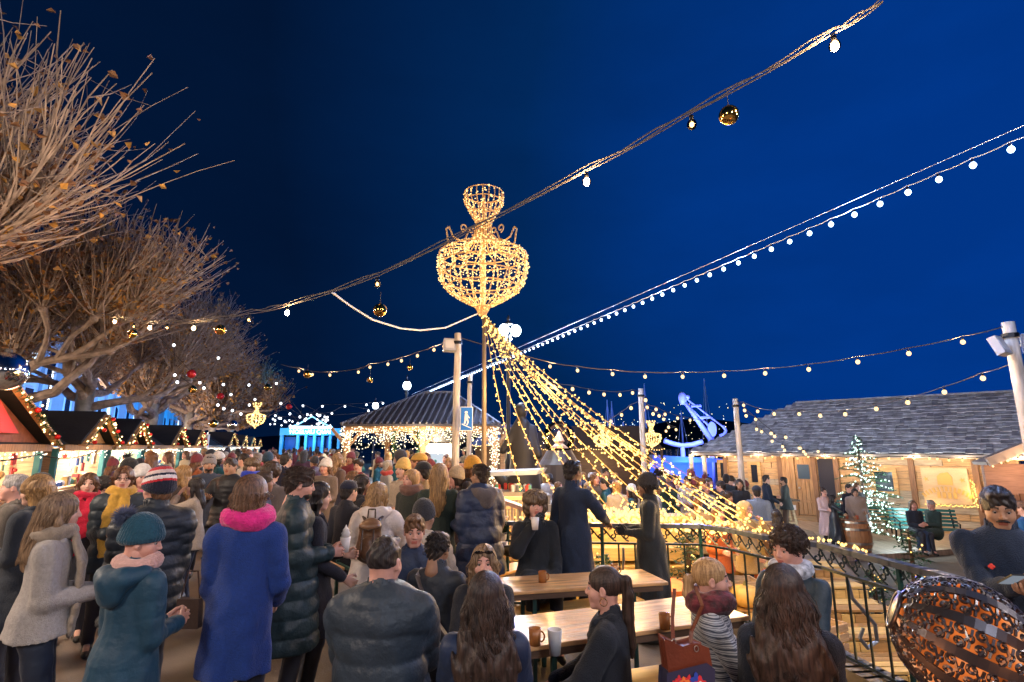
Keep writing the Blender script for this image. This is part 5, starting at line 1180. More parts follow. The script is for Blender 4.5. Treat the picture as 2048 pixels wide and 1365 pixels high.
def head_tmpl(fem, h):
    key = (fem, h)
    if key in _HT: return _HT[key]
    s = SDF(h); j = .92 if fem else 1.0
    s.ell((0, -.012, .03), (.074, .094, .086), k=.02).ell((0, .02, -.02), (.064 * j, .07, .08), k=.025)
    s.ell((0, .038, -.062), (.048 * j, .05, .05), k=.025).cap((-.02, .068, -.093), (.02, .068, -.093), .016 * j, k=.02)
    s.ell((.036, .045, -.028), (.028, .035, .03), k=.02).ell((-.036, .045, -.028), (.028, .035, .03), k=.02)
    s.cap((-.034, .073, .024), (.034, .073, .024), .011 if not fem else .008, k=.015)
    for x in (-.031, .031): s.ell((x, .096, .006), (.018, .016, .012), k=.012, op='-')
    s.cap((0, .083, .014), (0, .103, -.022), .0065, .0095, k=.010).ell((.010, .093, -.027), (.008, .010, .007), k=.006).ell((-.010, .093, -.027), (.008, .010, .007), k=.006)
    s.cap((-.017, .082, -.052), (.017, .082, -.052), .006, k=.006).cap((0, .088, -.050), (0, .088, -.051), .006, k=.008).cap((-.013, .082, -.064), (.013, .082, -.064), .0075, k=.007)
    for x in (-1, 1): s.ell((x * .077, -.004, -.006), (.009, .019, .030), Rm=rotz(x * -.35), k=.006).ell((x * .086, .002, -.004), (.006, .010, .017), k=.005, op='-')
    s.cap((0, -.018, -.05), (0, -.03, -.17), .050 if fem else .058, .053 if fem else .064, k=.03)
    V, Q = s.mesh(); C = V[Q].mean(1); mi = np.zeros(len(Q), int)
    mi[(np.abs(C[:, 0]) < .022 * (1 - .0)) & (C[:, 1] > .078) & (C[:, 2] < -.046) & (C[:, 2] > -.071)] = 1
    ax = np.abs(C[:, 0]); arch = .030 + .004 * np.sin((ax - .012) / .036 * math.pi)
    mi[(ax > .013) & (ax < .049) & (C[:, 1] > .05) & (np.abs(C[:, 2] - arch) < (.0042 if fem else .0055))] = 2
    # eyes
    Ve, Qe, me_ = [V], [Q], [mi]; n = len(V)
    for x in (-.031, .031):
        for (r, y, z, m_, sx) in ((.0118, .0722, .004, 3, 1), (.0066, .0790, .0035, 4, 1)):
            b = MB(); b.ball((x, y, z), r, 10, 8); vv = np.vstack(b.V); q = np.array(b.Fc) + n; Ve.append(vv); Qe.append(q); me_.append(np.full(len(q), m_)); n += len(vv)
        # lash line / lid
        b = MB(); b.tube([(x + t, .0845 - abs(t) * .25, .0095 - 6 * t * t) for t in np.linspace(-.013, .013, 6)], .0016, 4, cap=False); vv = np.vstack(b.V); q = np.array(b.Fc) + n; Ve.append(vv); Qe.append(q); me_.append(np.full(len(q), 2)); n += len(vv)
    _HT[key] = (np.vstack(Ve), np.vstack(Qe), np.concatenate(me_)); return _HT[key]
_HA = {}
def hand_tmpl(curl, h):
    key = (round(curl, 2), h)
    if key in _HA: return _HA[key]
    s = SDF(h); s.cap((0, -.03, 0), (0, .01, 0), .026, .028, k=.01, flat=((0, 0, 1), .75))
    s.cap((-.012, .02, 0), (-.018, .075, 0), .024, .022, k=.012, flat=((0, 0, 1), .55)).cap((.012, .02, 0), (.020, .07, 0), .022, .020, k=.012, flat=((0, 0, 1), .55))
    for x, L, a in ((-.030, .070, -.06), (-.010, .078, -.01), (.011, .072, .04), (.030, .056, .10)):
        p = np.array((x, .083 if x < .02 else .076, 0.)); ang = 0.0; d = np.array((math.sin(a), math.cos(a), 0))
        for i, f in enumerate((.45, .32, .23)):
            ang += curl * (.55, .95, .7)[i]; dd = d * math.cos(ang) + np.array((0, 0, -math.sin(ang))); q = p + dd * L * f; s.cap(p, q, .0095 - .001 * i, .0088 - .001 * i, k=.004); p = q
    a0 = np.array((-.030, .022, -.006)); a1 = a0 + np.array((-.022, .026, -.012)); a2 = a1 + np.array((-.010, .026, -.010 - .008 * curl)); a3 = a2 + np.array((.002 + .012 * curl, .022, -.008)); s.chain([a0, a1, a2, a3], [.015, .012, .0105, .0085], k=.006)
    _HA[key] = s.mesh(); return _HA[key]
def hair_mat(name, dark, light, sc_=(70, 70, 5)):
    key = 'hair_' + name
    if key in _M: return _M[key]
    m = mat(key, dark, .46, bump=.5, bscale=2.0, stretch=sc_, spec=.35); nt = m.node_tree; N = nt.nodes; L = nt.links
    n = N.new('ShaderNodeTexNoise'); n.inputs['Scale'].default_value = 1.3; n.inputs['Detail'].default_value = 4; mp = [q for q in N if q.type == 'MAPPING'][0]; L.new(mp.outputs[0], n.inputs['Vector'])
    r = N.new('ShaderNodeValToRGB'); r.color_ramp.elements[0].position = .35; r.color_ramp.elements[1].position = .68; r.color_ramp.elements[0].color = (*dark, 1); r.color_ramp.elements[1].color = (*light, 1); L.new(n.outputs[0], r.inputs[0]); L.new(r.outputs[0], N['Principled BSDF'].inputs['Base Color']); return m
HC = {'black': ((.010, .008, .008), (.04, .03, .028)), 'darkbrown': ((.016, .010, .008), (.065, .038, .028)), 'brown': ((.06, .028, .014), (.20, .10, .05)), 'auburn': ((.05, .020, .010), (.20, .085, .04)), 'blonde': ((.22, .12, .05), (.55, .34, .16)), 'dirty': ((.10, .06, .035), (.36, .23, .13)), 'grey': ((.18, .16, .15), (.42, .40, .38)), 'fur': ((.05, .03, .02), (.22, .15, .09)), 'honey': ((.17, .09, .035), (.46, .27, .11))}
def hmat(c): return hair_mat(c, *HC[c])
def strands(n, L, wave, amp, seed, vol=1.0, r0=.0023, phir=150, drop=1.0, flat=.72, steps=15, zc=.028, back=.0):
    g = np.random.default_rng(seed); Vs, Qs = [], []; k3 = 3
    phi = np.radians(g.uniform(-phir, phir, n)); th0 = g.uniform(.05, 1.25, n); Ls = L * g.uniform(.78, 1.06, n) * (1 - .25 * (np.abs(phi) / math.pi))
    cl = np.round(phi * 6) ; ph = np.sin(cl * 12.9898) * 43.7; ph = (ph - np.floor(ph)) * 6.28
    P = np.zeros((n, steps, 3)); kh = 5; fly = (g.random(n) < .06) * g.normal(0, 2.2, n)
    for j in range(steps):
        if j < kh:
            t = j / (kh - 1); th = th0 + (math.pi / 2 - th0) * t; x = .089 * np.sin(th) * np.sin(phi); y = -.113 * np.sin(th) * np.cos(phi) - .012; z = zc + .102 * np.cos(th)
        else:
            t = (j - kh + 1) / (steps - kh); zz = zc - Ls * t; sw = .010 * math.sin(math.pi * min(1, t * 2.2)); x = (.089 + sw * .8) * np.sin(phi) * (1 - .12 * t + (vol - 1) * 1.1 * min(1, t * 1.8)); y = -.113 * np.cos(phi) * (1 - (1 - flat) * t) - .012 - (.03 + back) * t
            pw = zz * 2 * math.pi / wave + ph; x = x + amp * t ** .7 * np.sin(pw) + g.normal(0, .0022, n) + fly * math.sin(j * .7) * .006; y = y + amp * .8 * t ** .7 * np.cos(pw * 1.05) + g.normal(0, .002, n); z = zz
        P[:, j] = np.stack([x, y, np.broadcast_to(z, (n,))], 1)
    rad = np.concatenate([np.full(steps - 3, 1.0), [.8, .55, .2]]) * r0
    T = np.gradient(P, axis=1); T /= np.linalg.norm(T, axis=2, keepdims=True) + 1e-9
    O = np.stack([np.sin(phi), -np.cos(phi), np.zeros(n)], 1)[:, None, :]; A = np.cross(T, O); A /= np.linalg.norm(A, axis=2, keepdims=True) + 1e-9; B = np.cross(T, A)
    V = np.zeros((n, steps, k3, 3))
    for k in range(k3): a = 2 * math.pi * k / k3; V[:, :, k] = P + (A * math.cos(a) * 1.6 + B * math.sin(a)) * rad[None, :, None]
    base = (np.arange(n) * steps * k3)[:, None, None]; jj = (np.arange(steps - 1) * k3)[None, :, None]; kk = np.arange(k3)[None, None, :]; k2 = (kk + 1) % k3
    Q = np.stack([base + jj + kk, base + jj + k2, base + jj + k3 + k2, base + jj + k3 + kk], -1).reshape(-1, 4)
    return V.reshape(-1, 3), Q
def merge(*L):
    Vs, Qs, n = [], [], 0
    for V, Q in L: Vs.append(V); Qs.append(Q + n); n += len(V)
    return np.vstack(Vs), np.vstack(Qs)
def hair_geo(style, L, h, lod, seed, wave=.12, amp=.012, vol=1.0):
    s = SDF(h); big = (.086, .106, .098)
    def scalp(r=big, c=(0, -.014, .028)): s.ell(c, r, k=.012)
    def face(): s.ell((0, .125, -.03), (.070, .085, .105), k=.012, op='-')
    ex = None
    if style == 'long':
        scalp(); s.chain([(0, -.045, .01), (0, -.07, -.10), (0, -.105, -.10 - L * .45), (0, -.118, -L + .02)], [.090, .088 * vol, .088 * vol * vol, .05 * vol], k=.02, flat=((0, 1, 0), .55 / vol))
        for x in (-1, 1): s.chain([(x * .066, .01, .03), (x * .082, .005, -.05), (x * .085, -.01, -min(L, .30) * .75)], [.022, .024, .016], k=.015)
        face(); s.post.append(lambda P: .0035 * np.sin(P[..., 0] * 170 + 1.5 * np.sin(P[..., 2] * 2 * math.pi / wave)) + amp * .5 * np.sin(P[..., 0] * 26 + P[..., 2] * 2 * math.pi / wave + 3 * np.sin(P[..., 0] * 40)) * (P[..., 2] < -.05))
        if lod == 0: ex = strands(2600, L, wave, amp, seed, vol=vol, back=.045)
    elif style == 'bob':
        scalp((.088, .108, .098)); s.chain([(0, -.025, .0), (0, -.03, -L)], [.092, .078], k=.02, flat=((0, 1, 0), .8)); s.cut(lambda P: -(P[..., 2] + L + .02))
        face(); s.post.append(lambda P: .003 * np.sin(P[..., 0] * 160 + P[..., 1] * 60))
        if lod == 0: ex = strands(1900, L, .3, .004, seed, phir=152, flat=.85)
    elif style in ('pony', 'lowpony'):
        scalp((.080, .100, .091), (0, -.013, .031)); face(); zp = .045 if style == 'pony' else -.01
        s.chain([(0, -.100, zp), (0, -.130, zp - .005), (.0, -.135, zp - .08), (0.0, -.118, zp - L * .5), (0, -.125, zp - L * .85), (0, -.12, zp - L)], [.020, .028, .032, .034, .024, .008], k=.012)
        s.post.append(lambda P: .0012 * np.sin(np.arctan2(P[..., 0], P[..., 2] - .03) * 31 + 3 * np.sin(P[..., 1] * 40)) * (P[..., 1] > -.10) + .003 * np.sin(P[..., 0] * 240 + P[..., 1] * 90 + P[..., 2] * 8) * (P[..., 1] <= -.10))
    elif style == 'bun':
        scalp((.080, .100, .091), (0, -.013, .031)); face(); s.ell((0, -.09, .10), (.05, .05, .045), k=.01); s.post.append(lambda P: .003 * np.sin(P[..., 0] * 200))
    elif style == 'curly':
        scalp((.095, .115, .105), (0, -.018, .040)); s.ell((0, .045, .085), (.07, .05, .035), k=.02); s.ell((0, .13, -.045), (.068, .09, .105), k=.01, op='-'); s.post.append(lambda P: .011 * np.sin(P[..., 0] * 120 + 3 * np.sin(P[..., 2] * 60)) * np.sin(P[..., 1] * 115 + 2 * np.sin(P[..., 0] * 70)) * np.sin(P[..., 2] * 118 + 2))
        if lod == 0:
            g = random.Random(seed); b = MB()
            for i in range(420):
                u = g.uniform(-1, 1); a = g.uniform(0, 6.283); z = g.uniform(-.35, 1); rr_ = math.sqrt(1 - min(1, z * z)); p = np.array((.098 * rr_ * math.cos(a), -.018 + .118 * rr_ * math.sin(a), .04 + .108 * z))
                if p[1] > .06 and p[2] < .075: continue
                d = N3((p[0], p[1] + .018, p[2] - .04)); x = N3(np.cross(d, (.3, .5, .8))); y = np.cross(d, x); r1 = g.uniform(.006, .012)
                b.tube([p + d * (.02 * t / 6 - .004) + (x * math.cos(t * 1.5) + y * math.sin(t * 1.5)) * r1 - np.array((0, 0, .002 * t)) for t in range(7)], .0022, 3, cap=False)
            ex = (np.vstack(b.V), np.array(b.Fc))
    elif style == 'afro':
        scalp((.12, .13, .12), (0, -.02, .045)); s.ell((0, .15, -.04), (.08, .1, .11), k=.01, op='-'); s.post.append(lambda P: vnoise(P, 160, 2) * .012)
    elif style in ('short', 'swept', 'fade'):
        r = {'short': (.081, .101, .094), 'swept': (.086, .106, .100), 'fade': (.079, .099, .096)}[style]
        scalp(r, (0, -.012, .032)); 
        if style != 'fade': s.ell((0, -.06, -.03), (.062, .045, .06), k=.015)
        s.ell((0, .05, .104), (.05, .03, .018), k=.02)
        s.ell((0, .135, -.045), (.068, .085, .118), k=.008, op='-'); 
        for x in (-1, 1): s.ell((x * .095, .005, -.035), (.022, .035, .055), k=.006, op='-')
        if style == 'fade': s.cut(lambda P: -(P[..., 2] + .02))
        a_ = .006 if style == 'swept' else .003
        s.post.append(lambda P: a_ * np.sin(P[..., 0] * 150 + 14 * P[..., 1] + 3 * np.sin(P[..., 2] * 50)) + vnoise(P, 120, 5) * .004)
        if lod == 0 and style != 'fade':
            g = random.Random(seed); b = MB(); amp_ = .03 if style == 'swept' else .016
            for i in range(900):
                a = g.uniform(0, 6.283); z = g.uniform(-.5, 1); rr_ = math.sqrt(1 - min(1, z * z)); p = np.array((r[0] * rr_ * math.cos(a), -.012 + r[1] * rr_ * math.sin(a), .032 + r[2] * z))
                if (p[1] > .02 and p[2] < .098) or (abs(p[0]) > .07 and p[2] < .0 and p[1] > -.04): continue
                d = N3((p[0] * .6, p[1] * .5 - .03, p[2] - .03)); f = N3(np.array((.25 * math.sin(i), -.9 if p[1] < .04 else .3, -.7 if p[2] < .05 else .0))); b.tube([p - d * .004, p + d * .005 + f * amp_ * .5, p + d * .004 + f * amp_], [.0022, .0018, .0006], 3, cap=False)
            ex = (np.vstack(b.V), np.array(b.Fc))
    V, Q = s.mesh()
    return merge((V, Q), ex) if ex is not None else (V, Q)
def band_mi(V, Q, edges):
    """material index from z bands (head local)"""
    z = V[Q].mean(1)[:, 2] if len(Q) else np.zeros(0); return np.searchsorted(edges, z)
def hat_geo(kind, h):
    s = SDF(h)
    if kind in ('beanie', 'pompom', 'cuff'):
        s.ell((0, -.015, .042), (.095, .115, .100), k=.01).ell((0, -.03, .10), (.06, .07, .055), k=.05).ell((0, -.016, .01), (.092, .113, .06), k=.02); s.cut(lambda P: -(P[..., 2] + .006 - .28 * P[..., 1]))
        s.post.append(lambda P: .0022 * np.sin(np.arctan2(P[..., 0], P[..., 1] + .015) * 38) - .005 * np.clip(1 - np.abs(P[..., 2] - .022 - .28 * P[..., 1]) / .026, 0, 1) * (kind != 'beanie'))
    elif kind == 'cap':
        s.ell((0, -.012, .045), (.090, .110, .088), k=.01); s.cut(lambda P: -(P[..., 2] - .035)); s.cap((0, .09, .042), (0, .135, .034), .06, .055, k=.01, flat=((0, 0, 1), .12))
    elif kind == 'furhat':
        s.ell((0, -.01, .066), (.125, .135, .085), k=.01); s.ell((0, .15, -.06), (.10, .1, .10), k=.01, op='-'); s.ell((.085, -.0, -.02), (.04, .05, .06), k=.02).ell((-.085, 0, -.02), (.04, .05, .06), k=.02); s.post.append(lambda P: vnoise(P, 150, 4) * .014)
    elif kind == 'hood':
        s.ell((0, -.03, .03), (.115, .13, .125), k=.01).cap((0, -.05, -.05), (0, -.06, -.16), .10, .09, k=.03); s.ell((0, .12, -.01), (.078, .13, .105), k=.012, op='-'); s.post.append(lambda P: vnoise(P, 40, 4) * .006)
    return s.mesh()
def xf(V, Rm, t): return V @ np.asarray(Rm).T + np.asarray(t)
FAB = {}
def fabric(key, col, kind='wool'):
    k = 'fabric_' + key
    if kind == 'wool': return mat(k, col, .88, var=.12, scale=60, bump=.8, bscale=150, sheen=.10)
    if kind == 'puff': return mat(k, col, .5, var=.15, scale=7, bump=.8, bscale=26, spec=.4)
    if kind == 'smooth': return mat(k, col, .6, var=.12, scale=8, bump=.6, bscale=22, sheen=.06)
    if kind == 'leather': return mat(k, col, .35, var=.15, scale=9, bump=.25, bscale=60)
    if kind == 'knit': return mat(k, col, .9, var=.15, scale=30, bump=.8, bscale=90, sheen=.3)
def check_mat():
    if 'check' in _M: return _M['check']
    m = mat('check', (.42, .44, .47), .85, bump=.3, bscale=90, sheen=.3); nt = m.node_tree; N = nt.nodes; L = nt.links; tc = [q for q in N if q.type == 'TEX_COORD'][0]
    o = []
    for d, sc_ in (('Z', 30), ('Z', 11)):
        w = N.new('ShaderNodeTexWave'); w.wave_type = 'BANDS'; w.bands_direction = d; w.inputs['Scale'].default_value = sc_; w.inputs['Distortion'].default_value = 1.5; L.new(tc.outputs['Object'], w.inputs[0]); r = N.new('ShaderNodeValToRGB'); r.color_ramp.elements[0].position = .10; r.color_ramp.elements[1].position = .24; r.color_ramp.elements[0].color = (.05, .06, .09, 1); r.color_ramp.elements[1].color = (.45, .47, .50, 1); L.new(w.outputs[0], r.inputs[0]); o.append(r)
    mx = N.new('ShaderNodeMixRGB'); mx.blend_type = 'DARKEN'; mx.inputs[0].default_value = 1; L.new(o[0].outputs[0], mx.inputs[1]); L.new(o[1].outputs[0], mx.inputs[2]); L.new(mx.outputs[0], N['Principled BSDF'].inputs['Base Color']); return m
def lin(h):
    """hex sRGB to linear"""
    h = h.lstrip('#'); return tuple((lambda c: c / 12.92 if c <= .04045 else ((c + .055) / 1.055) ** 2.4)(int(h[i:i + 2], 16) / 255) for i in (0, 2, 4))
ARM = {  # wrist target (x mirrored for left), elbow hint, palm normal, curl
    'down': ((.235, .05, .88), (.3, -1, 0), (-1, 0, 0), .45), 'bent': ((.17, .25, 1.12), (.15, -.7, -1), (-.8, -.2, -.3), .8), 'front': ((.06, .26, 1.12), (.25, -.5, -1), (-1, -.1, .1), .9),
    'mouth': ((.07, .24, 1.46), (.6, .2, -1), (-1, -.2, 0), .9), 'face': ((.05, .20, 1.50), (1, .2, -1), (-.2, -1, 0), .4), 'pocket': ((.20, .10, .96), (.5, -.8, 0), (-1, 0, 0), .6), 'table': ((.13, .36, 1.04), (.45, -.4, -.9), (-.4, 0, -1), .5), 'rail': ((.14, .42, 1.10), (1, -.3, -1), (-.5, 0, -1), .7),
    'cross': ((-.06, .24, 1.17), (1, -.1, -1), (-.3, -1, 0), .6), 'phone': ((.10, .34, 1.22), (1, -.3, -1), (-.6, .2, .8), .55), 'low': ((.15, .24, .98), (.3, -.7, -.4), (-1, 0, 0), .7), 'back': ((.16, -.12, .95), (1, -1, 0), (0, 1, 0), .5), 'fwd': ((.22, .50, 1.14), (.6, -.3, -1), (-.6, 0, -1), .6)}
def person(name_label, px, py, Y, zg=0, face=0, seated=False, lean=0, hy=0, hp=0, arms=('down', 'down'), tone='fair', fem=False, hair=('short', .1, 'darkbrown'), hat=None, top=None, legs=None, shoes=(.02, .02, .02), collar='collar', scarf=None, lod=1, extra=None, seed=0, wave=.12, amp=.012, walk=0, wide=1.0, group=None, cat='person', tilt=0, scale=None, torso_yaw=0):
    """face: direction looked at, degrees clockwise seen from above, 0 = away from the viewer, 90 = to the right, 180 = towards the viewer"""
    Y = Y * (1.27 if (lod == 0 and Y < 3.6) else 1.14 if Y < 6.3 else 1); T = at(px, py, Y); hatup = .0 if not hat else (.035 if hat[0] != 'furhat' else .02)
    base_top = (1.34 if seated else 1.74) + hatup - (.012 if not hair else -.005)
    if lean: base_top -= (1 - math.cos(R(lean))) * .75
    s = scale or (T.z - zg) / base_top
    if not 0.84 < s < 1.14: print('SCALE', round(s, 2), name_label)
    zoff = T.z - base_top * s
    hG = (.0105, .020, .036)[lod]; hH = (.0045, .0075, .017)[lod]
    th = R(torso_yaw)
    dz = -.40 if seated else 0
    def L(p):  # lean about the pelvis
        p = np.array(p, float); q = p - np.array((0, 0, .95)); q = rotx(-R(lean)) @ q; q = rotz(0) @ q
        if tilt: q = np.array(Matrix.Rotation(R(tilt), 3, 'Y')) @ q
        return q + np.array((0, 0, .95 + dz))
    pel, wst, chs, nk, hc = L((0, 0, .95)), L((0, .0, 1.10)), L((0, .0, 1.30)), L((0, -.01, 1.47)), L((0, .018, 1.62))
    Rh = rotz(-R(hy)) @ rotx(-R(hp)) @ rotx(0); W_ = wide * (.92 if fem else 1.0)
    sh = [L((x * .165 * W_, -.005, 1.405)) for x in (-1, 1)]; arm = []
    for i, x in enumerate((-1, 1)):
        w, hint, pn, curl = ARM[arms[i]] if isinstance(arms[i], str) else arms[i]
        wt = L((x * w[0], w[1], w[2])) if not seated or True else w; el_, wr = ik(sh[i], wt, .285, .26, (x * hint[0], hint[1], hint[2])); arm.append((sh[i], el_, wr, np.array((x * pn[0], pn[1], pn[2])), curl))
    hip = [np.array((x * .078, 0, .93 + dz)) for x in (-1, 1)]; leg = []
    for i, x in enumerate((-1, 1)):
        if seated: an = np.array((x * .12, .42, .09)); hint = (0, 1, 1)
        else: an = np.array((x * .10, (.16 if i == 0 else -.18) * walk, .09 + (0 if i == 0 else .04 * walk))); hint = (0, 1, 0)
        kn, an = ik(hip[i], an, .43, .42, hint); leg.append((hip[i], kn, an))
    # ---- skin body: one mesh
    s_ = SDF(hG); s_.chain([pel, wst, chs], [.12, .105, .12], k=.04, flat=((0, 1, 0), .72)).cap(sh[0], sh[1], .05, k=.04).cap(chs, nk, .09, .05, k=.04).cap(nk, hc - np.array((0, .02, .06)), .048, k=.02)
    for a in arm: s_.chain(a[:3], [.045, .036, .025], k=.02)
    for l in leg: s_.chain(l, [.075, .052, .035], k=.03); s_.cap(l[2], l[2] + np.array((0, .12, -.05)), .03, .025, k=.02)
    V, Q = s_.mesh(); mi = np.zeros(len(Q), int)
    Vh, Qh, mh = head_tmpl(fem, hH); Vh = xf(Vh, Rh, hc); Q2 = Qh + len(V); V = np.vstack([V, Vh]); Q = np.vstack([Q, Q2]); mi = np.concatenate([mi, mh])
    gl = (extra or {}).get('gloves')
    if lod < 2 and not gl:
        for i, a in enumerate(arm):
            if arms[i] in ('pocket',): continue
            d = N3(a[2] - a[1]); z = -a[3]; z = N3(z - d * (z @ d)); xx = np.cross(d, z); M_ = np.stack([xx, d, z], 1)
            Vx, Qx = hand_tmpl(a[4], .0045 if lod == 0 else .007); Vx = Vx * .95
            if i == 0: Vx = Vx * np.array((-1, 1, 1)); Qx = Qx[:, ::-1]
            Vx = xf(Vx, M_, a[2] + d * .015); Q = np.vstack([Q, Qx + len(V)]); V = np.vstack([V, Vx]); mi = np.concatenate([mi, np.zeros(len(Qx), int)])
    body = obj('person', np_mesh('person', V, Q, skin_mats(tone), mi=mi), None, label=name_label, category=cat, group=group)
    body.location = (T.x, T.y, zoff); body.rotation_euler = (0, 0, -R(face)); body.scale = (s, s, s)
    # head should sit over the requested pixel: shift by the head offset
    off = Matrix.Rotation(-R(face), 3, 'Z') @ Vector((hc[0], hc[1], 0)) * s; body.location.x -= off.x; body.location.y -= off.y
    # ---- top garment
    t = dict(kind='coat', hem=.78, col=(.02, .03, .06), fab='wool', puff=0, fat=0, flare=1.0, sleeve=1.0); t.update(top or {}); inf = .012 + t['fat'] * .5 + (.016 if t['puff'] else 0)
    q = ((0, 0, 1), t['puff'], .022) if t['puff'] else None; qa = ('t', t['puff'] * .9, .016) if t['puff'] else (('t', .085, .004) if lod == 0 else None)
    s_ = SDF(hG); wc = .150 * W_
    s_.cap(L((0, 0, .98)), wst, wc + inf * .7, wc - .012 + inf, k=.04, flat=((0, 1, 0), .74), q=q).cap(wst, L((0, 0, 1.34)), wc - .012 + inf, wc + inf * .9, k=.04, flat=((0, 1, 0), .72), q=q)
    s_.cap(L((-.13 * W_, -.005, 1.395)), L((.13 * W_, -.005, 1.395)), .047 + inf * .8, k=.05).cap(L((0, -.015, 1.42)), L((0, -.015, 1.495)), .085 + inf * .3, .066, k=.03)
    for a in arm: s_.chain([a[0], a[1], a[1] * .08 + a[2] * .92], [.055 + inf * .8, .046 + inf * .75, .034 + inf * .5], k=.018, q=qa)
    hem = t['hem'] + dz
    if seated:
        for l in leg: s_.cap(l[0] + np.array((0, 0, .02)), l[0] * .35 + l[1] * .65 + np.array((0, 0, .02)), .115 + inf * .5, .10 + inf * .4, k=.04)
        s_.cap(L((0, 0, .98)), L((0, -.02, .90)), wc + inf, wc + inf + .015, k=.04, flat=((0, 1, 0), .8), q=q)
    else:
        fl = t['flare']; z2 = t['hem']; r2 = wc + inf + .03 + (.98 - z2) * .13 * fl
        s_.cap(L((0, 0, .98)), (0, 0, z2), wc + inf * .7 + .022, r2, k=.05, flat=((0, 1, 0), .92), q=q)
        if walk: s_.cap((0, .03 * walk, .7), (0, .12 * walk, z2), .1, .12, k=.06)
        s_.cut(lambda P, z2=z2: -(P[..., 2] - z2 - .006 * np.sin(P[..., 0] * 25)))
    if not t['puff'] and lod < 2: s_.post.append(lambda P, zz=dz: (-.009 * np.sin(np.arctan2(P[..., 0], P[..., 1]) * 7 + 2.5 * np.sin(P[..., 2] * 5 + seed)) * np.clip((.95 + zz - P[..., 2]) / .3, 0, 1) + .004 * np.exp(-(P[..., 0] / .010) ** 2) * (P[..., 1] < 0)) if not seated else .004 * np.exp(-(P[..., 0] / .010) ** 2) * (P[..., 1] < 0))
    if not t['puff']: s_.post.append(lambda P: vnoise(P * np.array((1, 1, .45)), 24, seed + 1) * .009 + np.abs(vnoise(P * np.array((1, 1, .5)), 48, seed + 2)) * -.011 + .003)
    else: s_.post.append(lambda P: vnoise(P, 45, seed + 1) * .008)
    if lod < 2: s_.cap(nk + np.array((0, .01, .03)), nk + np.array((0, .02, .12)), .055, .05, k=.01, op='-')
    m = check_mat() if t['fab'] == 'check' else fabric(t.get('key') or '%s_%s' % (t['fab'], '_'.join('%03d' % int(c * 1000) for c in t['col'])), t['col'], t['fab'])
    V, Q = s_.mesh(); gar = obj(t['kind'], np_mesh(t['kind'], V, Q, m), body)
    # collar / hood
    if collar:
        s_ = SDF(hG if lod else .009); n0 = nk + np.array((0, -.005, .0)); cc = t.get('ccol')
        if collar == 'hood': s_.chain([L((x, y, z)) for x, y, z in ((-.10, .05, 1.45), (-.115, -.04, 1.46), (-.07, -.115, 1.45), (0, -.14, 1.43), (.07, -.115, 1.45), (.115, -.04, 1.46), (.10, .05, 1.45))], [.03, .042, .055, .06, .055, .042, .03], k=.03).ell(L((0, -.13, 1.37)), (.09, .05, .08), k=.04)
        elif collar == 'high': s_.cap(n0 + np.array((0, 0, -.04)), n0 + np.array((0, .012, .055)), .090, .078, k=.01); s_.cap(n0 + np.array((0, .01, .0)), n0 + np.array((0, .022, .2)), .070, .068, k=.004, op='-')
        else:
            s_.chain([L((x, y, z)) for x, y, z in ((-.03, .105, 1.37), (-.072, .055, 1.45), (-.07, -.03, 1.478), (0, -.065, 1.48), (.07, -.03, 1.478), (.072, .055, 1.45), (.03, .105, 1.37))], [.014, .022, .026, .028, .026, .022, .014], k=.015)
        s_.post.append(lambda P: vnoise(P, 45, seed + 5) * .004); sobj('hood' if collar == 'hood' else 'collar', s_, fabric('c%s' % str(cc), cc, 'wool') if cc else m, body)
    # ---- trousers and shoes
    lg = dict(col=(.02, .022, .035), fab='smooth', r=0); lg.update(legs or {})
    if lod < 2 or not seated:
        s_ = SDF(max(hG, .018)); s_.cap((-.05, 0, .93 + dz), (.05, 0, .93 + dz), .095, k=.03)
        for l in leg: s_.chain([l[0], l[1], l[2] + np.array((0, 0, .02))], [.086 + lg['r'], .064 + lg['r'], .052 + lg['r']], k=.03)
        s_.post.append(lambda P: vnoise(P, 40, seed + 8) * .005); sobj('trousers', s_, fabric('l_%s' % '_'.join('%03d' % int(c * 1000) for c in lg['col']), lg['col'], lg['fab']), body)
        for l in leg:
            s_ = SDF(.018); a = l[2]; s_.cap(a + np.array((0, -.03, -.045)), a + np.array((0, .03, -.05)), .042, .042, k=.02).cap(a + np.array((0, .05, -.055)), a + np.array((0, .16, -.062)), .040, .03, k=.03).cap(a, a + np.array((0, 0, .06)), .045, k=.02); s_.cut(lambda P, a=a: -(P[..., 2] - a[2] + .088)); sobj('shoe', s_, fabric('shoe%03d' % int(shoes[0] * 1000), shoes, 'leather'), body)
    # ---- hair, hat
    if hair:
        st, hl, hcol = hair[:3]; V, Q = hair_geo(st, hl, {0: .0055, 1: .009, 2: .018}[lod], lod, seed + 3, wave, amp, (hair[3] if len(hair) > 3 else 1.0)); fallR = rotz(-R(hy)) @ rotx(-R(hp) * .5); 
        V = xf(V, Rh if st not in ('long',) else fallR, hc); obj('hair', np_mesh('hair', V, Q, hmat(hcol)), body)
    if hat:
        kind, cols = hat[0], hat[1]; V, Q = hat_geo(kind, {0: .005, 1: .009, 2: .018}[lod]); nm = {'beanie': 'beanie', 'pompom': 'beanie', 'cuff': 'beanie', 'cap': 'cap', 'furhat': 'fur_hat', 'hood': 'hood'}[kind]
        if isinstance(cols, list): edges = [c[0] for c in cols[1:]]; mi = band_mi(V @ rotx(.25).T, Q, edges); ms = [fabric('hat%d_%s' % (i, str(c[1])), c[1], 'knit') for i, c in enumerate(cols)]
        else: mi = None; ms = hmat('fur') if kind == 'furhat' else fabric('hat_%s' % str(cols), cols, 'knit')
        ht = obj(nm, np_mesh(nm, xf(V, Rh, hc), Q, ms, mi=mi), body)
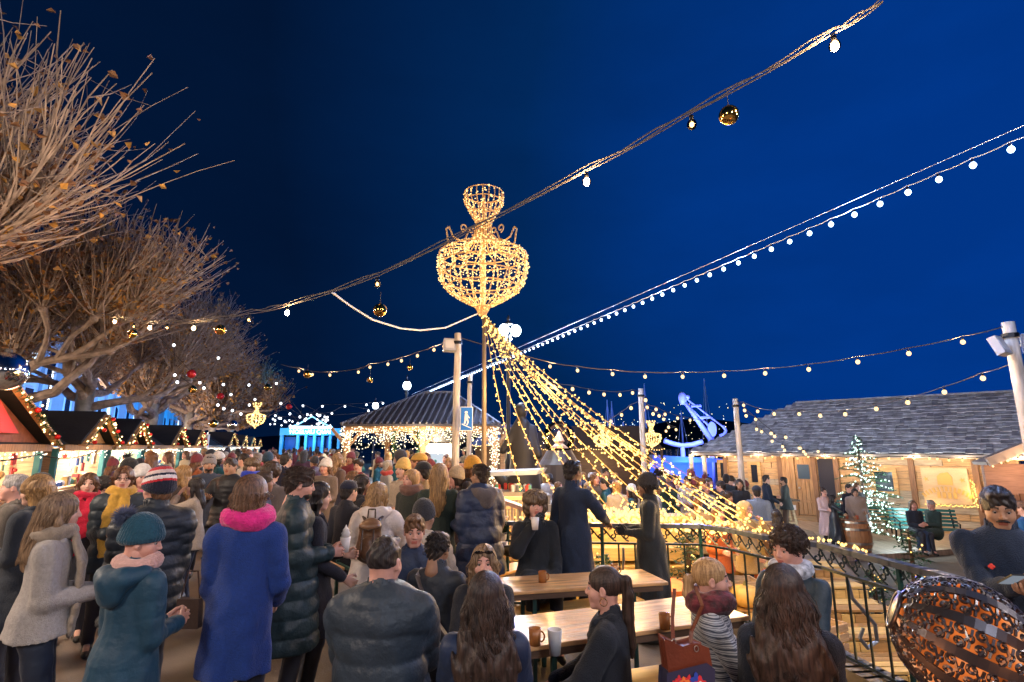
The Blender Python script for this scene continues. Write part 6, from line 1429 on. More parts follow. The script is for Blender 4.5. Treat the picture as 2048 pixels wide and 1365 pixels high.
        if kind == 'pompom':
            pc = hat[2] if len(hat) > 2 else cols; po = hat[3] if len(hat) > 3 else (0, -.07, .17); b = MB(); b.ball((0, 0, 0), .028, 8, 6); g = random.Random(3)
            for i in range(500 if lod == 0 else 160):
                d = N3((g.gauss(0, 1), g.gauss(0, 1), g.gauss(0, 1))); x = N3(np.cross(d, (.3, .7, .2))) * .003; b.add([d * .02 - x, d * .02 + x, d * g.uniform(.055, .078) + x * .2, d * g.uniform(.055, .078) - x * .2], [(0, 1, 2, 3)])
            me = np_mesh('pompom', xf(np.vstack(b.V), Rh, hc + Rh @ np.array(po)), np.array([f for f in b.Fc]), fabric('pom%s' % str(pc), pc, 'wool')); obj('pompom', me, ht)
    if scarf:
        col, form = scarf[:2]; s_ = SDF(.009 if lod == 0 else .014); z0 = nk + np.array((0, .012, .03)); pts = [z0 + np.array((.085 * math.cos(a), .078 * math.sin(a), .012 * math.sin(2 * a))) for a in np.linspace(0, 6.283, 15)]; rs = .042 if form != 'big' else .06
        s_.chain(pts, [rs] * 15, k=.02)
        if form in ('tails', 'front'): s_.chain([L((.05, .12, 1.44)), L((.06, .17, 1.28)), L((.065, .17, 1.05)), L((.06, .16, .92))], [.045, .06, .062, .055], k=.02, flat=((0, 1, 0), .4)).chain([L((-.04, .12, 1.44)), L((-.03, .17, 1.3)), L((-.02, .17, 1.12))], [.045, .055, .055], k=.02, flat=((0, 1, 0), .4))
        s_.post.append(lambda P: vnoise(P * np.array((1, 1, 1.6)), 55, seed + 11) * .008 + .002 * np.sin(P[..., 2] * 330)); sobj('scarf', s_, scarf[2] if len(scarf) > 2 else fabric('scarf%s' % str(col), col, 'knit'), body)
    if extra: person_extra(body, extra, L, nk, hc, Rh, arm, lod, seed, s)
    return body
def person_extra(body, ex, L, nk, hc, Rh, arm, lod, seed, s):
    for k, v in ex.items():
        if k == 'beard':
            q = SDF(.005 if lod == 0 else .008); q.ell((0, .045, -.07), (.054, .053, .050), k=.02); q.ell((0, .095, -.032), (.045, .03, .028), k=.008, op='-'); q.ell((0, .10, -.058), (.018, .03, .010), k=.006, op='-'); q.post.append(lambda P: vnoise(P, 200, 2) * .003)
            if v == 'moustache': q = SDF(.004); q.chain([(-.03, .083, -.052), (-.016, .094, -.043), (0, .097, -.041), (.016, .094, -.043), (.03, .083, -.052)], [.004, .007, .006, .007, .004], k=.004)
            V, Q = q.mesh(); obj('moustache' if v == 'moustache' else 'beard', np_mesh('beard', xf(V, Rh, hc), Q, hmat('black' if v != 'brown' else 'brown')), body)
        if k == 'glasses':
            b = MB(); y, z = (.098, .004)
            for x in (-.033, .033): b.tube([(x + .021 * math.cos(a), y - abs(x + .021 * math.cos(a)) * .12, z + .017 * math.sin(a)) for a in np.linspace(0, 6.283, 13)], .0018, 4, cap=False); b.tube([(x * 2 - x * .35, y - .006, z + .004), (x * 2.3, .0, z + .004)], .002, 4)
            b.tube([(-.012, y, z + .004), (.012, y, z + .004)], .0018, 4); V = xf(np.vstack(b.V), Rh, hc); bb = MB(); bb.add(V, b.Fc); bb.build('glasses', m_black, body)
        if k == 'sunglasses':
            b = MB(); Mx = rotx(-.9)
            for x in (-.036, .036): b.ball((0, 0, 0), 1, 12, 8, (.032, .008, .024)); b.V[-1] = (b.V[-1] @ Mx.T) + np.array((x, .082, .088))
            b.tube([(-.012, .088, .09), (.012, .088, .09)], .003, 4)
            for x in (-1, 1): b.tube([(x * .066, .075, .085), (x * .092, .0, .03)], .003, 4)
            V = xf(np.vstack(b.V), Rh, hc); bb = MB(); bb.add(V, b.Fc); bb.build('sunglasses', mat('dark_lens', (.01, .01, .012), .08), body, smooth=True)
        if k == 'earring':
            b = MB(); c = np.array((v * .086, -.006, -.055)); b.tube([c + np.array((.0, .020 * math.cos(a), .020 * math.sin(a))) for a in np.linspace(0, 6.283, 17)], .0026, 5, cap=False); V = xf(np.vstack(b.V), Rh, hc); bb = MB(); bb.add(V, b.Fc); bb.build('earring', mat('gold', (.8, .5, .18), .2, metal=1), body, smooth=True)
        if k == 'gloves':
            for i, a in enumerate(arm):
                d = N3(a[2] - a[1]); z = -a[3]; z = N3(z - d * (z @ d)); M_ = np.stack([np.cross(d, z), d, z], 1); Vx, Qx = hand_tmpl(a[4], .006); Vx = Vx * 1.12
                if i == 0: Vx = Vx * np.array((-1, 1, 1)); Qx = Qx[:, ::-1]
                obj('glove', np_mesh('glove', xf(Vx, M_, a[2] + d * .01), Qx, fabric('glove', v, 'knit')), body)
        if k == 'strap':   # crossbody strap over the back
            m_ = fabric('strap%s' % str(v), v, 'leather'); b = MB(); P = [(-.13, .02, 1.47), (-.12, -.10, 1.44), (-.02, -.165, 1.28), (.10, -.165, 1.12), (.18, -.09, .98)]; P = polyline([Vector(L(p)) for p in P], 0, 4)
            for i in range(len(P) - 1): b.beam(P[i], P[i + 1] + (P[i + 1] - P[i]) * .06, .012, .04, (0, 1, .2))
            b.build('strap', m_, body)
        if k == 'backpack':
            L0 = L; L = lambda p, L0=L0: L0((p[0], p[1], p[2] + (.13 if p[1] < -.12 else 0)))
            q = SDF(.010); q.cap(L((0, -.235, 1.00)), L((0, -.235, 1.18)), .125, .095, k=.03, flat=((0, 1, 0), .6)).ell(L((0, -.27, 1.20)), (.10, .07, .05), k=.03).cap(L((0, -.30, .98)), L((0, -.30, 1.04)), .07, k=.02, flat=((0, 1, 0), .6)); q.post.append(lambda P: vnoise(P, 40, 3) * .006); bp = sobj('backpack', q, fabric('bp', v, 'leather'), body)
            b = MB(); b.tube(polyline([Vector(L(p)) for p in ((-.035, -.23, 1.27), (-.03, -.23, 1.35), (.03, -.23, 1.35), (.035, -.23, 1.27))], 0, 3), .008, 6); b.build('handle', fabric('bpd', (.05, .03, .02), 'leather'), bp)
            b = MB(); b.tube([Vector(L(p)) for p in ((-.09, -.30, 1.19), (0, -.345, 1.165), (.09, -.30, 1.19))], .006, 5); b.tube([Vector(L(p)) for p in ((.05, -.345, 1.17), (.05, -.35, 1.0))], .007, 5); b.tube([Vector(L(p)) for p in ((-.05, -.345, 1.17), (-.05, -.35, 1.0))], .007, 5); b.build('flap_trim', fabric('bpd', (.05, .03, .02), 'leather'), bp)
            for x in (-1, 1): b = MB(); b.tube(polyline([Vector(L(p)) for p in ((x * .06, -.20, 1.25), (x * .12, -.10, 1.46), (x * .13, .08, 1.42), (x * .15, .13, 1.2), (x * .16, -.02, 1.0))], 0, 3), .016, 6); b.build('shoulder_strap', fabric('bpd', (.05, .03, .02), 'leather'), bp)
        if k == 'poppy':
            b = MB()
            for a in (0, 1.6, 3.1, 4.7): b.ball(Vector(L((.095, .155, 1.30))) + Vector((.008 * math.cos(a), 0, .008 * math.sin(a))), .009, 8, 5, (1, .4, 1))
            b.build('pin', mat('poppy', (.75, .05, .03), .6), body)
HAND = lambda e: None
def held(kind, who, off, label, **k):
    """object held by a person; off in the person's local frame"""
    M = Matrix.LocRotScale(who.location, who.rotation_euler, who.scale); p = M @ Vector(off); b = MB()
    if kind == 'cup':
        b.lathe([(.028, 0), (.04, .11), (.036, .11), (.027, .01), (.001, .01)], n=16); o = b.build('cup', mat('white_cup', (.75, .7, .66), .4), loc=p, smooth=True, label=label, category='cup'); 
        if k.get('cream'):
            c = MB(); c.lathe([(.034, .105), (.03, .13), (.036, .135), (.022, .155), (.026, .16), (.010, .18), (.002, .20)], n=14); c.build('cream', mat('cream', (.85, .8, .74), .5), o, smooth=True)
        return o
    if kind == 'phone':
        b.box((0, 0, 0), (.072, .008, .148)); o = b.build('phone', m_black, loc=p, label=label, category='phone'); o.rotation_euler = k.get('rot', (0, 0, 0)); c = MB(); c.box((0, .0046 * k.get('sgn', 1), 0), (.064, .002, .138)); c.build('screen', emit('phone_screen', (.75, .85, 1), .12), o); return o
    if kind == 'bottle':
        b.lathe([(.03, 0), (.032, .02), (.032, .11), (.02, .15), (.014, .17), (.014, .19)], n=16); o = b.build('bottle', glass('bottle_glass', (.85, .9, .95)), loc=p, smooth=True, label=label, category='bottle'); c = MB(); c.lathe([(.016, .175), (.017, .20), (.001, .202)], n=12); c.build('cap', mat('cap_pale', (.7, .65, .7), .4), o); c = MB(); c.lathe([(.0325, .03), (.0325, .085)], n=16); c.build('bottle_label', mat('label_white', (.6, .62, .68), .5), o); return o
navy = (.010, .022, .055); black = (.010, .011, .016)
only = []
# --- left foreground
person('woman with long blond brown hair in a cropped pale grey jacket, seen in profile', 128, 985, 2.6, face=55, hp=2, fem=True, hair=('long', .32, 'dirty'), top=dict(kind='jacket', hem=.90, col=(.36, .33, .31), fab='wool', fat=.022, flare=.3), arms=('front', 'front'), legs=dict(col=(.012, .02, .04)), scarf=((.30, .24, .18), 'tails'), lod=0, seed=1, wave=.25, amp=.006)
w = person('person in a teal hooded coat and a teal beanie with a fluffy fur pompom', 292, 1032, 2.25, face=20, hy=52, hp=12, fem=True, tone='pink', hair=None, hat=('pompom', (.008, .06, .10), (.12, .14, .22), (0, -.135, .12)), top=dict(kind='coat', hem=.62, col=(.006, .045, .085), fab='smooth', fat=.02), arms=('front', 'front'), collar='hood', scarf=((.6, .35, .3), 'ring'), lod=0, seed=2)
bag = MB(); bag.prism([(-.13, -.16), (.13, -.16), (.11, .12), (-.11, .12)], -.04, .04, 'y'); bag.tube(polyline([(-.1, 0, .1), (-.05, 0, .38), (.05, 0, .38), (.1, 0, .1)], 0, 3), .008, 5); q = at(378, 1222, 3.6); bag.build('handbag', fabric('dkbag', (.05, .03, .025), 'leather'), loc=q, label='dark brown leather handbag hanging by the teal coat', category='handbag').scale = (.62, .62, .62)
person('man in a navy red and white striped beanie and a shiny black puffer jacket', 322, 930, 2.95, face=-40, hy=-18, hp=-2, tone='pink', hair=('short', .1, 'brown'), hat=('cuff', [(0, lin('1a1d30')), (.030, lin('c4202e')), (.045, lin('e8dcd8')), (.070, lin('142038')), (.085, lin('e0c8c0')), (.110, lin('c4202e')), (.135, lin('15304e'))]), top=dict(kind='puffer_jacket', hem=.80, col=(.014, .020, .030), fab='puff', puff=.085, fat=.03), arms=('front', 'front'), collar='high', lod=0, seed=3)
person('woman in a bright blue wool coat and a pink scarf seen from behind', 506, 950, 2.55, face=-12, hy=12, fem=True, hair=('bob', .13, 'brown'), top=dict(kind='coat', hem=.68, col=(.006, .035, .20), fab='wool', fat=.02, flare=.1), arms=('front', 'low'), scarf=((.70, .02, .22), 'big'), collar=None, lod=0, seed=4)
m = person('dark haired man in a long dark teal puffer coat holding a cream topped drink', 604, 936, 3.25, face=68, hy=2, hp=10, tone='pink', hair=('swept', .1, 'darkbrown'), top=dict(kind='puffer_coat', hem=.50, col=(.016, .035, .045), fab='puff', puff=.12, fat=.02, flare=.4), arms=('front', 'front'), collar='high', extra={'beard': 'full'}, lod=0, seed=5)
held('cup', m, (.0, .37, 1.11), 'white cup topped with whipped cream held by the man in the long puffer coat', cream=True)
person('woman with dark hair in a black coat just behind the man with the creamy drink', 640, 962, 3.8, face=66, hp=8, fem=True, hair=('long', .3, 'black'), top=dict(kind='coat', hem=.55, col=(.012, .012, .022), fab='wool'), arms=('front', 'low'), lod=1, seed=6)
person('woman with blond bobbed hair in a black coat at the left edge', 78, 950, 3.4, face=-100, hp=6, fem=True, hair=('bob', .12, 'honey'), top=dict(kind='coat', hem=.6, col=(.014, .02, .032), fab='wool', fat=.02), arms=('front', 'front'), lod=0, seed=7)
person('man with short grey hair and a beige collar at the left edge', 34, 948, 4.2, face=-125, tone='pink', hair=('short', .1, 'grey'), top=dict(kind='coat', hem=.7, col=(.10, .085, .07), fab='wool', fat=.02), arms=('front', 'low'), lod=1, seed=8)
person('person in a black brimmed hat at the left edge behind the blond bob', 84, 940, 5.0, face=-80, hair=('short', .1, 'black'), hat=('cap', (.01, .01, .01)), top=dict(kind='coat', col=(.25, .02, .02), hem=.8), lod=1, seed=9)
person('woman in a black coat with a long crimson scarf facing the viewer', 180, 946, 5.0, face=143, fem=True, hair=('long', .28, 'brown'), top=dict(kind='coat', hem=.6, col=(.012, .012, .02)), scarf=((.50, .006, .035), 'tails'), arms=('low', 'down'), lod=0, seed=10)
person('woman with curly black hair in profile beside the crimson scarf', 213, 954, 5.4, face=50, fem=True, hair=('curly', .1, 'black'), top=dict(kind='jacket', hem=.8, col=(.03, .04, .07)), arms=('bent', 'bent'), lod=1, seed=11)
person('woman with glasses and a mustard and teal scarf over a dark puffer', 250, 933, 4.75, face=146, fem=True, hair=('bob', .11, 'auburn'), top=dict(kind='puffer_jacket', hem=.75, col=(.02, .03, .04), fab='puff', puff=.10, fat=.02), scarf=((.55, .30, .04), 'front'), arms=('front', 'front'), extra={'glasses': 1}, lod=0, seed=12)
person('woman in a white knitted hat behind the striped beanie', 288, 927, 5.3, face=130, fem=True, tone='pink', hair=('long', .2, 'brown'), hat=('cuff', (.6, .57, .55)), top=dict(kind='coat', col=(.5, .1, .2), hem=.8), lod=1, seed=13)
person('person with a black pompom hat left of the white knitted hat', 262, 915, 6.6, face=120, hair=('short', .1, 'black'), hat=('pompom', (.01, .01, .012)), top=dict(kind='coat', col=(.02, .02, .025)), lod=1, seed=14)
person('dark haired woman in a beige jacket holding a hand to her face', 392, 955, 5.7, face=-106, fem=True, hair=('long', .26, 'black'), top=dict(kind='jacket', hem=.82, col=(.42, .34, .27), fab='wool', fat=.02), arms=('face', 'low'), legs=dict(col=(.02, .03, .06)), shoes=(.6, .6, .6), lod=1, seed=15, wave=.4, amp=.003)
person('woman with light brown hair behind the beige jacket', 366, 930, 6.8, face=-90, fem=True, hair=('long', .3, 'honey'), top=dict(kind='coat', col=(.06, .04, .03)), lod=1, seed=16)
person('tall man in a grey beanie and dark navy overcoat walking towards the viewer', 421, 908, 8.2, face=150, tone='tan', hair=('short', .1, 'black'), hat=('beanie', (.22, .2, .2)), top=dict(kind='overcoat', hem=.75, col=(.035, .045, .075), flare=.4), extra={'beard': 'full'}, lod=1, seed=17, wide=1.1, walk=.5)
person('man in a black quilted jacket with a raised finger in the street', 463, 916, 7.6, face=182, tone='tan', hair=('short', .1, 'darkbrown'), top=dict(kind='jacket', hem=.84, col=(.018, .018, .022), fab='puff', puff=.07), arms=('down', 'phone'), lod=1, seed=18, wide=1.1, walk=.6)
person('woman in a pale fur hat and electric blue scarf', 505, 918, 8.4, face=154, fem=True, hair=None, hat=('furhat', (.5, .4, .35)), top=dict(kind='coat', col=(.35, .05, .05)), scarf=((.02, .05, .5), 'big'), lod=1, seed=19)
person('person with a dark brown afro behind the blue coat woman', 546, 928, 6.0, face=10, hair=('afro', .1, 'darkbrown'), top=dict(kind='jacket', col=(.10, .08, .08), fab='wool'), lod=1, seed=20)
person('person with short dark hair just left of the swept hair man', 530, 942, 5.0, face=60, tone='brown', hair=('short', .1, 'darkbrown'), top=dict(kind='coat', col=(.02, .03, .08)), lod=1, seed=21)
person('woman in a white beanie and brown coat walking with a white bag', 652, 915, 8.8, face=-165, fem=True, tone='pink', hair=('long', .12, 'brown'), hat=('cuff', (.62, .6, .58)), top=dict(kind='coat', hem=.68, col=(.16, .12, .10), fat=.02), arms=('bent', 'low'), lod=1, seed=22, walk=.9)
person('woman with ash blond hair in a taupe coat walking away', 676, 906, 9.6, face=30, fem=True, hair=('long', .16, 'dirty'), top=dict(kind='coat', hem=.7, col=(.12, .08, .07)), lod=1, seed=23, walk=.8)
person('person in a navy coat walking away past the taupe coat', 574, 905, 9.0, face=20, hair=('short', .1, 'black'), top=dict(kind='coat', hem=.75, col=(.015, .02, .05)), lod=1, seed=24, walk=.6)
person('person in a dark teal coat in the street by the last garlands', 538, 903, 10.5, face=5, hair=('short', .1, 'black'), hat=('beanie', (.02, .05, .09)), top=dict(kind='coat', hem=.7, col=(.015, .05, .08)), lod=1, seed=25)
# --- middle
p_ = person('woman in a white puffer jacket wearing a brown leather backpack', 757, 964, 4.3, face=-4, hy=18, hp=10, fem=True, lean=8, hair=('long', .22, 'honey'), top=dict(kind='puffer_jacket', hem=.86, col=(.58, .50, .46), fab='puff', puff=.26, fat=.03), collar='hood', arms=('bent', 'phone'), legs=dict(col=(.015, .018, .03), r=.01), extra={'backpack': (.16, .08, .04)}, lod=0, seed=30, wave=.2, amp=.008)
person('seated woman with dark hair and a lit orange face behind the white puffer', 726, 948, 7.2, zg=.15, face=70, seated=True, fem=True, tone='tan', hair=('long', .2, 'black'), top=dict(kind='jacket', col=(.02, .02, .025), hem=.9), arms=('front', 'front'), collar='hood', lod=1, seed=31)
person('seated man with pink face farther back left of the dark haired woman', 706, 942, 8.0, zg=.15, face=120, seated=True, tone='pink', hair=('short', .1, 'brown'), top=dict(kind='jacket', col=(.03, .03, .05)), lod=1, seed=32)
person('man in a black cap seated with his back turned by the white puffer', 700, 955, 6.4, zg=.12, face=30, seated=True, hair=('short', .1, 'black'), hat=('cap', (.01, .012, .03)), top=dict(kind='jacket', col=(.02, .02, .03)), lod=1, seed=33)
person('woman in a yellow beanie facing the seated tables', 806, 915, 7.2, face=-150, fem=True, hair=('long', .15, 'darkbrown'), hat=('cuff', (.62, .40, .12)), top=dict(kind='coat', col=(.45, .36, .28), hem=.8), arms=('bent', 'front'), lod=1, seed=34)
person('man in a mustard yellow cap beside the pavilion post', 838, 901, 7.4, face=-80, hair=('short', .1, 'brown'), hat=('cap', (.50, .30, .06)), top=dict(kind='jacket', col=(.06, .05, .05)), lod=1, seed=35)
person('person in a black cap and camel plaid coat', 846, 918, 6.4, face=-60, hair=('short', .1, 'black'), hat=('cap', (.012, .012, .015)), top=dict(kind='coat', col=(.40, .28, .14), hem=.8, fat=.03), lod=1, seed=36)
person('grey haired woman with a thick brown and pink scarf over a dark green coat', 822, 938, 5.4, face=-140, fem=True, tone='pink', hair=('bob', .09, 'blonde'), top=dict(kind='coat', hem=.7, col=(.025, .03, .025), fat=.03), scarf=((.16, .08, .06), 'big'), arms=('front', 'front'), lod=1, seed=37, wide=1.1)
person('woman with very long straight blond hair and a dark green coat, from behind', 880, 927, 5.1, face=2, fem=True, hair=('long', .40, 'honey'), top=dict(kind='coat', hem=.55, col=(.022, .035, .028), fat=.02), arms=('bent', 'bent'), lod=0, seed=38, wave=.6, amp=.003)
person('woman in a cream and brown knitted hat turned to the blond haired woman', 911, 931, 5.9, face=-110, fem=True, tone='pink', hair=('bob', .08, 'darkbrown'), hat=('cuff', (.45, .33, .2)), top=dict(kind='coat', hem=.7, col=(.08, .05, .04)), arms=('bent', 'mouth'), lod=1, seed=39)
person('woman in an orange ribbed beanie by the chandelier pole', 948, 910, 6.0, face=110, fem=True, hair=('long', .15, 'auburn'), hat=('cuff', (.55, .26, .03)), top=dict(kind='coat', hem=.7, col=(.05, .04, .04)), lod=1, seed=40)
person('man in a dark blue puffer jacket with a grey hood, seen from behind', 960, 928, 5.0, face=-32, hy=-18, tone='tan', hair=('short', .1, 'darkbrown'), top=dict(kind='puffer_jacket', hem=.66, col=(.022, .034, .075), fab='puff', puff=.16, fat=.045, ccol=(.11, .09, .09)), collar='hood', arms=('bent', 'bent'), lod=0, seed=41, wide=1.1)
person('child sized person in a dark olive beanie and cream padded jacket with a dark backpack', 850, 1000, 4.6, zg=-.1, face=20, seated=True, hair=None, hat=('beanie', (.03, .03, .035)), top=dict(kind='puffer_jacket', hem=.9, col=(.46, .38, .30), fab='puff', puff=.14, fat=.03), arms=('table', 'table'), collar='hood', tone='tan', lod=1, seed=42)
person('man with short brown hair in a navy zip jacket facing the viewer, hand on chest', 830, 1030, 3.9, face=168, seated=True, hp=10, tone='pink', hair=('short', .1, 'brown'), top=dict(kind='jacket', col=(.010, .025, .07), hem=.9, fab='smooth'), arms=('table', 'cross'), lod=0, seed=43, wide=1.1)
person('man in a black coat with a pale crossbody strap, back turned', 878, 1066, 3.25, face=14, hy=10, hp=14, seated=True, tone='brown', hair=('swept', .1, 'black'), top=dict(kind='coat', col=(.012, .018, .030), hem=.9, fab='smooth', fat=.02), arms=('table', 'table'), collar='high', extra={'strap': (.14, .12, .12)}, lod=0, seed=44, wide=1.05)
person('woman with sunglasses pushed up on wavy blond brown hair, looking at the viewer', 968, 1090, 2.95, face=178, seated=True, fem=True, tone='pink', hair=('long', .30, 'dirty', 1.2), top=dict(kind='coat', col=(.02, .022, .03), hem=.9), arms=('table', 'table'), extra={'sunglasses': 1}, lod=0, seed=45)
person('man with a dark fade haircut in a blue grey puffer jacket seen from behind', 772, 1073, 2.35, face=0, hy=18, hp=4, seated=True, tone='pink', hair=('fade', .1, 'black'), top=dict(kind='puffer_jacket', col=(.028, .042, .060), hem=.9, fab='puff', puff=.115, fat=.035), arms=('table', 'table'), collar='high', lod=0, seed=46, wide=1.15)
person('woman with long wavy dark hair in navy, back turned, left of the ponytail', 972, 1143, 2.15, face=-4, seated=True, fem=True, hair=('long', .40, 'darkbrown', 1.35), top=dict(kind='coat', col=(.008, .022, .065), hem=.9, fab='smooth', fat=.02), arms=('table', 'table'), lod=0, seed=47, amp=.016, wave=.14)
person('woman with a sleek dark ponytail and gold hoop earring in a black jacket', 1206, 1130, 2.4, face=-72, hp=4, seated=True, fem=True, tone='pink', hair=('pony', .40, 'darkbrown'), top=dict(kind='jacket', col=(.010, .014, .024), hem=.9, fab='wool', fat=.03), arms=('table', 'table'), extra={'earring': -1}, lod=0, seed=48)
sc_m = mat('scarf_print', (.10, .012, .02), .7, var=.9, scale=22, bump=.4, bscale=60, sheen=.3)
w = person('blonde woman with a low ponytail in a grey checked jacket and wine red scarf', 1420, 1114, 2.5, face=106, hp=2, seated=True, fem=True, tone='pink', hair=('lowpony', .17, 'blonde'), top=dict(kind='jacket', col=(.4, .4, .42), fab='check', hem=.9, fat=.015), arms=('table', 'table'), scarf=((.1, .01, .02), 'big', sc_m), collar=None, lod=0, seed=49)
person('woman with long wavy hair in black, back turned, right of the checked jacket', 1562, 1128, 2.12, face=24, seated=True, fem=True, hair=('long', .40, 'darkbrown', 1.4), top=dict(kind='coat', col=(.008, .014, .030), hem=.9, fat=.02), arms=('table', 'table'), lod=0, seed=50, amp=.014, wave=.13)
sc2 = mat('scarf_bluewhite', (.35, .38, .45), .8, var=.7, scale=30, bump=.5, bscale=70, sheen=.3)
person('curly haired person in a navy jacket with a blue and white scarf, facing the table', 1572, 1057, 2.85, face=-125, hy=10, hp=8, seated=True, tone='pink', hair=('curly', .1, 'darkbrown'), top=dict(kind='jacket', col=(.012, .03, .05), hem=.9, fab='smooth'), scarf=((.3, .3, .4), 'front', sc2), arms=('table', 'cross'), lod=0, seed=51)
m = person('moustached man in a navy jacket with a red pin looking down at his phone', 1990, 974, 2.5, face=-146, hp=17, tone='tan', hair=('short', .1, 'black'), top=dict(kind='jacket', col=(.008, .020, .050), hem=.80, fab='wool', fat=.02), arms=(((.04, .32, 1.20), (.4, -.4, -1), (-.2, .3, 1), .5), ((-.0, .34, 1.25), (.4, -.4, -1), (-.2, .3, 1), .45)), collar='high', extra={'beard': 'moustache', 'poppy': 1}, lod=0, seed=52, wide=1.12)
held('phone', m, (.05, .43, 1.29), 'phone held by the moustached man', rot=(R(-62), 0, R(168)))
held('bottle', m, (-.09, .40, 1.14), 'small clear bottle in the moustached man\'s hand')
# fur hat woman, standing pair at the railing
f = person('woman in a brown fur hat and black coat drinking, seated at the far table', 1070, 980, 4.85, zg=.05, face=172, seated=True, fem=True, tone='pink', hair=('long', .12, 'brown'), hat=('furhat', (.3, .2, .1)), top=dict(kind='coat', col=(.010, .014, .020), hem=.9, fat=.025), arms=('low', 'mouth'), extra={'gloves': (.015, .015, .02)}, lod=0, seed=53)
held('cup', f, (.06, .33, 1.04), 'cup lifted to the mouth of the fur hat woman')
person('tall man in a dark blue overcoat with raised collar standing at the railing', 1146, 921, 5.0, face=42, hy=10, tone='brown', hair=('short', .1, 'black'), top=dict(kind='overcoat', hem=.60, col=(.010, .022, .055), flare=.4, fat=.01), arms=('down', 'rail'), collar='high', lod=0, seed=54)
person('woman in a dark pompom beanie and long black coat standing at the railing', 1292, 944, 5.0, face=-72, hp=3, fem=True, tone='brown', hair=('bob', .07, 'black'), hat=('pompom', (.035, .03, .03), (.06, .045, .04), (0, -.15, .14)), top=dict(kind='overcoat', hem=.26, col=(.022, .026, .030), flare=.35, fat=.02), arms=('front', 'front'), collar='high', extra={'gloves': (.03, .03, .03)}, lod=0, seed=55)
# coat heap and bags
s = SDF(.014); s.chain([(.05, 0, .78), (-.02, 0, .62), (-.05, 0, .3)], [.10, .17, .18], k=.08, flat=((0, 1, 0), .5)); s.ell((.12, .0, .5), (.14, .12, .25), k=.06); s.cut(lambda P: -(P[..., 2] - .12)); s.post.append(lambda P: vnoise(P * np.array((1, 1, .4)), 40, 4) * .03 + np.abs(vnoise(P, 30, 6)) * -.03); q = at(1092, 1100, 5.8); o = sobj('draped_coat', s, fabric('plum', (.035, .028, .035), 'wool'), label='dark plum coat draped over the bench beside the fur hat woman', category='coat'); o.location = (q.x, 5.8, .1)
s = SDF(.01); s.ell((0, 0, 0), (.16, .09, .10), k=.03); s.cap((-.1, 0, .05), (.12, 0, .08), .03, k=.03); s.post.append(lambda P: vnoise(P, 30, 2) * .012); q = atz(1022, 1106, .82); q.y += .1; o = sobj('shoulder_bag', s, fabric('blkbag', (.015, .015, .018), 'leather'), label='black bag with pale fringe lying on the table edge by the fur hat woman', category='bag'); o.location = q; o.scale = (.6, .6, .6)
b = MB()
for i in range(14): b.tube([(-.12 + i * .018, -.08, .07), (-.11 + i * .018, -.11, .02), (-.10 + i * .018, -.10, -.05)], .004, 4)
b.build('fringe', mat('fringe', (.5, .36, .15), .7), o)
# brown handbag with floral cloth
q = at(1365, 1312, 2.08); e = empty('shoulder_handbag', at(1368, 1306, 2.55), R(8), label='rust brown leather handbag with a bright floral front hanging from the checked jacket woman', category='handbag')
b = MB(); b.prism([(-.115, .075), (-.03, .035), (.055, .05), (.115, .025), (.125, -.05), (.07, -.10), (-.10, -.11)], -.045, .045, 'y'); o = b.build('bag_body', fabric('rust', (.13, .030, .014), 'leather'), e); md = o.modifiers.new('bevel', 'BEVEL'); md.width = .012; md.segments = 3
b = MB(); b.prism([(-.115, -.085), (.095, -.05), (.13, -.075), (.11, -.30), (-.14, -.30)], -.06, .05, 'y'); o = b.build('floral_pouch', mat('pouch_base', (.02, .02, .06), .7), e); md = o.modifiers.new('bevel', 'BEVEL'); md.width = .015; md.segments = 3
pc_ = [mat('petal%d' % i, c, .6) for i, c in enumerate([(.65, .03, .04), (.80, .22, .04), (.55, .01, .15), (.02, .06, .40), (.85, .35, .3), (.7, .65, .6)])]
rd2 = random.Random(8)
for i in range(24):
    c = (rd2.uniform(-.11, .09), rd2.uniform(-.29, -.10)); r_ = rd2.uniform(.016, .03); b = MB(); yb = -.063 - i * .0003
    npt = 20; n_p = rd2.choice((4, 5)); b.prism([(c[0] + r_ * (1 + .35 * math.cos(n_p * a)) * math.cos(a), c[1] + r_ * (1 + .35 * math.cos(n_p * a)) * math.sin(a)) for a in np.linspace(0, 6.283 * (1 - 1 / npt), npt)], yb, yb + .002, 'y'); b.cur = 1; b.prism([(c[0] + r_ * .35 * math.cos(a), c[1] + r_ * .35 * math.sin(a)) for a in np.linspace(0, 5.5, 8)], yb - .001, yb + .001, 'y'); b.build('flower', [pc_[i % 5], pc_[(i + 2) % 6]], e)
b = MB(); P = polyline([Vector((.04, 0, .02)), Vector((.06, .02, .10)), Vector((.15, .05, .22)), Vector((.16, .14, .30))], 0, 4); 
for i in range(len(P) - 1): b.beam(P[i], P[i + 1], .02, .008)
P = polyline([Vector((-.06, 0, .05)), Vector((-.03, .06, .16)), Vector((.02, .12, .30))], 0, 4)
for i in range(len(P) - 1): b.beam(P[i], P[i + 1], .02, .008)
b.build('strap', fabric('rust', (.13, .030, .014), 'leather'), e)
b = MB(); b.tube([(-.06 + .012 * math.cos(a), -.01, .06 + .015 * math.sin(a)) for a in np.linspace(0, 6.28, 12)], .003, 5); b.tube([(.05 + .012 * math.cos(a), -.05, .035 + .015 * math.sin(a)) for a in np.linspace(0, 6.28, 12)], .003, 5); b.build('ring', mat('steel', (.6, .6, .6), .3, metal=1), e)
e.scale = (.80, .80, .80)
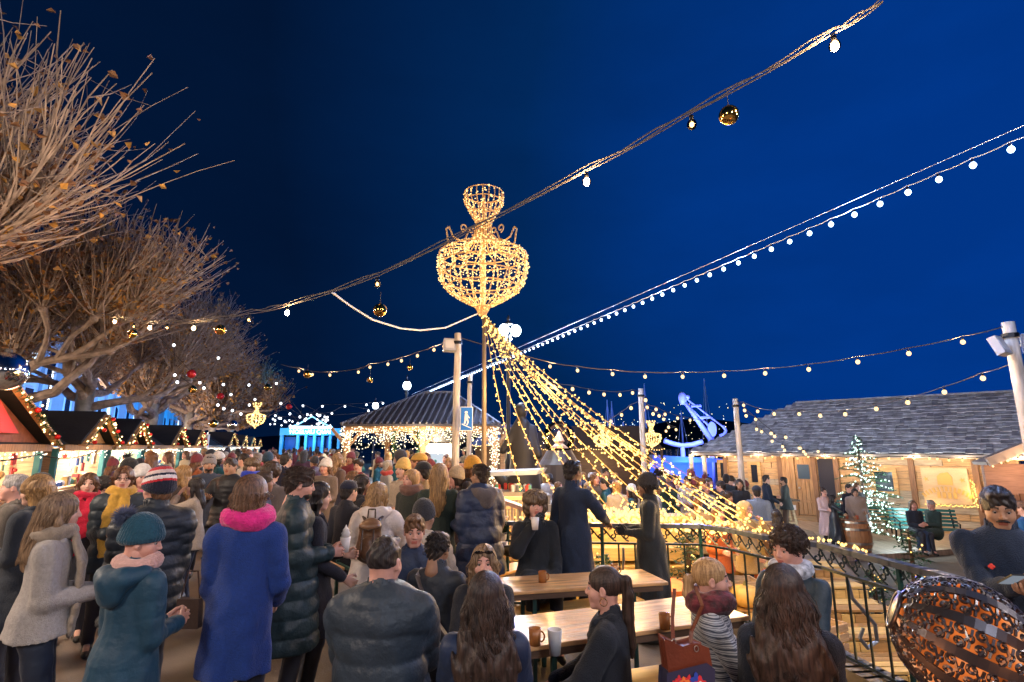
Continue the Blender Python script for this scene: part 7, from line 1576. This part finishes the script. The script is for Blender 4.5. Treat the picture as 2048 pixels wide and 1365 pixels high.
for px_, py_, z, lb in [(1085, 1165, .76, 'amber glass mug on the middle table near its left end'), (1230, 1150, .76, 'amber glass mug on the middle table in front of the pompom hat woman'), (1330, 1258, .76, 'amber glass mug on the wet table by the checked jacket'), (1070, 1290, .76, 'amber glass mug at the left end of the wet table')]:
    q = atz(px_, py_, z); b = MB(); b.lathe([(.034, 0), (.036, .09), (.032, .09), (.03, .01), (.001, .01)], n=14); b.tube([(.034 + .022 * math.sin(a), 0, .045 + .028 * math.cos(a)) for a in np.linspace(0, 3.14, 8)], .005, 5); b.build('mug', mat('amber_mug', (.30, .11, .03), .15, coat=.4), loc=(q.x, q.y, z), smooth=True, label=lb, category='mug', group='mugs on the tables')
# --- terrace people
zt = ZT
person('woman in a pale pink coat with sunglasses behind the barrel', 1647, 976, 15.7, zg=zt, face=190, fem=True, tone='pink', hair=('bun', .1, 'darkbrown'), top=dict(kind='coat', col=(.60, .40, .38), hem=.4), arms=('bent', 'front'), extra={'glasses': 1}, lod=1, seed=60)
person('woman with long black hair in a black leather coat left of the barrel', 1665, 990, 15.4, zg=zt, face=120, fem=True, tone='tan', hair=('long', .3, 'black'), top=dict(kind='coat', col=(.02, .022, .03), hem=.3, fab='leather'), arms=('front', 'mouth'), lod=1, seed=61)
person('woman with a black bob and wide taupe coat leaning on the barrel, white strap', 1709, 977, 15.5, zg=zt, face=200, fem=True, tone='tan', lean=8, hair=('bob', .13, 'black'), top=dict(kind='jacket', col=(.34, .26, .21), hem=.75, fat=.07), arms=('bent', 'low'), lod=1, seed=62, wide=1.2)
person('dark coated person standing behind the black bob by the fir', 1697, 968, 16.1, zg=zt, face=170, hair=('short', .1, 'black'), top=dict(kind='coat', col=(.012, .015, .03), hem=.6), lod=1, seed=63)
person('brown haired person standing farthest behind the barrel', 1712, 966, 16.5, zg=zt, face=175, hair=('bob', .09, 'brown'), top=dict(kind='coat', col=(.03, .03, .04), hem=.6), lod=1, seed=64)
person('seated woman with crossed legs in a navy coat on the park bench', 1825, 1001, 15.4, zg=zt - .02, face=188, seated=True, fem=True, tone='pink', hair=('long', .14, 'brown'), top=dict(kind='coat', col=(.015, .02, .035), hem=.85), arms=('front', 'front'), lod=1, seed=65)
person('seated man in a dark green jacket on the park bench', 1860, 1000, 15.2, zg=zt - .02, face=-100, seated=True, tone='pink', hair=('short', .1, 'grey'), top=dict(kind='jacket', col=(.02, .04, .035), hem=.9), legs=dict(col=(.02, .05, .12)), shoes=(.4, .4, .4), arms=('front', 'front'), lod=1, seed=66)
person('standing man in a black coat left of the tall wooden table', 1532, 950, 17.4, zg=zt, face=95, hair=('short', .1, 'black'), top=dict(kind='overcoat', col=(.012, .02, .04), hem=.6), arms=('front', 'low'), lod=1, seed=67)
person('bearded man in a green grey jacket right of the tall wooden table', 1566, 954, 17.6, zg=zt, face=-55, tone='tan', hair=('short', .1, 'black'), top=dict(kind='jacket', col=(.05, .06, .06), hem=.8), legs=dict(col=(.10, .05, .03)), arms=('front', 'bent'), extra={'beard': 'full'}, lod=1, seed=68)
person('person in a lilac jacket standing inside the dark cabin doorway', 1650, 922, 21.3, zg=zt + .5, face=150, hair=('short', .1, 'brown'), top=dict(kind='jacket', col=(.30, .22, .32), hem=.8), lod=1, seed=69)
person('person in a bright blue jacket at the right edge by the plank fence', 2044, 1002, 9.0, zg=ZG + .4, face=-20, hair=('short', .1, 'brown'), top=dict(kind='jacket', col=(.01, .09, .25), hem=.8), lod=1, seed=70)
person('person in a beige hood near the strands of lights', 1491, 1003, 9.2, zg=ZG + .25, face=150, fem=True, tone='pink', hair=None, hat=('hood', (.50, .34, .14)), top=dict(kind='coat', col=(.42, .28, .12), hem=.7, fat=.03), arms=('mouth', 'low'), lod=1, seed=71)
person('person in a black cap and a two tone blue grey jacket from behind', 1512, 968, 11.5, zg=-.8, face=20, hair=('short', .1, 'black'), hat=('cap', (.01, .015, .03)), top=dict(kind='jacket', col=(.16, .20, .27), hem=.8, fat=.02), lod=1, seed=72)
person('seated person in a brown fur trimmed coat below the tall table', 1552, 1018, 9.8, zg=ZG - .02, seated=False, face=30, hair=('long', .2, 'black'), top=dict(kind='coat', col=(.16, .08, .04), hem=.6, fat=.03), lod=1, seed=73, scale=.9)
for i, (px, py, Y, fc_, hr, hc_, col, tn, lb) in enumerate([
    (1411, 966, 12.2, 170, 'short', 'brown', (.40, .36, .33), 'pink', 'smiling man in a pale sweater among the seated crowd by the lights'),
    (1456, 984, 11.0, 150, 'curly', 'darkbrown', (.03, .03, .03), 'tan', 'laughing man with curly hair and beard in black at the crowded tables'),
    (1374, 952, 13.0, -150, 'short', 'black', (.33, .30, .30), 'tan', 'man in a light grey jacket left of the plain green fir'),
    (1440, 962, 12.4, -60, 'swept', 'black', (.02, .02, .025), 'fair', 'man bowing his head in a black jacket by the cabin pole'),
    (1418, 955, 13.6, 160, 'short', 'darkbrown', (.03, .03, .05), 'pink', 'person in dark navy behind the smiling man'),
    (1478, 958, 12.8, 200, 'long', 'black', (.015, .015, .02), 'tan', 'woman with long black hair right of the cabin pole'),
    (1452, 948, 14.4, 30, 'short', 'black', (.02, .03, .04), 'fair', 'person in a black beanie in front of the cabin pole'),
    (1436, 1012, 8.6, 160, 'bob', 'auburn', (.45, .10, .02), 'pink', 'person in an orange jacket low behind the strands of lights'),
    (1394, 992, 10.0, 20, 'short', 'brown', (.25, .18, .10), 'tan', 'person in a tan coat behind the strands of lights'),
    (1232, 960, 11.0, -20, 'bob', 'honey', (.42, .34, .26), 'fair', 'person with a cream padded jacket seen through the strands of lights'),
    (1190, 945, 12.0, 150, 'long', 'brown', (.10, .08, .07), 'pink', 'woman with brown hair seen through the strands by the blue overcoat'),
    (1210, 935, 13.0, 170, 'short', 'black', (.03, .03, .04), 'tan', 'dark haired man seen through the strands behind the padded jacket')]):
    person(lb, px, py, Y, zg=-.6 if Y > 10.3 else ZG + .3, face=fc_, tone=tn, fem=hr in ('bob', 'long'), hair=(hr, .18, hc_), hat=('beanie', (.012, .012, .015)) if 'beanie' in lb else None, top=dict(kind='jacket', col=col, hem=.8, fat=.01), arms=('front', 'bent'), lod=1, seed=80 + i)

# ================================================================== CROWD (smaller figures, copies of ready-made people)
kinds = [dict(fem=False, hair=('short', .1, 'black'), top=dict(kind='jacket', hem=.8, fab='smooth'), arms=('down', 'bent')), dict(fem=True, hair=('long', .25, 'brown'), top=dict(kind='coat', hem=.6), arms=('front', 'front')),
         dict(fem=False, hair=('short', .1, 'brown'), hat=('beanie', (.03, .03, .04)), top=dict(kind='jacket', hem=.82, fab='puff', puff=.12, fat=.02), arms=('pocket', 'pocket')), dict(fem=True, hair=('bob', .1, 'honey'), top=dict(kind='puffer_jacket', hem=.8, fab='puff', puff=.14, fat=.03), arms=('bent', 'down')),
         dict(fem=False, hair=('curly', .1, 'darkbrown'), top=dict(kind='overcoat', hem=.62), arms=('down', 'down'), walk=.7), dict(fem=True, hair=('long', .2, 'black'), hat=('cuff', (.6, .58, .56)), top=dict(kind='coat', hem=.65), arms=('bent', 'mouth')),
         dict(fem=True, hair=('long', .3, 'honey'), top=dict(kind='jacket', hem=.8), arms=('mouth', 'low')), dict(fem=False, hair=('short', .1, 'grey'), top=dict(kind='coat', hem=.75), arms=('front', 'low'), scarf=((.4, .05, .05), 'ring')),
         dict(fem=False, hair=None, hat=('hood', (.04, .04, .05)), top=dict(kind='jacket', hem=.8), arms=('pocket', 'pocket')), dict(fem=True, hair=('bun', .1, 'auburn'), top=dict(kind='coat', hem=.55), arms=('front', 'bent'), walk=.6),
         dict(fem=True, hair=('long', .1, 'brown'), hat=('pompom', (.16, .03, .04), (.3, .2, .2)), top=dict(kind='jacket', hem=.8), arms=('low', 'bent')), dict(fem=False, hair=('short', .1, 'black'), hat=('cap', (.03, .03, .06)), top=dict(kind='jacket', hem=.8, fab='puff', puff=.1), arms=('bent', 'bent'), walk=.6)]
kdesc = ['short black hair', 'long brown hair', 'a dark beanie', 'a blond bob', 'curly dark hair', 'a white knitted hat', 'long blond hair', 'grey hair and red scarf', 'a raised dark hood', 'an auburn bun', 'a dark red pompom hat', 'a dark peaked cap']
cols = [('navy', (.015, .025, .06)), ('black', (.014, .014, .018)), ('grey', (.14, .14, .15)), ('brown', (.14, .08, .05)), ('beige', (.42, .34, .25)), ('dark green', (.02, .045, .03)), ('wine red', (.18, .02, .03)), ('pale grey', (.38, .37, .38)), ('teal', (.01, .09, .12)), ('rust', (.30, .09, .03)), ('cream', (.55, .48, .40)), ('plum', (.07, .03, .06))]
crd = random.Random(21); spots = []
def inset(n, pxr, Yr, zg, names):
    for i in range(n):
        for _ in range(20):
            px = crd.uniform(*pxr); Y = Yr[0] + (Yr[1] - Yr[0]) * crd.random() ** 1.3; d = ray(px, 893); x = d.x / d.y * Y
            if zg == 0 and x < -4.6 - .4 * Y: continue
            if all(math.hypot(x - a, Y - b_) > .42 for a, b_, *_ in spots): spots.append((x, Y, zg, px, names)); break
def nm(px, Y):
    if px < 330: return 'in front of the nearest chalets'
    if px < 480: return 'in front of the long chalet'
    if px < 600: return 'near the far end of the chalet row'
    return 'below the blue gate'
inset(12, (230, 560), (9.5, 14), 0, nm); inset(32, (330, 690), (12, 24), 0, nm); inset(30, (450, 690), (22, 46), 0, nm)
inset(16, (690, 965), (10, 15.5), 0, lambda px, Y: 'under the front eave of the pavilion' if Y > 12 else 'between the pavilion and the tables')
inset(12, (690, 960), (16.3, 22), 0, lambda px, Y: 'inside the pavilion')
inset(26, (1085, 1400), (11.5, 18), -.6, lambda px, Y: 'seen through the strands of lights' if px < 1300 else 'right of the middle pole')
inset(10, (1340, 1500), (14, 19), -.8, lambda px, Y: 'in front of the cabin porch')
T_ = []
_unnamed = {}
spots.sort(key=lambda q: q[1]); used_l = {}
protos = {}
for i, (x, Y, zg, px, names) in enumerate(spots):
    k = crd.randrange(12); cn, cc = cols[crd.randrange(12)]; kd = kinds[k]
    if k not in protos:
        kw = dict(kd); kw['top'] = dict(kd['top']); kw['top']['col'] = (.03, .03, .04); kw.setdefault('tone', ['fair', 'pink', 'tan', 'brown'][k % 4])
        protos[k] = person('x', 1024, 600, 10, zg=0, face=0, lod=2, seed=200 + k, scale=1.0, **kw); o = protos[k]
    else: o = copy_tree(protos[k])
    s_ = crd.uniform(.92, 1.06); o.location = (x, Y, zg); o.scale = (s_, s_, s_); o.rotation_euler = (0, 0, crd.uniform(0, 6.283))
    garm = kd['top']['kind'].replace('_', ' ')
    for ch_ in o.children:
        if ch_.name.split('.')[0] in ('jacket', 'coat', 'puffer_jacket', 'overcoat', 'collar'):
            sl_ = ch_.material_slots[0]; sl_.link = 'OBJECT'; sl_.material = fabric('crowd_%s_%s' % (cn.replace(' ', '_'), kd['top'].get('fab', 'wool')), cc, kd['top'].get('fab', 'wool'))
    lb = 'person in a %s %s with %s, %s' % (cn, garm, kdesc[k], names(px, Y)); lb = lb.replace('in a overcoat', 'in an overcoat'); used_l.setdefault(lb, []).append(o); o['group'] = 'crowd strolling and standing in the market'; o['category'] = 'person'
for lb, os_ in used_l.items():
    os_.sort(key=lambda o: o.location.x / o.location.y)
    for j, o in enumerate(os_): o['label'] = lb if len(os_) == 1 else lb + ', ' + (['left one', 'right one'] if len(os_) == 2 else ['left one', 'middle one', 'right one', 'far right one'])[min(j, 3)]
    for o in os_:
        if len(o['label'].split()) > 16: o['label'] = o['label'].replace('person in a ', '').replace(' jacket', '')
